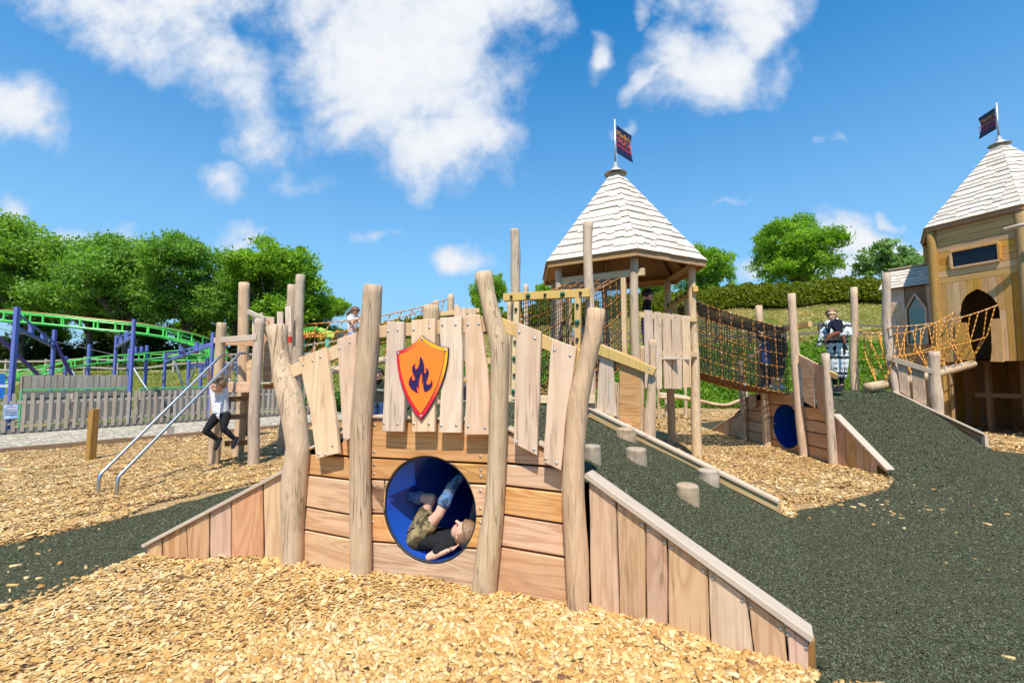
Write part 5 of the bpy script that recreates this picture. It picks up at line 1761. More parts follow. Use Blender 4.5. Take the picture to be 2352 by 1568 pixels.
# vertical boards cut round the pointed door
arch = [(600, 985), (640, 920), (600, 690), (583, 610), (592, 545), (625, 490), (665, 460), (712, 437), (760, 458), (815, 492), (858, 545), (872, 595), (862, 650), (815, 880), (808, 985)]
A_ = [h8(*p) for p in arch]
apx_s = A_[7][0]; zdoor = h8(700, 972)[1]
def arch_top(s_):
    for p, q in zip(A_[3:11], A_[4:12]):
        if p[0] <= s_ <= q[0]: return p[1] + (q[1] - p[1]) * (s_ - p[0]) / (q[0] - p[0] + 1e-9)
    return None
nb = 11
for i in range(nb):
    s0 = .10 + (PT.len - .2) * i / nb + .003; s1 = .10 + (PT.len - .2) * (i + 1) / nb - .003
    smp = [s0 + (s1 - s0) * j / 6 for j in range(7)]
    tops = [arch_top(s_) for s_ in smp]
    off = .002 * (i % 2)
    if all(t_ is None for t_ in tops):
        ol = [(s0, zdoor), (s1, zdoor), (s1, zsid - .004), (s0, zsid - .004)]
        slab_on(PT, 'wall_board', ol, off, .03, M['tower_wood_up'], tower2)
    else:
        low = [(s_, t_ if t_ is not None else A_[11][1]) for s_, t_ in zip(smp, tops)]
        slab_on(PT, 'wall_board', low + [(s1, zsid - .004), (s0, zsid - .004)], off, .03, M['tower_wood_up'], tower2, bolts=[((s0 + s1) / 2, max(p[1] for p in low) + .09)])
        if tops[0] is None:   # board left of the opening keeps its outer strip
            sx_ = A_[3][0]; slab_on(PT, 'wall_board', [(s0, zdoor), (min(s1, sx_) - .004, zdoor), (min(s1, sx_) - .004, A_[11][1] - .006), (s0, A_[11][1] - .006)], off + .001, .03, M['tower_wood_up'], tower2)
        if tops[-1] is None:
            sx_ = A_[11][0]; slab_on(PT, 'wall_board', [(max(s0, sx_) + .004, zdoor), (s1, zdoor), (s1, A_[11][1] - .006), (max(s0, sx_) + .004, A_[11][1] - .006)], off + .001, .03, M['tower_wood_up'], tower2)
for ol in ([(806, 660), (892, 655), (905, 975), (806, 972), (818, 880)], [(545, 690), (630, 685), (660, 850), (690, 930), (690, 960), (560, 965)]):
    o_ = [h8(X_, Y_, .05) for X_, Y_ in ol]
    c_ = (sum(p[0] for p in o_) / len(o_), sum(p[1] for p in o_) / len(o_))
    slab_on(PT, 'guard_board', o_, .05, .04, M['tower_wood_up'], tower2, bolts=[(c_[0], c_[1] + .35), (c_[0] - .08, c_[1]), (c_[0] + .08, c_[1]), (c_[0] - .08, c_[1] - .38), (c_[0] + .08, c_[1] - .38)])
# other walls, floor and inside posts
for k in (1, 2, 3, 4, 5):
    pk_ = Plane(hw_[k][:2], hw_[(k + 1) % 6][:2])
    zlow = 0.0
    nb2 = 8
    for i in range(nb2):
        s0 = .1 + (pk_.len - .2) * i / nb2 + .003; s1 = .1 + (pk_.len - .2) * (i + 1) / nb2 - .003
        slab_on(pk_, 'wall_board', [(s0, zlow), (s1, zlow), (s1, T2E - .05), (s0, T2E - .05)], .0, .03, M['tower_wood_up'], tower2)
mb = MB(); mb.add([hexpt(T2c, WR - .03, k, zdoor + .02, ROT2) for k in range(6)] + [hexpt(T2c, WR - .03, k, zdoor + .07, ROT2) for k in range(6)], [(5, 4, 3, 2, 1, 0), (6, 7, 8, 9, 10, 11)]); mb.build('floor_deck', M['dark_timber'], tower2)
for kk in (.33, .72):
    p = PT.w(PT.len * kk, 0, -.9)
    beam('inner_post', (p.x, p.y, -.05), (p.x, p.y, zdoor), .10, .10, M['dark_timber'], tower2, up=Vector((0, 1, 0)))
beam('inner_rail', PT.w(.3, 1.0, -.9), PT.w(PT.len - .2, 1.0, -.9), .05, .12, M['dark_timber'], tower2)
beam('jamb', PT.w(.16, -.05, -.08), PT.w(.16, zdoor, -.08), .09, .09, M['treated_pole'], tower2, up=Vector((0, 1, 0)))
# crooked branch fixed above the right corner
b0 = at(2306, 528, 10.9); b1 = at(2352, 516, 10.6); b2 = at(2420, 510, 10.3)
post('branch_rail', [(*b0, .05), (*b1, .05), (*b2, .06)], M['post_wood'], tower2, seed=90, sides=10)

# ------------------------------------------------------------------ shingled little house behind it
hl = at(2046, 860, 14.4); hr = at(2162, 860, 13.35)
PH = Plane(hl[:2], hr[:2])
house = thing('play_house', 'small shingled play house with pointed window beside the boarded tower', 'play house', (hl.x, hl.y, 0))
hh = lambda X, Y, off=0.0: PH.hit(*C8(X, Y), off)
zr = hh(220, 262)[1]; zev = hh(240, 420)[1]; zsh = hh(150, 770)[1]
rfm = MB(); bk = Vector((-PH.n.x, -PH.n.y, 0))
e_l, e_r = PH.w(-.10, zev, .14), PH.w(PH.len + .05, zev, .14)
r_l, r_r = PH.w(-.10, zr, -.55), PH.w(PH.len + .05, zr, -.55)
rfm.add([e_l, e_r, r_r, r_l, e_l + bk * 1.4, e_r + bk * 1.4], [(0, 1, 2, 3), (3, 2, 5, 4), (0, 3, 4), (1, 5, 2)])
hroof = rfm.build('roof', M['dark_timber'], house)
shingle_face(e_l, e_r, r_l, 6, hroof, M['shingle_wood'], True, rn2, wmin=.12, wmax=.3, rect=True)
beam('ridge_board', r_l + Vector((0, 0, .05)), r_r + Vector((0, 0, .05)), .14, .04, M['cap_wood'], hroof)
gw = [(190, 590), (255, 472), (334, 575), (345, 848), (205, 848)]
G_ = [hh(*p) for p in gw]
gs0, gs1 = G_[0][0], G_[2][0]
# shingled upper wall, each tile its own piece, leaving the window free
nrow = 6
for r_ in range(nrow):
    z0 = zsh + (zev - zsh) * r_ / nrow; z1 = zsh + (zev - zsh) * (r_ + 1) / nrow
    s_ = .02
    while s_ < PH.len - .03:
        w_ = rn2.uniform(.12, .26); s1 = min(s_ + w_, PH.len - .01)
        zb = z0 - rn2.choice([0, .05, .02])
        ok = not (s1 > gs0 - .03 and s_ < gs1 + .03 and zb < G_[1][1])
        if ok:
            slab_on(PH, 'shingle', [(s_ + .003, zb), (s1, zb), (s1, z1 + .01), (s_ + .003, z1 + .01)], .012 + .008 * (r_ % 2) + rn2.uniform(0, .004), .016, M['shingle_tan'], house, bev=.002)
        elif s_ < gs0 - .04 or s1 > gs1 + .04:
            a0 = s_ if s_ < gs0 - .04 else max(s_, gs1 + .03); a1 = min(s1, gs0 - .03) if s_ < gs0 - .04 else s1
            if a1 - a0 > .03: slab_on(PH, 'shingle', [(a0, zb), (a1, zb), (a1, z1 + .01), (a0, z1 + .01)], .014 + .006 * (r_ % 2), .016, M['shingle_tan'], house, bev=.002)
        s_ = s1
nb3 = 9
for i in range(nb3):
    s0 = PH.len * i / nb3 + .003; s1 = PH.len * (i + 1) / nb3 - .003
    if s1 > gs0 - .02 and s0 < gs1 + .02: zt = G_[4][1] - .03
    else: zt = zsh
    slab_on(PH, 'wall_board', [(s0, 0), (s1, 0), (s1, zt), (s0, zt)], .0, .03, M['tower_wood_up'], house)
slab_on(PH, 'lining', [(0, zsh), (gs0 - .02, zsh), (gs0 - .02, zev), (0, zev)], -.005, .02, M['dark_timber'], house)
slab_on(PH, 'lining', [(gs1 + .02, zsh), (PH.len, zsh), (PH.len, zev), (gs1 + .02, zev)], -.005, .02, M['dark_timber'], house)
slab_on(PH, 'lining', [(gs0 - .02, G_[0][1]), G_[1], (gs1 + .02, G_[2][1]), (gs1 + .02, zev), (gs0 - .02, zev)], -.004, .02, M['dark_timber'], house)
wv = slab_on(PH, 'window', [(gs0, G_[4][1]), (gs1, G_[4][1]), (gs1, G_[2][1]), G_[1], (gs0, G_[0][1])], .0, .008, M['window_glass'], house, bev=.0005)
fr_ = [(gs0, G_[4][1]), (gs1, G_[4][1]), (gs1, G_[2][1]), G_[1], (gs0, G_[0][1])]
for a, b_ in zip(fr_, fr_[1:] + fr_[:1]):
    beam('window_frame', PH.w(a[0], a[1], .035), PH.w(b_[0], b_[1], .035), .055, .07, M['shingle_tan'], house, up=Vector((PH.n.x, PH.n.y, 0)))
mb = MB(); mb.add([PH.w(0, 0, 0), PH.w(0, zev, 0), PH.w(0, zev, -1.3), PH.w(0, 0, -1.3)], [(0, 1, 2, 3)])
mb.add([PH.w(0, 0, -1.3), PH.w(0, zev, -1.3), PH.w(PH.len, zev, -1.3), PH.w(PH.len, 0, -1.3)], [(0, 1, 2, 3)]); mb.build('back_wall', M['dark_timber'], house)

# ------------------------------------------------------------------ rope bridge from the far mound to the doorway
bridge = thing('rope_bridge', 'orange rope bridge with a log walkway leading to the arched doorway', 'rope bridge', (9.6, 11.6, 1.2))
LA = at(*C4(1290, 958), 10.9); LB = PT.w(PT.len * .42, zdoor - .06, .12)
lm = [LA.lerp(LB, k / 5) for k in range(6)]
post('log', [(p.x, p.y, p.z - .04 * math.sin(math.pi * k / 5), .115 - .02 * k / 5) for k, p in enumerate(lm)], M['post_wood'], bridge, seed=95, rough=.03)
side = (LB - LA).cross(Vector((0, 0, 1))).normalized()
def hang(a, b_, sag): return lambda u: a.lerp(b_, u) + Vector((0, 0, -sag * 4 * u * (1 - u)))
n_a = at(*C4(1465, 545), 10.75); n_b = PT.pt(*C8(872, 552), .03)
f_a = at(*C4(1240, 572), 11.9); f_b = PT.pt(*C8(550, 602), .03)
NB, NF = hang(n_a, n_b, .13), hang(f_a, f_b, .30)
nearU = []
for Hn, sd in ((NB, -1), (NF, 1)):
    tube_uv('rope', [Hn(u / 14) for u in range(15)], .014, M['rope_orange'], bridge)
    ns = 12
    foot = [LA.lerp(LB, (i + .4) / ns * .98) + side * (-sd) * .09 + Vector((0, 0, .07)) for i in range(ns)]
    top_ = [Hn((i + .5) / ns) for i in range(ns)]
    for i in range(ns):
        a = top_[i]; b_ = foot[i] if i % 2 else foot[min(i + 1, ns - 1)]
        mid_ = a.lerp(b_, .5) + side * (-sd) * .10
        tube_uv('rope', [a, a.lerp(mid_, .5), mid_, mid_.lerp(b_, .5), b_], .012, M['rope_orange'], bridge)
    tube_uv('rope', [top_[i].lerp(foot[i], .55) + side * (-sd) * .10 for i in range(ns)], .012, M['rope_orange'], bridge)
    mb = MB()
    for i in range(ns):
        mb.box(top_[i], (.03, .03, .03)); mb.box(foot[i], (.03, .03, .03))
    o = mb.build('clamps', M['clamp_white'], bridge); o['kind'] = 'stuff'
# second net, nearer end, hanging from the tall post to the log end
nd = at(*C4(1240, 572), 11.9); ne = at(*C4(1470, 548), 10.75)
tube_uv('rope', [hang(nd, ne, .05)(u / 8) for u in range(9)], .013, M['rope_orange'], bridge)
for (xa, ya, xb, yb) in ((1285, 580, 1425, 915), (1365, 580, 1445, 905)):
    tube_uv('rope', [at(*C4(xa, ya), 11.6).lerp(at(*C4(xb, yb), 10.95), k / 5) for k in range(6)], .012, M['rope_orange'], bridge)
for (xa, ya, xb, yb) in ((1338, 742, 1420, 742), (1375, 832, 1432, 828)):
    tube_uv('rope', [at(*C4(xa, ya), 11.3), at(*C4(xb, yb), 11.0)], .011, M['rope_orange'], bridge)
# ------------------------------------------------------------------ climbing tower with the steel slide rails
lt = thing('rail_tower', 'small timber climbing tower of crooked posts with ladder and platform', 'climbing tower', (-4.8, 8.4, 0))
def lpost(px_top, py_top, px_mid, px_base, w_top, w_base, Yd, seed):
    rws = []
    for k, (px, w_) in enumerate(((px_top, w_top), ((px_top + px_mid) / 2, (w_top + w_base) / 2), (px_mid, w_base), (px_base, w_base))):
        rws.append((px, w_))
    ytop = at(px_top, py_top, Yd).z
    pts = []
    for k, (px, w_) in enumerate(rws[::-1]):
        z = -.1 + (ytop + .1) * k / 3
        pts.append(((px - 1176) / FPX * Yd * (1 / (CP - 0 * SP)), Yd, z, w_ / 2 / FPX * Yd))
    return post('post', pts, M['post_wood'], lt, seed=seed)


lpost(507, 742, 505, 503, 20, 24, 8.05, 101)
lpost(556, 650, 562, 556, 22, 24, 8.85, 102)
lpost(595, 733, 590, 594, 21, 25, 7.95, 103)
lpost(667, 655, 665, 655, 20, 24, 9.0, 104)
lpost(685, 632, 684, 676, 20, 26, 8.75, 105)
CL = crop(380, 720, 340, 1568)
PLF = Plane((-5.2, 7.93), (-4.3, 7.93))
PLS = Plane((-4.42, 7.9), (-4.42 + .05, 9.0))
hl_ = lambda X, Y, off=0.0: PLF.hit(*CL(X, Y), off)
beam('fascia', PLF.pt(*CL(700, 1040)), PLF.pt(*CL(1092, 1042)), .05, .165, M['board_wood'], lt)
for i in range(5):
    y0 = 8.02 + i * .19
    beam('deck_board', (-5.05, y0, 1.42), (-4.2, y0, 1.42), .17, .035, M['cap_wood'], lt)
slab_on(PLF, 'side_board', [hl_(*p) for p in ((1025, 770), (1050, 742), (1080, 728), (1112, 728), (1110, 1020), (1030, 1018))], .02, .04, M['board_wood'], lt, bolts=[hl_(1040, 1000, .02), hl_(1075, 1005, .02)])
for ya, yb in ((8.05, 8.85),):
    for z_, lx in ((.33, 0), (.80, 0), (1.12, 0)):
        beam('ladder_rung', (-5.16, 8.30, z_), (-4.62, 8.42, z_ + .02), .08, .09, M['dark_timber'], lt)
beam('handrail', PLF.pt(*CL(665, 512), -.1), PLF.pt(*CL(1145, 475), .05), .05, .10, M['cap_wood'], lt)
beam('handrail', PLF.pt(*CL(760, 535), -.6), PLF.pt(*CL(1120, 548), -.2), .05, .09, M['board_wood'], lt)
beam('handrail', PLF.pt(*CL(1040, 185), -.75), PLF.pt(*CL(1230, 275), -.05), .05, .08, M['cap_wood'], lt)
PL2 = Plane((-4.55, 8.1), (-3.9, 8.9))
for i, (ol) in enumerate(([(1215, 280), (1268, 280), (1300, 520), (1320, 1058), (1205, 1055), (1210, 520)], [(1235, 242), (1330, 250), (1335, 500), (1330, 1000), (1240, 1000)], [(1365, 186), (1430, 190), (1432, 380), (1365, 380)], [(1455, 128), (1525, 130), (1530, 420), (1460, 420)], [(1085, 232), (1205, 195), (1120, 560), (1085, 560)])):
    slab_on(PLF, 'picket', [PLF.hit(*CL(*p), -.3 - .09 * i) for p in ol], -.3 - .09 * i, .035, M['board_wood'] if i == 0 else M['picket_wood'], lt)
for p in ((1246, 485), (1502, 502)):
    q = PLF.pt(*CL(*p), -.35); mb = MB(); mb.box(q, (.085, .05, .11)); mb.build('red_clip', M['red_block'], lt)

rails = thing('slide_rails', 'pair of parallel stainless steel slide rails bending into the bark', 'slide rails', (-5.3, 5.95, 0))
def steel_rail(b_px, b_py, k_py, t_px, t_py, e_px, e_py, Yt):
    base = gnd(b_px, b_py); knee = Vector((base.x, base.y, at(b_px, k_py, base.y).z)); top = at(t_px, t_py, Yt); end = at(e_px, e_py, Yt + .22)
    d = (top - knee).normalized()
    pts = [base - Vector((0, 0, .15)), base, knee - Vector((0, 0, .06)), knee + Vector((0, 0, .0)) + d * .02, knee + d * .08]
    pts += [knee.lerp(top, k / 6) for k in range(1, 6)]
    dd = (end - top)
    pts += [top - d * .10, top + Vector((0, .03, .015)), top + Vector((dd.x * .5, dd.y * .5, .02)), top + Vector((dd.x * .85, dd.y * .9, -.02)), Vector((end.x, end.y, top.z - .14)), end]
    mb = MB(); mb.tube(pts, .023, 12); mb.build('rail', M['steel'], rails, smooth=True)
    return knee, top


K1, Tp1 = steel_rail(225, 1136, 1092, 509, 815, 531, 884, 7.95)
K2, Tp2 = steel_rail(268, 1141, 1096, 549, 813, 573, 870, 7.95)

# orange-brown timber post and edging
o = beam('timber_post', gnd(207, 1057) - Vector((0, 0, .3)), gnd(207, 1057) + Vector((0.02, 0, .93)), .115, .115, M['treated_pole'], None, up=Vector((.3, 1, 0)))
tag(o, 'short brown square timber post standing alone in the bark', 'post')
E0, E1, E2 = Vector((-15.0, 2.85, 0)), Vector((-10.06, 8.96, 0)), Vector((-6.67, 12.98, 0))
edg = thing('bed_edging', 'low brown timber edging between the bark and the gravel path', 'edging', E1)
E3 = Vector((-3.52, 16.62, 0))
for a, b_ in ((E0, E1), (E1, E1.lerp(E2, .5)), (E1.lerp(E2, .5), E2), (E2, E3)):
    beam('sleeper', a + Vector((0, 0, .045)), b_ + Vector((0, 0, .045)) - (b_ - a).normalized() * .01, .05, .17, M['dark_timber'], edg)
q = gnd(382, 1000); beam('stake', (q.x + .1, q.y, -.1), (q.x + .1, q.y, .24), .14, .06, M['fence_wood'], edg, up=Vector((.6, -.7, 0)))

# ------------------------------------------------------------------ picket fence along the path
FA, FB_, FC = Vector((-14.6, 10.2)), Vector((-7.25, 18.7)), Vector((-6.2, 19.9))
pf = thing('picket_fence', 'weathered grey picket fence along the gravel path', 'fence', (FA.x, FA.y, 0))
PFN = Plane(FA, FB_)
nP = int(PFN.len / .165)
pick_me = {}
for i in range(nP):
    s_ = (i + .5) * .165; v_ = i % 5
    if v_ not in pick_me:
        h_ = .98 + .03 * math.sin(v_ * 2.1); w_ = .075
        ol = [(-w_ / 2, 0), (w_ / 2, 0), (w_ / 2, h_ - .04)] + [(w_ / 2 * math.cos(a), h_ - .04 + .04 * math.sin(a)) for a in (R(30), R(60), R(90), R(120), R(150))] + [(-w_ / 2, h_ - .04)]
        pick_me[v_] = slab_mesh('picket', ol, .022, .003); pick_me[v_].materials.append(M['fence_wood'])
    link('picket', pick_me[v_], None, pf, loc=PFN.w(s_, .06, .03) - origin_of(pf), rot=(R(random.uniform(-1, 1)), R(random.uniform(-1.2, 1.2)), PFN.ang))
for z_ in (.28, .82):
    beam('fence_rail', PFN.w(0, z_, -.005), PFN.w(PFN.len, z_, -.005), .04, .08, M['fence_wood'], pf)
beam('gravel_board', PFN.w(0, .06, .0), PFN.w(PFN.len, .06, .0), .03, .13, M['grey_board'], pf)
for i in range(8):
    s_ = .5 + i * 1.5; beam('fence_post', PFN.w(s_, -.1, -.07), PFN.w(s_, 1.02, -.07), .09, .09, M['fence_wood'], pf, up=Vector((0, 1, 0)))
# notice fixed to it
ntc = thing('notice', 'small blue and white notice fixed to the picket fence', 'notice', PFN.pt(26, 945, .06))
slab_on(PFN, 'sheet', [PFN.hit(*p, .06) for p in ((8, 930), (42, 928), (41, 960), (9, 962))], .06, .008, M['poster_sky'], ntc, bev=.001)
for k_, (wd_, z_) in enumerate(((.5, .30), (.75, .12), (.7, -.02), (.7, -.12), (.7, -.22))):
    c_ = PFN.hit(26, 945, .068)
    hw2 = .16 * wd_
    slab_on(PFN, 'print_line', [(c_[0] - hw2, c_[1] + z_ * .4 - .008), (c_[0] + hw2, c_[1] + z_ * .4 - .008), (c_[0] + hw2, c_[1] + z_ * .4 + .008), (c_[0] - hw2, c_[1] + z_ * .4 + .008)], .0625, .002, M['flag_coral'] if k_ < 2 else M['shield_navy'], ntc, bev=.0004)

# ------------------------------------------------------------------ grey boarded fence in green steel frames round the ride
PBF = Plane((-16.6, 11.2), (-9.35, 19.3))
bf = thing('board_fence', 'grey boarded fence in green steel frames behind the pickets', 'fence', PBF.w(3, 0))
def panel(s0, s1, ztop):
    n = max(3, int((s1 - s0) / .2))
    for i in range(n):
        a = s0 + (s1 - s0) * i / n + .006; b_ = s0 + (s1 - s0) * (i + 1) / n - .006
        slab_on(PBF, 'fence_board', [(a, .1), (b_, .1), (b_, ztop - .06), (a, ztop - .06)], .0, .022, M['grey_board'], bf, bev=.002)
    slab_on(PBF, 'cross_board', [(s0, ztop - .24), (s1, ztop - .24), (s1, ztop - .05), (s0, ztop - .05)], .028, .022, M['grey_board'], bf, bev=.002)
    beam('steel_frame', PBF.w(s0, ztop, .0), PBF.w(s1, ztop, .0), .05, .05, M['frame_green'], bf)
    for s_ in (s0, s1): beam('steel_frame', PBF.w(s_, 0, .0), PBF.w(s_, ztop - .026, .0), .05, .05, M['frame_green'], bf, up=Vector((0, 1, 0)))


sx0 = PBF.hit(50, 900)[0]; sx1 = PBF.hit(300, 900)[0]; sx2 = PBF.hit(322, 900)[0]; sx3 = PBF.hit(565, 900)[0]; sx4 = PBF.hit(640, 900)[0]
zt = PBF.hit(180, 893)[1]
panel(sx0, sx1, zt); panel(sx2, sx3, zt - .02); panel(sx3 + .12, sx4, zt - .02)
for i in range(17):
    s_ = sx0 + .12 + (sx1 - sx0 - .1) * i / 17
    slab_on(PBF, 'tall_board', [(s_ - .085, zt + .02), (s_ + .085, zt + .02), (s_ + .085, zt + .42 + .01 * (i % 3)), (s_ - .085, zt + .42 + .01 * (i % 3))], -.35, .022, M['fence_wood'], bf, bev=.002)
beam('back_rail', PBF.w(sx0, zt + .3, -.4), PBF.w(sx1, zt + .3, -.4), .04, .08, M['fence_wood'], bf)
beam('back_rail', PBF.w(sx0, zt - .3, -.4), PBF.w(sx0, zt + .4, -.4), .08, .08, M['fence_wood'], bf, up=Vector((0, 1, 0)))
beam('back_rail', PBF.w(sx1, zt - .3, -.4), PBF.w(sx1, zt + .4, -.4), .08, .08, M['fence_wood'], bf, up=Vector((0, 1, 0)))
# blue banner at the picture's left edge
bn_ = slab_on(PBF, 'banner', [PBF.hit(*p, .2) for p in ((-60, 856), (13, 858), (11, 915), (-60, 918))], .2, .02, M['banner_blue'], None, bev=.002)
tag(bn_, 'blue banner beside the grey boarded fence', 'banner')
cb = PBF.hit(-8, 880, .21)
bt = slab_on(PBF, 'banner_print', [(cb[0] - .2, cb[1] - .05), (cb[0] + .3, cb[1] - .05), (cb[0] + .3, cb[1] + .03), (cb[0] - .2, cb[1] + .03)], .203, .004, M['white_paint'], None, bev=.001)
bt.parent = bn_; bt.matrix_parent_inverse = Matrix.Identity(4); bt.location = (.1, -.012, 0); bt.rotation_euler = (0, 0, 0)

# ------------------------------------------------------------------ roller coaster
rc = thing('roller_coaster', 'green coaster track on violet blue steel columns behind the fences', 'roller coaster', (-14.5, 16, 0))
TRK = [at(-1500, 690, 16.5), at(-700, 694, 15.6), at(-260, 700, 15.2), at(-120, 705, 15.0), at(0, 716, 15.0), at(120, 726, 15.2), at(230, 738, 15.6), at(330, 748, 16.2), at(410, 763, 17.0), at(465, 780, 18.2), at(494, 797, 20.0), at(492, 806, 22.2), at(455, 808, 23.4), at(400, 810, 23.4), at(330, 813, 22.6), at(260, 817, 21.6), at(180, 826, 20.8), at(100, 842, 20.2), at(20, 860, 19.8), at(-80, 872, 19.4), at(-500, 880, 19.4), at(-1100, 885, 19.6)]
cen = [Vector(c) for c in catmull([tuple(p) for p in TRK], 122)]
L_, R_, LL, RL = [], [], [], []
for i, p in enumerate(cen):
    t_ = (cen[min(i + 1, 121)] - cen[max(i - 1, 0)]).normalized(); s_ = t_.cross(Vector((0, 0, 1))).normalized()
    bank = Vector((0, 0, .14)) * (math.exp(-((i - 64) / 14.0) ** 2))
    L_.append(p - s_ * .45 + bank); R_.append(p + s_ * .45 - bank)
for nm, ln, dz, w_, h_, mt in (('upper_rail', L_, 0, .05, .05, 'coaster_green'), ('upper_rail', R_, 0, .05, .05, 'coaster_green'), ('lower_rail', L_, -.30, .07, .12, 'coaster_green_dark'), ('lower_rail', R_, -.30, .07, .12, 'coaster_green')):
    mb = MB(); mb.tube([p + Vector((0, 0, dz)) for p in ln], .022 if dz == 0 else .034, 6); mb.build(nm, M[mt], rc)
mb = MB(); mb.tube([p + Vector((0, 0, .045)) for p in R_], .014, 5); mb.build('running_strip', M['rail_rust'], rc)
for i in range(1, 121, 2):
    beam('cross_tie', L_[i] + Vector((0, 0, -.28)), R_[i] + Vector((0, 0, -.28)), .05, .05, M['coaster_green'], rc)
    beam('web', R_[i] + Vector((0, 0, -.26)), R_[i] + Vector((0, 0, -.03)), .05, .04, M['coaster_green'], rc, up=Vector((0, 1, 0)))
    if i % 4 == 1: beam('web', L_[i] + Vector((0, 0, -.26)), L_[i] + Vector((0, 0, -.03)), .05, .04, M['coaster_green'], rc, up=Vector((0, 1, 0)))


def column(px, py, Yd, w_=.16, base=None):
    top = at(px, py, Yd); zb = hillz(top.x, top.y) - .2 if base is None else base
    beam('column', (top.x, top.y, zb), top, w_, w_, M['coaster_blue'], rc, up=Vector((0, 1, 0)))
    return top


def portal(a, b_, drop, track=True):
    beam('cross_beam', a + Vector((0, 0, -drop)), b_ + Vector((0, 0, -drop)), .08, .10, M['coaster_blue'], rc)
    p, q = a.lerp(b_, .35), a.lerp(b_, .68)
    beam('saddle', p + Vector((0, 0, -drop)), p + Vector((0, 0, -drop + .35)), .12, .10, M['coaster_blue'], rc, up=Vector((0, 1, 0)))
    beam('saddle', q + Vector((0, 0, -drop)), q + Vector((0, 0, -drop + .30)), .12, .10, M['coaster_blue'], rc, up=Vector((0, 1, 0)))
    beam('tie_bar', a + Vector((0, 0, -.18)), b_ + Vector((0, 0, -.18 - drop * .45)), .05, .06, M['coaster_blue'], rc)


c1 = column(40, 705, 13.6, .11); c2 = column(126, 757, 16.6, .10); portal(c1, c2, .62)
c3 = column(308, 733, 14.6, .085); c4 = column(268, 770, 17.2, .085); portal(c4 + Vector((0, 0, .1)), c3, .55)
c5 = column(380, 812, 17.6, .085); c6 = column(489, 763, 16.2, .09); portal(c5 + Vector((0, 0, .15)), c6, .45)
c7 = column(434, 827, 19.2, .095); c8 = column(462, 838, 21.5, .11); c9 = column(548, 820, 21.0, .11); portal(c7, c9, .30); portal(c8, c9, .55)
c10 = column(206, 790, 21.0, .11); c11 = column(298, 800, 22.0, .11); c12 = column(338, 793, 23.0, .11); portal(c11, c12, .3)
c13 = column(152, 818, 20.6, .10)
for px_ in (-330, -800): ca_ = column(px_ - 40, 690, 14.6, .11); cb_ = column(px_ + 60, 700, 16.8, .11); portal(ca_, cb_, .5)
def brace(a, b_, mt, w_=.11): beam('brace', a, b_, w_, w_, M[mt], rc)
brace(at(-40, 740, 14.2), at(100, 872, 17.0), 'coaster_purple', .09); brace(at(128, 790, 16.6), at(168, 868, 17.4), 'coaster_purple', .09)
for a, b_ in ((((300, 835), 20.5), ((345, 905), 20.5)), (((402, 800 + 30), 18.0), ((425, 905), 18.0)), (((455, 828), 18.5), ((422, 905), 18.5)), (((505, 845), 19), ((535, 880), 19)), (((548, 860), 20), ((525, 912), 20)), (((165, 850), 19.5), ((180, 880), 19.5))):
    mb = MB(); mb.tube([at(*a[0], a[1]), at(*b_[0], b_[1])], .035, 6); mb.build('strut', M['galv'], rc)
mb = MB(); mb.tube([at(-10, 752, 15.5), at(140, 787, 18), at(330, 830, 20)], .012, 4); mb.build('cable', M['galv'], rc)

# ------------------------------------------------------------------ post and rail fences on the banks
def rail_fence(label, pts, hgt, wmat, nposts):
    f_ = thing('rail_fence', label, 'fence', pts[0])
    P_ = [Vector(c) for c in catmull([tuple(p) for p in pts], nposts)]
    for i, p in enumerate(P_):
        z0 = hillz(p.x, p.y)
        beam('fence_post', (p.x, p.y, z0 - .2), (p.x, p.y, z0 + hgt), .12, .12, M[wmat], f_, up=Vector((0, 1, 0)))
        if i:
            a = P_[i - 1]; za = hillz(a.x, a.y)
            for k in (.45, .88):
                beam('fence_rail', (a.x, a.y - .07, za + hgt * k), (p.x, p.y - .07, z0 + hgt * k), .05, .11, M[wmat], f_)
    return f_


rail_fence('weathered post and rail fence along the wood behind the coaster', [(-36, 29, 0), (-26, 29.3, 0), (-18, 29.6, 0), (-10, 29.6, 0)], 1.25, 'fence_wood', 15)
rail_fence('dark post and rail fence along the dry bank at the right', [(4, 25.3, 0), (10, 25.3, 0), (16, 25.0, 0), (22, 24.6, 0), (28, 24.2, 0)], 1.05, 'dark_fence', 14)

# ------------------------------------------------------------------ rope bridge behind the wall, with posts
br2 = thing('rope_bridge', 'high rope bridge with log walkway behind the pickets at the left', 'rope bridge', (-3.2, 9.8, 1.7))
ra = at(690, 745, 8.95); rb = at(1036, 684, 10.4); rc_ = at(690, 770, 9.2); rd = at(985, 705, 11.0)
H1 = hang(ra, rb, .12); H2 = hang(rc_, rd, .14)
l0 = at(*C2(180, 905), 9.2); l1 = at(*C2(430, 845), 9.6); l2 = at(*C2(800, 770), 10.3); l3 = at(*C2(1130, 700), 10.8)
post('log', [(*l0, .085), (*l1, .085), (*l2, .08), (*l3, .08)], M['post_wood'], br2, seed=120)
LG = [Vector(c) for c in catmull([tuple(l0), tuple(l1), tuple(l2), tuple(l3)], 13)]
for Hn, sd in ((H1, -1), (H2, 1)):
    tube_uv('rope', [Hn(u / 14) for u in range(15)], .013, M['rope_orange'], br2)
    for i in range(13):
        a = Hn((i + .3) / 13); b_ = LG[i] + Vector((0, sd * .08, .04)); m_ = a.lerp(b_, .55) + Vector((0, sd * .14, 0))
        tube_uv('rope', [a, m_, b_], .011, M['rope_orange'], br2)
    tube_uv('rope', [Hn((i + .3) / 13).lerp(LG[i], .5) + Vector((0, sd * .14, 0)) for i in range(13)], .011, M['rope_orange'], br2)
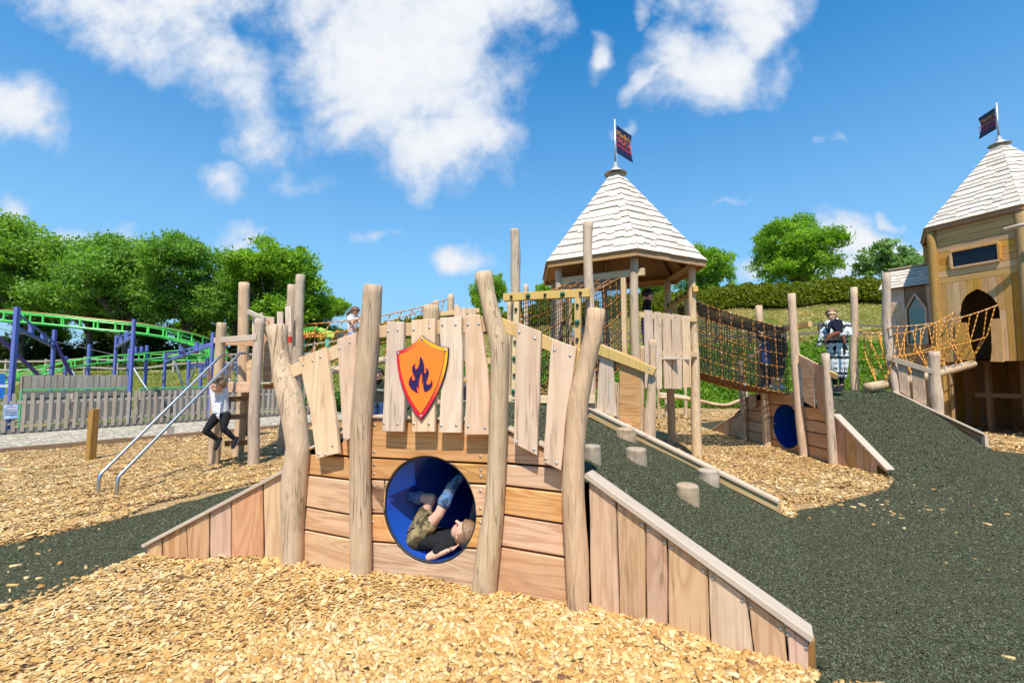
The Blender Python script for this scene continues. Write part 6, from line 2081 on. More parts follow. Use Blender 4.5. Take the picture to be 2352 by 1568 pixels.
lk = thing('lookout_platform', 'low timber platform with cut posts and short pickets behind the wall', 'platform', (-1.3, 11.0, 0))
def back_post(xl, xr, yt, Yd, seed):
    a = at((xl + xr) / 2, yt, Yd); r_ = (xr - xl) / 2 / FPX * Yd
    return post('post', [(a.x, a.y, -.1, r_ * 1.1), (a.x, a.y, a.z * .5, r_ * 1.05), (a.x, a.y, a.z, r_)], M['post_wood'], lk, seed=seed)


back_post(*[C2(x_, 0)[0] for x_ in (1060, 1170)], C2(0, 408)[1], 9.9, 131)
back_post(*[C2(x_, 0)[0] for x_ in (1225, 1270)], C2(0, 330)[1], 10.4, 132)
back_post(*[C2(x_, 0)[0] for x_ in (1128, 1165)], C2(0, 372)[1], 11.0, 133)
back_post(*[C2(x_, 0)[0] for x_ in (1735, 1772)], C2(0, 262)[1], 10.5, 134)
back_post(*[C2(x_, 0)[0] for x_ in (1625, 1655)], C2(0, 382)[1], 9.8, 135)
PLK = Plane((-1.2, 10.2), (1.5, 9.6))
for i, (xa, xb, yt) in enumerate(((1270, 1300, 400), (1297, 1350, 418), (1360, 1415, 420), (1310, 1345, 588), (1150, 1180, 600))):
    slab_on(PLK, 'picket', [PLK.hit(*C2(xa, yt)), PLK.hit(*C2(xb, yt)), PLK.hit(*C2(xb, 780)), PLK.hit(*C2(xa, 780))], .0, .035, M['picket_wood'], lk)
beam('handrail', PLK.pt(*C2(1180, 460), -.05), PLK.pt(*C2(1440, 435), -.05), .05, .10, M['rail_wood'], lk)
beam('deck_beam', PLK.pt(*C2(1000, 800), -.1), PLK.pt(*C2(1640, 770), -.1), .08, .14, M['rail_wood'], lk)
beam('brace', PLK.pt(*C2(1320, 920), -.1), PLK.pt(*C2(1500, 780), -.1), .07, .08, M['rail_wood'], lk)
# steel trough slide and a log beneath it
ch = thing('trough_slide', 'dull steel trough slide under the platform', 'slide', (-.2, 11.4, 0))
mb = MB(); a = at(*C2(930, 1090), 11.2); b_ = at(*C2(1090, 940), 11.6)
mb.bar(Vector((a.x, a.y, .25)), b_, .5, .02); mb.bar(Vector((a.x - .25, a.y, .37)), b_ + Vector((-.25, 0, .12)), .02, .24); mb.bar(Vector((a.x + .25, a.y, .37)), b_ + Vector((.25, 0, .12)), .02, .24); mb.build('trough', M['grey_metal'], ch)
mb = MB(); mb.box(at(*C2(1330, 975), 11.4), (.9, .06, .75)); mb.build('back_plate', M['grey_metal'], ch)
lg = post('log_seat', [(*at(*C2(1110, 1075), 10.6), .16), (*at(*C2(1300, 1065), 11.0), .16), (*at(*C2(1480, 1060), 11.4), .15)], M['stump_wood'], None, seed=140)
lg.location.z = .17
tag(lg, 'fat round log lying behind the pickets', 'log')

# balance logs at the back of the bark bed
bl_ = thing('balance_logs', 'crooked balance logs on short posts at the back of the bark', 'balance beam', (5.6, 16, 0))
def blog(pts, r_, seed): post('log', [(*at(px, py, Yd), r_) for px, py, Yd in pts], M['post_wood'], bl_, seed=seed, sides=10)
blog([(1515, 912, 15.5), (1560, 913, 15.3), (1610, 921, 15), (1640, 928, 14.6), (1670, 930, 14.8), (1702, 918, 14.9)], .06, 151)
blog([(1510, 905, 16.2), (1545, 908, 16), (1580, 915, 15.6), (1612, 926, 15.4)], .07, 152)
for px, py, Yd, w_ in ((1512, 880, 15.6, .05), (1530, 905, 16.4, .06), (1574, 890, 16.5, .06), (1602, 868, 14.8, .07), (1702, 890, 14.9, .06), (1712, 880, 14.2, .07)):
    a = at(px, py, Yd); post('post', [(a.x, a.y, -.1, w_ * 1.1), (a.x, a.y, a.z * .5, w_), (a.x, a.y, a.z, w_ * .9)], M['post_wood'], bl_, seed=int(px), sides=10, rings=8)

# ------------------------------------------------------------------ farewell sign under a leaf-shaped canopy
fs = thing('farewell_sign', 'arched brown board with yellow words under a scalloped green leaf canopy', 'sign', (-6.6, 16.5, 0))
PS = Plane((-8.2, 17.0), (-5.2, 17.0))
CX = crop(700, 740, 160, 2091)
hs_ = lambda X, Y, off=0.0: PS.hit(*CX(X, Y), off)
slab_on(PS, 'board', [hs_(X_, Y_, .06) for X_, Y_ in ((500, 990), (640, 945), (840, 930), (1050, 950), (1200, 1010), (1160, 1130), (1020, 1090), (850, 1075), (680, 1095), (550, 1145))], .06, .03, M['sign_brown'], fs, bev=.004)
slab_on(PS, 'canopy', [hs_(X_, Y_) for X_, Y_ in ((250, 780), (500, 800), (800, 740), (1000, 760), (1060, 850), (990, 900), (800, 880), (600, 930), (430, 1010), (430, 1150), (300, 1150), (200, 950))], .0, .12, M['sign_leaf'], fs, bev=.02)
sc_ = [(1000, 830), (1080, 770), (1150, 810), (1230, 820), (1300, 880), (1380, 880), (1440, 930), (1500, 950), (1520, 1020), (1490, 1080), (1420, 1105), (1340, 1080), (1250, 1085), (1190, 1020), (1130, 960), (1060, 930)]
slab_on(PS, 'canopy', [hs_(X_, Y_, .08) for X_, Y_ in sc_], .08, .10, M['sign_leaf_light'], fs, bev=.02)
for txt, Y_, s_ in (('THANK YOU', 1010, .20), ('FOR VISITING US', 1090, .18)):
    c_ = hs_(850, Y_, .075); tm = text_mesh(txt, s_ * 1.0, M['sign_yellow'], .004)
    link('lettering', tm, None, fs, loc=PS.w(c_[0], c_[1], .066) - origin_of(fs), rot=Matrix.Rotation(PS.ang, 3, 'Z') @ Matrix.Rotation(math.pi / 2, 3, 'X'))
a = PS.pt(*CX(1320, 1100), -.05); beam('pole', (a.x, a.y, 0), (a.x, a.y, a.z), .14, .14, M['teal'], fs, up=Vector((0, 1, 0)))
a2 = PS.pt(*CX(500, 1100), -.05); beam('pole', (a2.x, a2.y, 0), (a2.x, a2.y, a2.z), .14, .14, M['teal'], fs, up=Vector((0, 1, 0)))
mb = MB(); q = [PS.pt(*CX(X_, Y_), o__) for X_, Y_, o__ in ((1400, 900, -.3), (1900, 1080, -.3), (1900, 1130, -.3), (1400, 1110, -.3))]; bk_ = Vector((0, 1.5, .1))
mb.add(q + [p + bk_ for p in q], [(0, 1, 2, 3), (7, 6, 5, 4), (0, 4, 5, 1), (1, 5, 6, 2), (2, 6, 7, 3), (3, 7, 4, 0)]); mb.build('shelter_roof', M['roof_dark'], fs)
# ------------------------------------------------------------------ trees, hedges, growth on the banks
def leaf_quads(c, size, up_bias, colr, rn_):
    """n leaves at centres c: folded quads"""
    n = len(c)
    nr = rn_.normal(0, 1, (n, 3)); nr[:, 2] += up_bias; nr[:, 1] -= .15
    nr /= np.linalg.norm(nr, axis=1, keepdims=True)
    t_ = rn_.normal(0, 1, (n, 3)); t_ -= nr * (t_ * nr).sum(1, keepdims=True); t_ /= np.linalg.norm(t_, axis=1, keepdims=True)
    b_ = np.cross(nr, t_)
    s_ = (size * rn_.uniform(.6, 1.35, n))[:, None]
    v = np.stack([c - t_ * s_, c - b_ * s_ * .5 + nr * s_ * .10, c + t_ * s_, c + b_ * s_ * .5 + nr * s_ * .10], 1).reshape(-1, 3)
    f = (np.arange(n) * 4)[:, None] + np.array([[0, 1, 2, 3]])
    return v, f


def tree_data(seed, H, rx, trunk_h, nclump, per, leaf, cols, cr, lean=0.0, open_=.0, base_r=.3, zlow=None):
    rn_ = np.random.default_rng(seed)
    top = H; low = trunk_h if zlow is None else zlow
    cz = (top + low) / 2; rz = (top - low) / 2
    # big lobes first, then clumps on their outsides
    nl = 13
    lobes = []
    for i in range(nl):
        d = rn_.normal(0, 1, 3); d /= np.linalg.norm(d); d[2] = d[2] * .9 + .12
        k = rn_.uniform(.45, .72)
        lobes.append((np.array([d[0] * rx * k, d[1] * rx * k, cz + d[2] * rz * k]), rn_.uniform(.34, .50) * rx))
    cl = []
    tries = 0
    while len(cl) < nclump and tries < nclump * 60:
        tries += 1
        L, r_ = lobes[rn_.integers(nl)]
        d = rn_.normal(0, 1, 3); d /= np.linalg.norm(d)
        p = L + d * r_ * rn_.uniform(.72, 1.02) * np.array([1, 1, .85])
        e = (p[0] / rx) ** 2 + (p[1] / rx) ** 2 + ((p[2] - cz) / rz) ** 2
        if e > 1.12 or p[2] < low: continue
        if open_ and rn_.uniform() < open_ and p[2] < cz: continue
        cl.append(p)
    cl = np.array(cl)
    tone = rn_.uniform(0, 1, len(cl))
    C = np.repeat(cl, per, 0); Tn = np.repeat(tone, per)
    r_ = cr * rn_.uniform(.55, 1.25, len(cl)).repeat(per)
    off = rn_.normal(0, 1, C.shape); off /= np.linalg.norm(off, axis=1, keepdims=True)
    spray = np.where(rn_.uniform(0, 1, len(C)) < .12, 1.55, 1.0)
    C = C + off * (r_ * spray * rn_.uniform(.15, 1, len(C)) ** .5)[:, None] * np.array([1, 1, .62])
    lo, hi = np.array(cols[0]), np.array(cols[1])
    k = np.clip(.55 * Tn + .45 * rn_.uniform(0, 1, len(C)), 0, 1)[:, None]
    colr = lo * (1 - k) + hi * k
    v, f = leaf_quads(C, leaf, .55, colr, rn_)
    crown = fast_mesh('crown', v, f, False, colr)
    # trunk and limbs
    mb = MB()
    tl = Vector((lean, 0, low + rz * .55))
    mb.tube([Vector((0, 0, -.6)), Vector((0, 0, .3)), Vector((lean * .3, .05, low * .6)), Vector((lean * .6, 0, low)), tl], [base_r * 1.5, base_r, base_r * .82, base_r * .7, base_r * .35], 10)
    idx = rn_.choice(len(cl), min(len(cl), 26), replace=False)
    for i in idx:
        e = Vector(cl[i]); t0 = rn_.uniform(.55, 1.0)
        s_ = Vector((lean * t0 * .8, 0, low * t0 + (rz * .4) * rn_.uniform(0, 1)))
        if s_.z > e.z - .2: s_.z = max(low * .6, e.z - rn_.uniform(.6, 1.6))
        m_ = s_.lerp(e, .5) + Vector((rn_.normal(0, .2), rn_.normal(0, .2), rn_.uniform(.0, .5)))
        mb.tube([s_, s_.lerp(m_, .5) + Vector((0, 0, .1)), m_, m_.lerp(e, .6), e], [base_r * .36, base_r * .30, base_r * .22, base_r * .14, .02], 6)
    trunk = mb.mesh('trunk', True)
    return crown, trunk


def plant_tree(name, label, data, x, y, z=None, s=1.0, rot=0.0, cat='tree', group=None, sz=None):
    z = hillz(x, y) if z is None else z
    t_ = thing(name, label, cat, (x, y, z), group)
    t_.rotation_euler = (0, 0, rot); t_.scale = (s, s, sz or s)
    for nm, me, mt in (('crown', data[0], 'leaf'), ('trunk', data[1], 'bark')):
        if len(me.materials) == 0: me.materials.append(M[mt])
        o = bpy.data.objects.new(nm, me); COL.objects.link(o); o.parent = t_
    return t_


ASH = ((0.080, 0.180, 0.020), (0.290, 0.480, 0.080))
ASHY = ((0.105, 0.220, 0.020), (0.360, 0.530, 0.080))
SYC = ((0.090, 0.205, 0.010), (0.350, 0.540, 0.036))
d_a = tree_data(11, 12.2, 4.6, 4.0, 250, 150, .135, ASHY, .95, .5, base_r=.30, zlow=3.0)
d_b = tree_data(12, 11.6, 4.4, 4.2, 240, 150, .135, ASH, .95, -.4, base_r=.30, zlow=3.2)
d_c = tree_data(13, 11.0, 3.9, 3.6, 220, 150, .135, ASH, .90, .3, base_r=.26, zlow=2.8)
d_d = tree_data(14, 11.2, 3.7, 2.0, 260, 150, .135, SYC, .85, .0, base_r=.28, zlow=1.6)
GRPT = 'row of trees behind the coaster'
LEFT = [
    (d_a, -45.0, 37.5, 1.0, 0.4, 'ash tree partly cut off at the left edge of the picture'),
    (d_a, -39.5, 36.5, 1.02, 2.2, 'tall bright green ash tree nearest the left edge, rising over the track'),
    (d_b, -34.2, 37.0, .96, 1.0, 'ash tree second in the row, above the highest stretch of track'),
    (d_c, -30.2, 35.6, .98, 3.0, 'ash tree in the middle of the row with a narrow pointed top'),
    (d_b, -26.2, 36.2, .92, 4.2, 'tall dark ash tree above the coaster bend, right of the row middle'),
    (d_c, -22.6, 37.4, .80, 5.1, 'smaller darker ash tree filling the dip before the last tree of the row'),
    (d_d, -19.0, 35.6, .92, .3, 'rounded bright yellow green tree ending the row at the crooked posts'),
    (d_d, -16.6, 39.0, .62, 2.4, 'lower dark green tree behind the farewell sign'),
]
for (dt_, x_, y_, s_, r_, lb) in LEFT: plant_tree('ash_tree' if dt_ is not d_d else 'sycamore_tree', lb, dt_, x_, y_, None, s_, r_, group=GRPT)
BACK = [(-46, 44, .80, 'second rank tree behind the ash cut off at the left edge'), (-40.5, 45, .78, 'second rank tree behind the tall ash nearest the left edge'), (-35.5, 44.5, .80, 'second rank tree between the trunks under the highest track'),
        (-31, 45, .78, 'second rank tree behind the ash with the narrow top'), (-26.8, 44.5, .80, 'second rank tree in the shade behind the coaster bend'), (-22.5, 45, .74, 'second rank tree behind the dip in the row')]
for i, (x_, y_, s_, lb) in enumerate(BACK):
    plant_tree('sycamore_tree', lb, d_d, x_, y_, None, s_, i * 1.7, group='second rank of trees behind the coaster')
d_e = tree_data(21, 10.6, 4.9, 2.3, 330, 130, .135, SYC, .80, .0, open_=.45, base_r=.30, zlow=1.5)
d_f = tree_data(22, 8.4, 3.9, 1.0, 260, 130, .13, SYC, .75, .0, base_r=.28, zlow=.4)
d_g = tree_data(23, 5.2, 2.3, 1.2, 90, 80, .15, ((0.13, 0.24, 0.07), (0.32, 0.45, 0.16)), .60, .2, open_=.2, base_r=.12, zlow=1.0)
def tree_at(name, px, ybase, Yd, ztop_py, data, Hd, label, rot=0.0, fx=1.0):
    b_ = at(px, ybase, Yd); z0 = hillz(b_.x, Yd); zt = at(px, ztop_py, Yd).z
    s_ = (zt - z0) / Hd
    t_ = plant_tree(name, label, data, b_.x, Yd, z0, s_ * fx, rot, sz=s_)
    return t_


tree_at('sycamore_tree', 1838, 640, 40, 470, d_e, 10.9, 'broad open sycamore standing alone on the bank above the hedge', .8, .92)
tree_at('sycamore_tree', 1618, 650, 38, 545, d_f, 8.5, 'dense rounded tree beside the middle tower roof', 1.9, .85)
tree_at('sycamore_tree', 2050, 640, 36, 548, d_g, 5.3, 'small pale sapling beside the shingled house roof', .4)
tree_at('sycamore_tree', 1120, 720, 36, 612, d_f, 8.5, 'bushy tree behind the tall bent pole left of the middle tower', .2, .62)
tree_at('sycamore_tree', 1255, 720, 40, 640, d_f, 8.5, 'low tree glimpsed under the left side of the middle tower roof', 3.3, .6)
tree_at('sycamore_tree', 1500, 690, 37, 600, d_f, 8.5, 'tree seen through the open middle tower', 4.5, .6)


def hedge(label, pts, h_, w_, n, leaf, cols, seed):
    """clipped conifer hedge following the bank: feathery uneven top"""
    rn_ = np.random.default_rng(seed)
    P_ = np.array(catmull([tuple(p) for p in pts], 60))
    k = rn_.uniform(0, 58.99, n); i = k.astype(int); fr = (k - i)[:, None]
    c = P_[i] * (1 - fr) + P_[i + 1] * fr
    bump = .25 * np.sin(k * 2.3) + .35 * np.abs(np.sin(k * 4.3 + 1)) + .45 * np.abs(np.sin(k * 9.7)) - .3
    hh_ = h_ * (1 + .26 * bump)
    z_ = rn_.uniform(0, 1, n) ** .75 * hh_
    dy = w_ * np.sqrt(np.clip(1 - (z_ / hh_) ** 4, 0.05, 1)) * np.where(rn_.uniform(0, 1, n) < .75, -1, rn_.uniform(-1, 1, n)) * rn_.uniform(.8, 1.05, n)
    x_ = c[:, 0] + rn_.normal(0, .08, n); y_ = c[:, 1] + dy + .10 * np.sin(k * 7 + z_ * 3)
    C = np.stack([x_, y_, hill(c[:, 0], c[:, 1]) + z_], -1)
    kk = np.clip(rn_.uniform(0, 1, n) * .5 + .5 * np.abs(np.sin(k * 9.7 + z_)), 0, 1)[:, None]
    colr = np.array(cols[0]) * (1 - kk) + np.array(cols[1]) * kk
    v, f = leaf_quads(C, leaf, .7, colr, rn_)
    t_ = thing('hedge', label, 'hedge', (P_[0][0], P_[0][1], hillz(P_[0][0], P_[0][1])))
    o = link('foliage', fast_mesh('foliage', v, f, False, colr), M['leaf'], None); o.parent = t_; o.location = -t_.location
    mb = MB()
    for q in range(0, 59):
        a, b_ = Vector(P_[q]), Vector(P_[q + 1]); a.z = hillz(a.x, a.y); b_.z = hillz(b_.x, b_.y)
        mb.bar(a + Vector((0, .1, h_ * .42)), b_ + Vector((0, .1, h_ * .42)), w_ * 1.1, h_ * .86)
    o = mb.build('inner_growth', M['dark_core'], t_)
    return t_


HC = ((0.065, 0.095, 0.006), (0.300, 0.330, 0.022))
hedge('long feathery conifer hedge along the crest of the bank at the right', [(6.5, 31.8, 0), (12, 31.6, 0), (18, 31.2, 0), (24, 30.6, 0), (32, 30, 0)], 1.45, .8, 52000, .11, HC, 31)
hedge('conifer hedge on the crest behind the tunnel wall, left of the middle tower', [(-13, 31.5, 0), (-8, 31.6, 0), (-2, 31.7, 0), (6, 31.8, 0)], 1.35, .7, 26000, .11, HC, 32)
hedge('low bright hedge glimpsed between the trunks behind the coaster', [(-46, 47, 0), (-36, 47, 0), (-26, 47, 0), (-16, 46, 0)], 1.6, .8, 18000, .18, ((0.10, 0.16, 0.012), (0.22, 0.28, 0.03)), 33)


def growth(label, n, x0, x1, y0, y1, hmax, leaf, cols, seed, keep=None, up=1.2, name='undergrowth'):
    rn_ = np.random.default_rng(seed)
    x_ = rn_.uniform(x0, x1, n); y_ = rn_.uniform(y0, y1, n)
    if keep is not None:
        k = keep(x_, y_); x_ = x_[k]; y_ = y_[k]
    n = len(x_)
    patch = .5 + .5 * np.sin(x_ * 1.9 + 1.2 * np.sin(y_ * 1.3)) * np.sin(y_ * 1.7 + x_ * .6)
    z_ = hill(x_, y_) + rn_.uniform(0, 1, n) * hmax * (.35 + .65 * patch)
    k = np.clip(.5 * patch + .5 * rn_.uniform(0, 1, n), 0, 1)[:, None]
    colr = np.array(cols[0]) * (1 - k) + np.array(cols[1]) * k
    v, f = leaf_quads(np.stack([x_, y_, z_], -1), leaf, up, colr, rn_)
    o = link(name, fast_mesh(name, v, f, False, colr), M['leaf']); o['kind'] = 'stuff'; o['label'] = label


growth('lush green nettles and weeds on the steep bank', 60000, -6, 28, 20.3, 24.6, .55, .085, ((0.060, 0.15, 0.008), (0.25, 0.42, 0.026)), 41)
growth('rough grass on the dry field of the bank', 42000, -8, 30, 24.8, 31.2, .12, .07, ((0.28, 0.27, 0.06), (0.58, 0.44, 0.19)), 42, name='rough_grass')
growth('grass on the bank behind the coaster', 45000, -30, -6, 20.5, 31, .12, .07, ((0.16, 0.24, 0.035), (0.44, 0.38, 0.13)), 43, name='rough_grass')
growth('weeds at the foot of the bank behind the tunnel wall', 14000, -9.5, -1.0, 18.9, 21.5, .8, .085, ((0.03, 0.09, 0.008), (0.11, 0.21, 0.02)), 44)
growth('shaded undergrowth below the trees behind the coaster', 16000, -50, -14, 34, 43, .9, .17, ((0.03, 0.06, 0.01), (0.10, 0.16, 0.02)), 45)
growth('thicket with shade-darkened leaf colour closing the view under the trees behind the coaster', 26000, -56, -15, 43.5, 46.5, 3.6, .2, ((0.015, 0.03, 0.006), (0.05, 0.085, 0.012)), 46)  # leaf colours made darker to carry the shade under the trees
# ------------------------------------------------------------------ people
def proj(P):
    d = Vector(P) - Vector((0, 0, CAM_H)); y = d.y * CP + d.z * SP; z = -d.y * SP + d.z * CP
    return 1176 + FPX * d.x / y, 784 - FPX * z / y


class Blob:
    """closed rounded pieces that are fused into one skin"""
    def __init__(s): s.mb = MB()

    def ball(s, c, r, Mx=None, n=10, m=7):
        c = Vector(c); rx, ry, rz = (r, r, r) if not isinstance(r, (tuple, list)) else r
        vs_ = [Vector((0, 0, rz))]
        for i in range(1, m):
            a = math.pi * i / m
            for k in range(n):
                b_ = 2 * math.pi * k / n
                vs_.append(Vector((rx * math.sin(a) * math.cos(b_), ry * math.sin(a) * math.sin(b_), rz * math.cos(a))))
        vs_.append(Vector((0, 0, -rz)))
        if Mx is not None: vs_ = [Mx @ v for v in vs_]
        ff = [(0, 1 + k, 1 + (k + 1) % n) for k in range(n)]
        for i in range(m - 2):
            for k in range(n):
                a = 1 + i * n + k; b_ = 1 + i * n + (k + 1) % n
                ff.append((a, a + n, b_ + n, b_))
        last = len(vs_) - 1; o = 1 + (m - 2) * n
        ff += [(last, o + (k + 1) % n, o + k) for k in range(n)]
        s.mb.add([c + v for v in vs_], ff)

    def limb(s, pts, rr, n=10):
        pts = [Vector(p) for p in pts]
        for p, r_ in zip(pts, rr): s.ball(p, r_, n=n, m=6)
        for (a, ra), (b_, rb) in zip(list(zip(pts, rr))[:-1], list(zip(pts, rr))[1:]):
            if (b_ - a).length > 1e-4: s.mb.tube([a, b_], [ra, rb], n)

    def mesh(s, name, voxel, smooth_it=4, origin=Vector()):
        me = s.mb.mesh('tmp', False, origin)
        o = bpy.data.objects.new('tmp', me); COL.objects.link(o)
        rm = o.modifiers.new('r', 'REMESH'); rm.mode = 'VOXEL'; rm.voxel_size = voxel; rm.use_smooth_shade = True
        sm = o.modifiers.new('s', 'SMOOTH'); sm.factor = .5; sm.iterations = smooth_it
        dc = o.modifiers.new('d', 'DECIMATE'); dc.ratio = .24
        dg = bpy.context.evaluated_depsgraph_get()
        out = bpy.data.meshes.new_from_object(o.evaluated_get(dg)); out.name = name
        bpy.data.objects.remove(o); bpy.data.meshes.remove(me)
        return out


def head_frame(f, u):
    f = Vector(f).normalized(); u = Vector(u); u = (u - f * u.dot(f)).normalized(); s_ = f.cross(u)
    return f, u, s_


def hand(bl, w, d, palm_up, k, grip=False):
    """palm, four fingers of unequal length and a thumb; d = direction from the wrist, palm_up = back of the hand"""
    d = Vector(d).normalized(); n_ = Vector(palm_up); n_ = (n_ - d * n_.dot(d)).normalized(); s_ = d.cross(n_)
    pc = Vector(w) + d * .045 * k
    for q in (-.028, -.009, .010, .028): bl.limb([Vector(w) + s_ * q * k * .6, pc + d * .035 * k + s_ * q * k], [.016 * k, .0145 * k], 8)
    for q, L in ((-.030, .052), (-.010, .066), (.010, .062), (.029, .048)):
        a = pc + d * .036 * k + s_ * q * k
        c1 = a + (d * (.6 if grip else .95) - n_ * (.55 if grip else .15)) * L * .5 * k
        c2 = c1 + (d * (-.1 if grip else .8) - n_ * (1.0 if grip else .45)) * L * .5 * k
        bl.limb([a, c1, c2], [.0095 * k, .0085 * k, .0075 * k], 7)
    t0 = Vector(w) + d * .022 * k - s_ * .030 * k
    bl.limb([t0, t0 + (d * .6 - s_ * .7) * .034 * k, t0 + (d * .95 - s_ * (.35 if not grip else -.2) - n_ * .5) * .06 * k], [.013 * k, .011 * k, .009 * k], 7)


def figure(label, J, k, face, up=(0, 0, 1), hr=.1, top=None, sleeve='short', bottom=None, leg='long', shoe='boot_black', boot=None, hair='hair_brown', tail=None, long_hair=False, coat=None, short_f=.88, boot_f=.22, skin_m='skin', vox=.009, grip=(False, False), hood=False, sole=True, group=None, loc=None):
    """J: joints p n h ls rs le re lw rw lh rh lk rk la ra lt rt in world coordinates; a person made of one skin plus clothing"""
    J = {a: Vector(b_) for a, b_ in J.items()}
    base = Vector(loc) if loc is not None else Vector((J['p'].x, J['p'].y, min(J['la'].z, J['ra'].z) - .05 * k))
    P_ = thing('person', label, 'person', base, group)
    f, u, s_ = head_frame(face, up)
    HM = Matrix((s_, f, u)).transposed()
    body = Blob()
    h = J['h']
    # head: skull, jaw, nose, ears
    body.ball(h + u * hr * .12 - f * hr * .10, (hr * .80, hr * .95, hr * .98), HM, 16, 12)
    body.ball(h - u * hr * .42 + f * hr * .16, (hr * .60, hr * .66, hr * .72), HM, 14, 10)
    body.limb([h + f * hr * .82 + u * hr * .05, h + f * hr * 1.02 - u * hr * .20], [hr * .09, hr * .15], 8)
    for q in (-1, 1): body.ball(h + s_ * q * hr * .80 - f * hr * .08 - u * hr * .08, (hr * .12, hr * .20, hr * .28), HM)
    body.limb([h - u * hr * .5 - f * hr * .22, J['n']], [.052 * k, .058 * k])
    # trunk under the clothes
    body.limb([J['ls'].lerp(J['rs'], .25), J['lh'].lerp(J['rh'], .3)], [.062 * k, .078 * k]); body.limb([J['ls'].lerp(J['rs'], .75), J['lh'].lerp(J['rh'], .7)], [.062 * k, .078 * k])
    body.limb([J['n'], J['p']], [.06 * k, .085 * k])
    for a in 'lr':
        body.limb([J['n'].lerp(J[a + 's'], .4), J[a + 's'], J[a + 'e'], J[a + 'e'].lerp(J[a + 'w'], .3), J[a + 'w']], [.06 * k, .050 * k, .040 * k, .041 * k, .027 * k])
        body.limb([J['p'].lerp(J[a + 'h'], .6), J[a + 'h'], J[a + 'h'].lerp(J[a + 'k'], .5), J[a + 'k'], J[a + 'k'].lerp(J[a + 'a'], .35), J[a + 'a']], [.09 * k, .085 * k, .072 * k, .054 * k, .056 * k, .036 * k])
        body.limb([J[a + 'a'], J[a + 't']], [.038 * k, .030 * k])
        dw = J[a + 'w'] - J[a + 'e']
        hand(body, J[a + 'w'], J.get(a + 'd', J[a + 'w'] + dw) - J[a + 'w'], J.get(a + 'b', f * -1 + Vector((0, 0, .3))), k, grip[0 if a == 'l' else 1])
    def put(name, bl, mat, v=None, it=4):
        me = bl.mesh(name, v or vox, it, base)
        return link(name, me, M[mat], P_)
    put('body', body, skin_m)
    # face
    for q in (-1, 1):
        mb = MB(); bb = Blob(); bb.ball(h + f * hr * .76 + s_ * q * hr * .32 + u * hr * .02, (hr * .13, hr * .07, hr * .075), HM)
        link('eye', bb.mb.mesh('eye', True, base), M['eye_dark'], P_)
    bb = Blob(); bb.ball(h + f * hr * .80 - u * hr * .52, (hr * .22, hr * .05, hr * .05), HM); link('mouth', bb.mb.mesh('mouth', True, base), M['lip'], P_)
    # hair: a shell round the skull, open at the face
    if hair:
        v_ = []; fcs = []; n, m = 22, 14
        for i in range(m + 1):
            a = math.pi * i / m
            for q in range(n):
                b_ = 2 * math.pi * q / n
                d = Vector((math.sin(a) * math.cos(b_), math.sin(a) * math.sin(b_), math.cos(a)))
                wv_ = 1 + .03 * math.sin(7 * b_ + 3 * a)
                v_.append(h - base + u * hr * .10 - f * hr * .10 + (s_ * d.x * hr * .93 + f * d.y * hr * 1.04 + u * d.z * hr * 1.08) * wv_)
        low = -.95 if long_hair else -.42
        for i in range(m):
            for q in range(n):
                a = math.pi * (i + .5) / m; b_ = 2 * math.pi * (q + .5) / n
                dx, dy, dz = math.sin(a) * math.cos(b_), math.sin(a) * math.sin(b_), math.cos(a)
                if dy > .18 and dz < .50 - .15 * abs(dx): continue
                if dy > -.10 and dz < -.02: continue
                if dz < low: continue
                fcs.append((i * n + q, i * n + (q + 1) % n, (i + 1) * n + (q + 1) % n, (i + 1) * n + q))
        me = pymesh('hair', v_, fcs, True)
        o = link('hair', me, M[hair], P_)
        so = o.modifiers.new('thick', 'SOLIDIFY'); so.thickness = hr * .12; so.offset = -1
        if tail:
            bl = Blob(); bl.limb(tail, [hr * .30, hr * .34, hr * .26, hr * .10][:len(tail)]); put('ponytail', bl, hair)
    # clothing
    if top:
        bl = Blob(); g_ = 1.12
        bl.limb([J['n'], J['p']], [.086 * k, .114 * k])
        for t_ in (.08, .32, .68, .92):
            bl.limb([J['ls'].lerp(J['rs'], t_), J['lh'].lerp(J['rh'], t_).lerp(J['n'], J.get('hem', Vector((.12, 0, 0))).x)], [.084 * k if .2 < t_ < .8 else .066 * k, .102 * k])
        for a in 'lr':
            if sleeve == 'long': bl.limb([J['n'].lerp(J[a + 's'], .5), J[a + 's'], J[a + 'e'], J[a + 'e'].lerp(J[a + 'w'], .9)], [.075 * k, .068 * k, .056 * k, .044 * k])
            elif sleeve == 'short': bl.limb([J['n'].lerp(J[a + 's'], .5), J[a + 's'], J[a + 's'].lerp(J[a + 'e'], .55)], [.075 * k, .068 * k, .062 * k])
            else: bl.limb([J['n'].lerp(J[a + 's'], .5), J[a + 's']], [.075 * k, .064 * k])
        if hood: bl.limb([J['n'] - f * .06 * k + s_ * .08 * k, J['n'] - f * .10 * k, J['n'] - f * .06 * k - s_ * .08 * k], [.05 * k, .065 * k, .05 * k])
        put('top', bl, top)
    if coat:
        bl = Blob()
        for a, r_ in coat['chains']: bl.limb(a, r_, 14)
        put('coat', bl, coat['mat'])
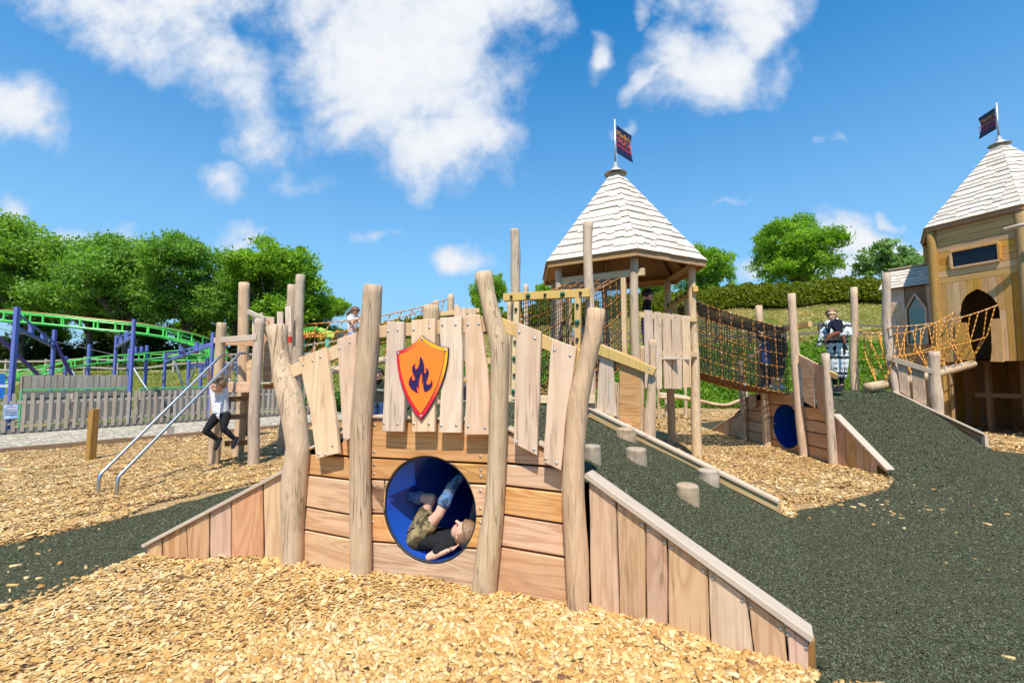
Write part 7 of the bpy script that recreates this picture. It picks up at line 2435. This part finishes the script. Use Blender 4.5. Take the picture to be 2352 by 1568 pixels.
    if bottom:
        bl = Blob()
        bl.limb([J['p'] + (J['n'] - J['p']).normalized() * .05 * k, J['p']], [.112 * k, .112 * k])
        for a in 'lr':
            e = J[a + 'k'].lerp(J[a + 'a'], .88) if leg == 'long' else J[a + 'h'].lerp(J[a + 'k'], short_f)
            pts = [J['p'].lerp(J[a + 'h'], .7), J[a + 'h'], J[a + 'h'].lerp(J[a + 'k'], .5)]
            rr = [.112 * k, .106 * k, .090 * k]
            if leg == 'long': pts += [J[a + 'k'], J[a + 'k'].lerp(J[a + 'a'], .4), e]; rr += [.066 * k, .064 * k, .046 * k]
            else: pts += [e]; rr += [.088 * k]
            bl.limb(pts, rr)
        put('trousers' if leg == 'long' else 'shorts', bl, bottom)
    for a in 'lr':
        bl = Blob(); an, to = J[a + 'a'], J[a + 't']; d = (to - an)
        dn_ = J.get(a + 'n', (an - J[a + 'k']).normalized())
        if boot:
            bl.limb([J[a + 'k'].lerp(an, boot_f), J[a + 'k'].lerp(an, .6), an, an + d * .5, to], [.078 * k, .066 * k, .058 * k, .052 * k, .048 * k])
            put('boot', bl, boot)
        elif shoe:
            heel = an - d * .25 + Vector(dn_) * .03 * k
            bl.limb([heel, an + Vector(dn_) * .01 * k, an + d * .55 + Vector(dn_) * .015 * k, to], [.046 * k, .050 * k, .048 * k, .040 * k])
            o = put('shoe', bl, shoe, it=2)
            if sole:
                sb = Blob(); off = Vector(dn_) * .042 * k
                sb.limb([heel + off * .6, an + d * .5 + off, to + off * .7], [.030 * k, .034 * k, .028 * k])
                me = sb.mesh('sole', vox, 2, base); link('sole', me, M['sole_white'], o)
    return P_


def J_(cf, Yd, pairs, **extra):
    out = {}
    for kx, v in pairs.items():
        X_, Y_ = v[0], v[1]; dy = v[2] if len(v) > 2 else 0.0
        out[kx] = at(*cf(X_, Y_), Yd + dy)
    out.update(extra)
    return out


# -- girl hanging from the steel rails
def on_rail(Ka, Tb, px):
    best = min(range(201), key=lambda i: abs(proj(Ka.lerp(Tb, i / 200))[0] - px))
    return Ka.lerp(Tb, best / 200)


ha = on_rail(K1, Tp1, CG(283, 0)[0]); hb = on_rail(K2, Tp2, CG(562, 0)[0])
Yg = (ha.y + hb.y) / 2
g_ = J_(CG, Yg, dict(p=(445, 965), n=(410, 655), h=(392, 562, -.13), ls=(318, 575, .04), rs=(505, 610, -.02), le=(288, 465, .03), re=(525, 470, 0), lh=(385, 985), rh=(510, 975), lk=(235, 1185, -.12), rk=(478, 1150, -.10), la=(410, 1310, .02), ra=(640, 1300, .02), lt=(372, 1425, -.05), rt=(605, 1405, -.05)))
dr = (Tp1 - K1).normalized()
g_['lw'] = ha - Vector((0, 0, .06)); g_['rw'] = hb - Vector((0, 0, .06))
g_['ld'] = ha + Vector((0, 0, .04)); g_['rd'] = hb + Vector((0, 0, .04)); g_['lb'] = Vector((.3, -1, .1)); g_['rb'] = Vector((.3, -1, .1))
g_['hem'] = Vector((.20, 0, 0))
figure('girl in pale patterned top and black leggings hanging from the steel rails', g_, .78, (-.58, -.80, -.12), hr=.105, top='print_top', sleeve='none', bottom='cloth_black', leg='long', shoe='cloth_black', hair='hair_mid', grip=(True, True), vox=.0065)

# -- boy lying in the tunnel mouth with his legs up
def tb(X_, Y_, off): return PF.pt(*CB(X_, Y_), off)
b_j = dict(p=tb(470, 1135, -.20), n=tb(900, 1165, -.17), h=tb(1035, 1075, -.16), ls=tb(860, 1225, -.10), rs=tb(870, 1090, -.28), le=tb(625, 1370, -.05), re=tb(700, 1140, -.33), lw=tb(845, 1290, -.06), rw=tb(820, 1110, -.36),
           lh=tb(470, 1170, -.14), rh=tb(470, 1090, -.27), lk=tb(745, 850, -.14), rk=tb(660, 665, -.30), la=tb(900, 520, -.20), ra=tb(330, 650, -.36), lt=tb(985, 430, -.24), rt=tb(285, 470, -.40))
b_j['hem'] = Vector((.05, 0, 0))
fx = (tb(900, 1000, -.18) - tb(1035, 1075, -.16))
figure('boy in black T-shirt, camouflage shorts and blue wellies lying in the tunnel', b_j, .74, Vector((-.42, .10, .90)), up=PF.pt(*CB(1150, 1120), -.14) - tb(900, 1165, -.17), hr=.092, top='cloth_black', sleeve='short', bottom='camo_khaki', leg='knee', shoe=None, boot='camo_blue', hair='hair_mid', vox=.0055, short_f=.60, boot_f=.42)

# -- second child further inside
c_o = PF.w(TC[0] + .16, .0, -.95)
def ti(ds, z, off): return PF.w(TC[0] + ds, z, off)
figure('child in striped socks sitting deeper inside the tunnel', dict(p=ti(.20, .24, -1.0), n=ti(.27, .52, -1.05), h=ti(.28, .66, -1.03), ls=ti(.18, .50, -1.15), rs=ti(.30, .49, -.92), le=ti(.12, .38, -1.15), re=ti(.28, .36, -.80), lw=ti(.10, .32, -1.0), rw=ti(.22, .30, -.72), lh=ti(.14, .24, -1.05), rh=ti(.24, .24, -.92), lk=ti(.05, .48, -.85), rk=ti(.20, .48, -.74), la=ti(.06, .25, -.62), ra=ti(.19, .34, -.52), lt=ti(-.02, .22, -.50), rt=ti(.10, .30, -.42)), .6, Vector((-.3, -1, 0)), hr=.085, top='cloth_navy', sleeve='long', bottom='cloth_indigo', leg='knee', shoe='cloth_black', hair='hair_dark', vox=.008)

# -- girl on the high rope bridge
k2 = J_(C2, 10.0, dict(p=(578, 590), n=(585, 470), h=(600, 447), ls=(555, 490, -.05), rs=(612, 488, .05), le=(585, 520, -.18), re=(640, 520, -.05), lw=(640, 478, -.2), rw=(660, 480, -.05), lh=(565, 600, -.03), rh=(590, 600, .05), lk=(572, 690, -.05), rk=(600, 690, .05), la=(568, 790, -.02), ra=(595, 785, .08), lt=(600, 802, -.05), rt=(628, 795, .05)))
k2['ld'] = k2['lw'] + Vector((.08, 0, .03)); k2['rd'] = k2['rw'] + Vector((.08, 0, .03))
hd = k2['h']
figure('girl with brown ponytail in grey T-shirt and blue shorts crossing the rope bridge', k2, .74, (.85, -.35, -.45), hr=.098, top='cloth_white', sleeve='short', bottom='cloth_shorts_blue', leg='knee', shoe='cloth_black', hair='hair_brown', tail=[hd + Vector((-.10, .02, .02)), hd + Vector((-.17, .03, -.03)), hd + Vector((-.19, .03, -.12)), hd + Vector((-.18, .03, -.19))], vox=.008)

# -- man behind the pickets
mx_ = at(*C2(763, 868), 10.2); gx_ = mx_.x
def man(dx, z, dy=0.0): return Vector((gx_ + dx, 10.2 + dy, z))
mj = dict(p=man(0, .92), n=man(0, 1.40), h=man(.0, 1.565, -.03), ls=man(-.19, 1.37), rs=man(.19, 1.37), le=man(-.26, 1.10, .03), re=man(.26, 1.10, .03), lw=man(-.24, .88, -.08), rw=man(.24, .88, -.08), lh=man(-.09, .90), rh=man(.09, .90), lk=man(-.10, .48, -.02), rk=man(.11, .48, -.02), la=man(-.11, .09), ra=man(.13, .09), lt=man(-.14, .04, -.17), rt=man(.18, .04, -.17))
man_o = figure('bearded man in glasses, dark olive hoodie and jeans standing behind the pickets', mj, 1.0, (.05, -1, -.12), hr=.112, top='cloth_olive', sleeve='long', bottom='cloth_jeans', leg='long', shoe='boot_black', hair='hair_dark', hood=True, vox=.011)
bl = Blob(); hh_ = mj['h']; bl.limb([hh_ + Vector((-.075, -.035, -.05)), hh_ + Vector((-.05, -.075, -.10)), hh_ + Vector((0, -.095, -.115)), hh_ + Vector((.05, -.075, -.10)), hh_ + Vector((.075, -.035, -.05))], [.018, .026, .03, .026, .018])
link('beard', bl.mesh('beard', .008, 2, man_o.location), M['hair_brown'], man_o)
gm = MB()
for q in (-1, 1):
    c_ = hh_ + Vector((q * .036, -.098, .004)); gm.tube([c_ + Vector((.028 * math.cos(a), 0, .021 * math.sin(a))) for a in [2 * math.pi * i / 12 for i in range(13)]], .004, 5, cap=False)
    gm.tube([c_ + Vector((q * .028, 0, .005)), c_ + Vector((q * .052, .09, .005))], .003, 4)
gm.tube([hh_ + Vector((-.009, -.10, .006)), hh_ + Vector((.009, -.10, .006))], .003, 4)
link('glasses', gm.mesh('glasses', False, man_o.location), M['peg_black'], man_o)
for txt, z_, s_ in (('JACK WILLS', 1.205, .062),):
    tm = text_mesh(txt, s_, M['white_paint'], .002); link('lettering', tm, None, man_o, loc=(0, -.128, z_ - man_o.location.z), rot=Matrix.Rotation(math.pi / 2, 3, 'X'))

# -- woman with a toddler on the far mound
wj = J_(CW, 9.95, dict(p=(410, 690), n=(380, 290, .05), h=(322, 175, .10), ls=(235, 360, .05), rs=(565, 385, .02), le=(215, 500, -.05), re=(590, 500, -.12), lw=(330, 505, -.25), rw=(350, 495, -.26), lh=(345, 720), rh=(480, 720), lk=(370, 1010), rk=(490, 1010), la=(385, 1330, .05), ra=(490, 1320, 0), lt=(350, 1385, -.10), rt=(420, 1395, -.14)))
wj['ld'] = wj['lw'] + Vector((.06, -.01, -.03)); wj['rd'] = wj['rw'] + Vector((-.06, -.01, -.02))
def cw(X_, Y_, dy=0.0): return at(*CW(X_, Y_), 9.95 + dy)
coat = dict(mat='coat_print', chains=[
    ([cw(300, 330, .05), cw(310, 600, .02), cw(350, 900, 0), cw(400, 1130, 0)], [.085, .10, .10, .10]),
    ([cw(400, 300, .04), cw(410, 600, -.02), cw(430, 900, -.03), cw(450, 1120, -.02)], [.09, .105, .11, .105]),
    ([cw(510, 350, .04), cw(510, 600, .02), cw(520, 880, .0), cw(500, 1150, .0)], [.085, .10, .10, .09]),
    ([cw(235, 345, .05), cw(205, 500, -.04), cw(130, 655, .0)], [.08, .085, .055]), ([cw(565, 360, .02), cw(590, 490, -.14), cw(400, 490, -.30)], [.09, .085, .07])])
woman = figure('woman in a long black and white patterned coat holding a toddler', wj, .97, (-.75, -.6, -.1), hr=.108, top=None, bottom='cloth_black', leg='long', shoe='cloth_black', hair='hair_mid', coat=coat, vox=.011, long_hair=True)
tj = J_(CW, 9.66, dict(p=(455, 470), n=(370, 275), h=(335, 212, -.02), ls=(300, 320, -.05), rs=(470, 290, .05), le=(290, 410, -.08), re=(500, 370, .05), lw=(285, 480, -.06), rw=(420, 440, .0), lh=(410, 480, -.05), rh=(490, 470, .05), lk=(310, 520, -.12), rk=(520, 570, -.02), la=(235, 605, -.10), ra=(545, 665, -.04), lt=(215, 660, -.12), rt=(580, 740, -.10)))
figure('fair haired toddler in a navy hoodie carried on the woman\'s arm', tj, .50, (-.8, -.55, -.1), hr=.088, top='cloth_indigo', sleeve='long', bottom='leather_brown', leg='long', shoe='boot_black', hair='hair_blond', hood=True, vox=.008, loc=tj['p'])

# -- two children inside the net tunnel
kj = J_(CK, 9.62, dict(p=(775, 830), n=(760, 420), h=(735, 330), ls=(660, 450, .05), rs=(860, 460, -.05), le=(500, 440, .02), re=(905, 600, -.10), lw=(430, 310, 0), rw=(880, 720, -.12), lh=(730, 850), rh=(830, 850), lk=(720, 1010, -.02), rk=(810, 1010, -.03), la=(690, 1185, .05), ra=(800, 1180, 0), lt=(760, 1225, .0), rt=(870, 1215, -.02)))
kj['ld'] = kj['lw'] + Vector((-.03, 0, .09))
figure('child in a shiny black jacket and shorts with a raised arm inside the net', kj, .86, (-.55, .5, .3), hr=.105, top='cloth_black', sleeve='long', bottom='cloth_black', leg='knee', shoe='sole_white', hair='hair_mid', hood=True, vox=.009)
bj = J_(CK, 9.85, dict(p=(590, 850), n=(610, 500), h=(640, 400), ls=(540, 560, -.08), rs=(680, 540, .08), le=(470, 640, -.10), re=(700, 660, .05), lw=(380, 700, -.06), rw=(690, 760, .0), lh=(560, 860, -.05), rh=(630, 860, .05), lk=(590, 1010, -.05), rk=(640, 1000, .05), la=(535, 1140, .0), ra=(650, 1150, .05), lt=(470, 1180, -.02), rt=(700, 1200, .0)))
figure('child in a bright blue top and dark trousers inside the net', bj, .80, (-.8, -.2, 0), hr=.10, top='cloth_blue', sleeve='short', bottom='cloth_indigo', leg='long', shoe='boot_black', hair='hair_brown', vox=.009)

# -- standing children elsewhere
def stand(label, x, y, z, H, face, hair, top, bottom, sleeve='long', leg='long', boot=None, vox=.010, long_hair=False, stride=.0, lean=.0):
    k = H / 1.7 * 1.05; f = Vector(face).normalized(); s_ = f.cross(Vector((0, 0, 1))).normalized(); u_ = Vector((0, 0, 1))
    B = Vector((x, y, z))
    def q(a, b_, c_): return B + s_ * a * H + f * b_ * H + u_ * c_ * H
    j = dict(p=q(0, 0, .53), n=q(0, lean, .82), h=q(0, lean + .02, .915), ls=q(-.105, lean, .80), rs=q(.105, lean, .80), le=q(-.14, lean - .01, .64), re=q(.14, lean - .01, .64), lw=q(-.14, lean + .05, .50), rw=q(.14, lean + .05, .50), lh=q(-.05, 0, .52), rh=q(.05, 0, .52), lk=q(-.055, stride * .5, .28), rk=q(.055, -stride * .4, .28), la=q(-.055, stride * .6, .05), ra=q(.055, -stride, .05), lt=q(-.06, stride * .6 + .09, .025), rt=q(.06, -stride + .09, .025))
    return figure(label, j, k, face, hr=.065 * H + .022, top=top, sleeve=sleeve, bottom=bottom, leg=leg, shoe=None if boot else 'boot_black', boot=boot, hair=hair, vox=vox, long_hair=long_hair)


a = at(575, 900, 11.3)
stand('child in navy top and black boots half hidden behind the climbing tower', a.x, 11.3, .02, 1.28, (.3, .9, 0), 'hair_mid', 'cloth_navy', 'cloth_indigo', boot='boot_black', long_hair=True)
a = at(1484, 650, 9.2)
stand('dark haired boy in black on the deck of the middle tower', a.x - .02, 9.2, DZ1 + .02, 1.42, (.9, -.1, -.35), 'hair_dark', 'cloth_black', 'cloth_jeans', sleeve='short', lean=.02)
stand('child in purple behind the pickets of the middle tower', 2.75, 9.15, DZ1 + .02, .95, (.3, -.9, 0), 'hair_brown', 'cloth_purple', 'cloth_indigo')
stand('child in crimson behind the pickets of the middle tower, nearer the net', 3.12, 9.25, DZ1 + .02, .92, (.3, -.9, 0), 'hair_dark', 'cloth_red', 'cloth_pale_blue')
a = at(2097, 760, 14.25)
stand('dark haired boy looking out of the pointed window of the little house', a.x, a.y + .1, a.z - 1.12, 1.22, (-.6, -.8, 0), 'hair_dark', 'cloth_pale_blue', 'cloth_indigo')
a = gnd(668, 985)
stand('running child with brown boots almost hidden behind the wavy post', a.x - .06, a.y, .02, 1.0, (-.9, .3, 0), 'hair_brown', 'cloth_navy', 'cloth_indigo', boot='leather_brown', stride=.22, lean=.06)
stand('child in pale blue crouched inside the dark net tunnel below the tower', 1.15, 7.55, 1.50, 1.0, (.3, .9, 0), 'hair_brown', 'cloth_pale_blue', 'cloth_indigo', sleeve='short')
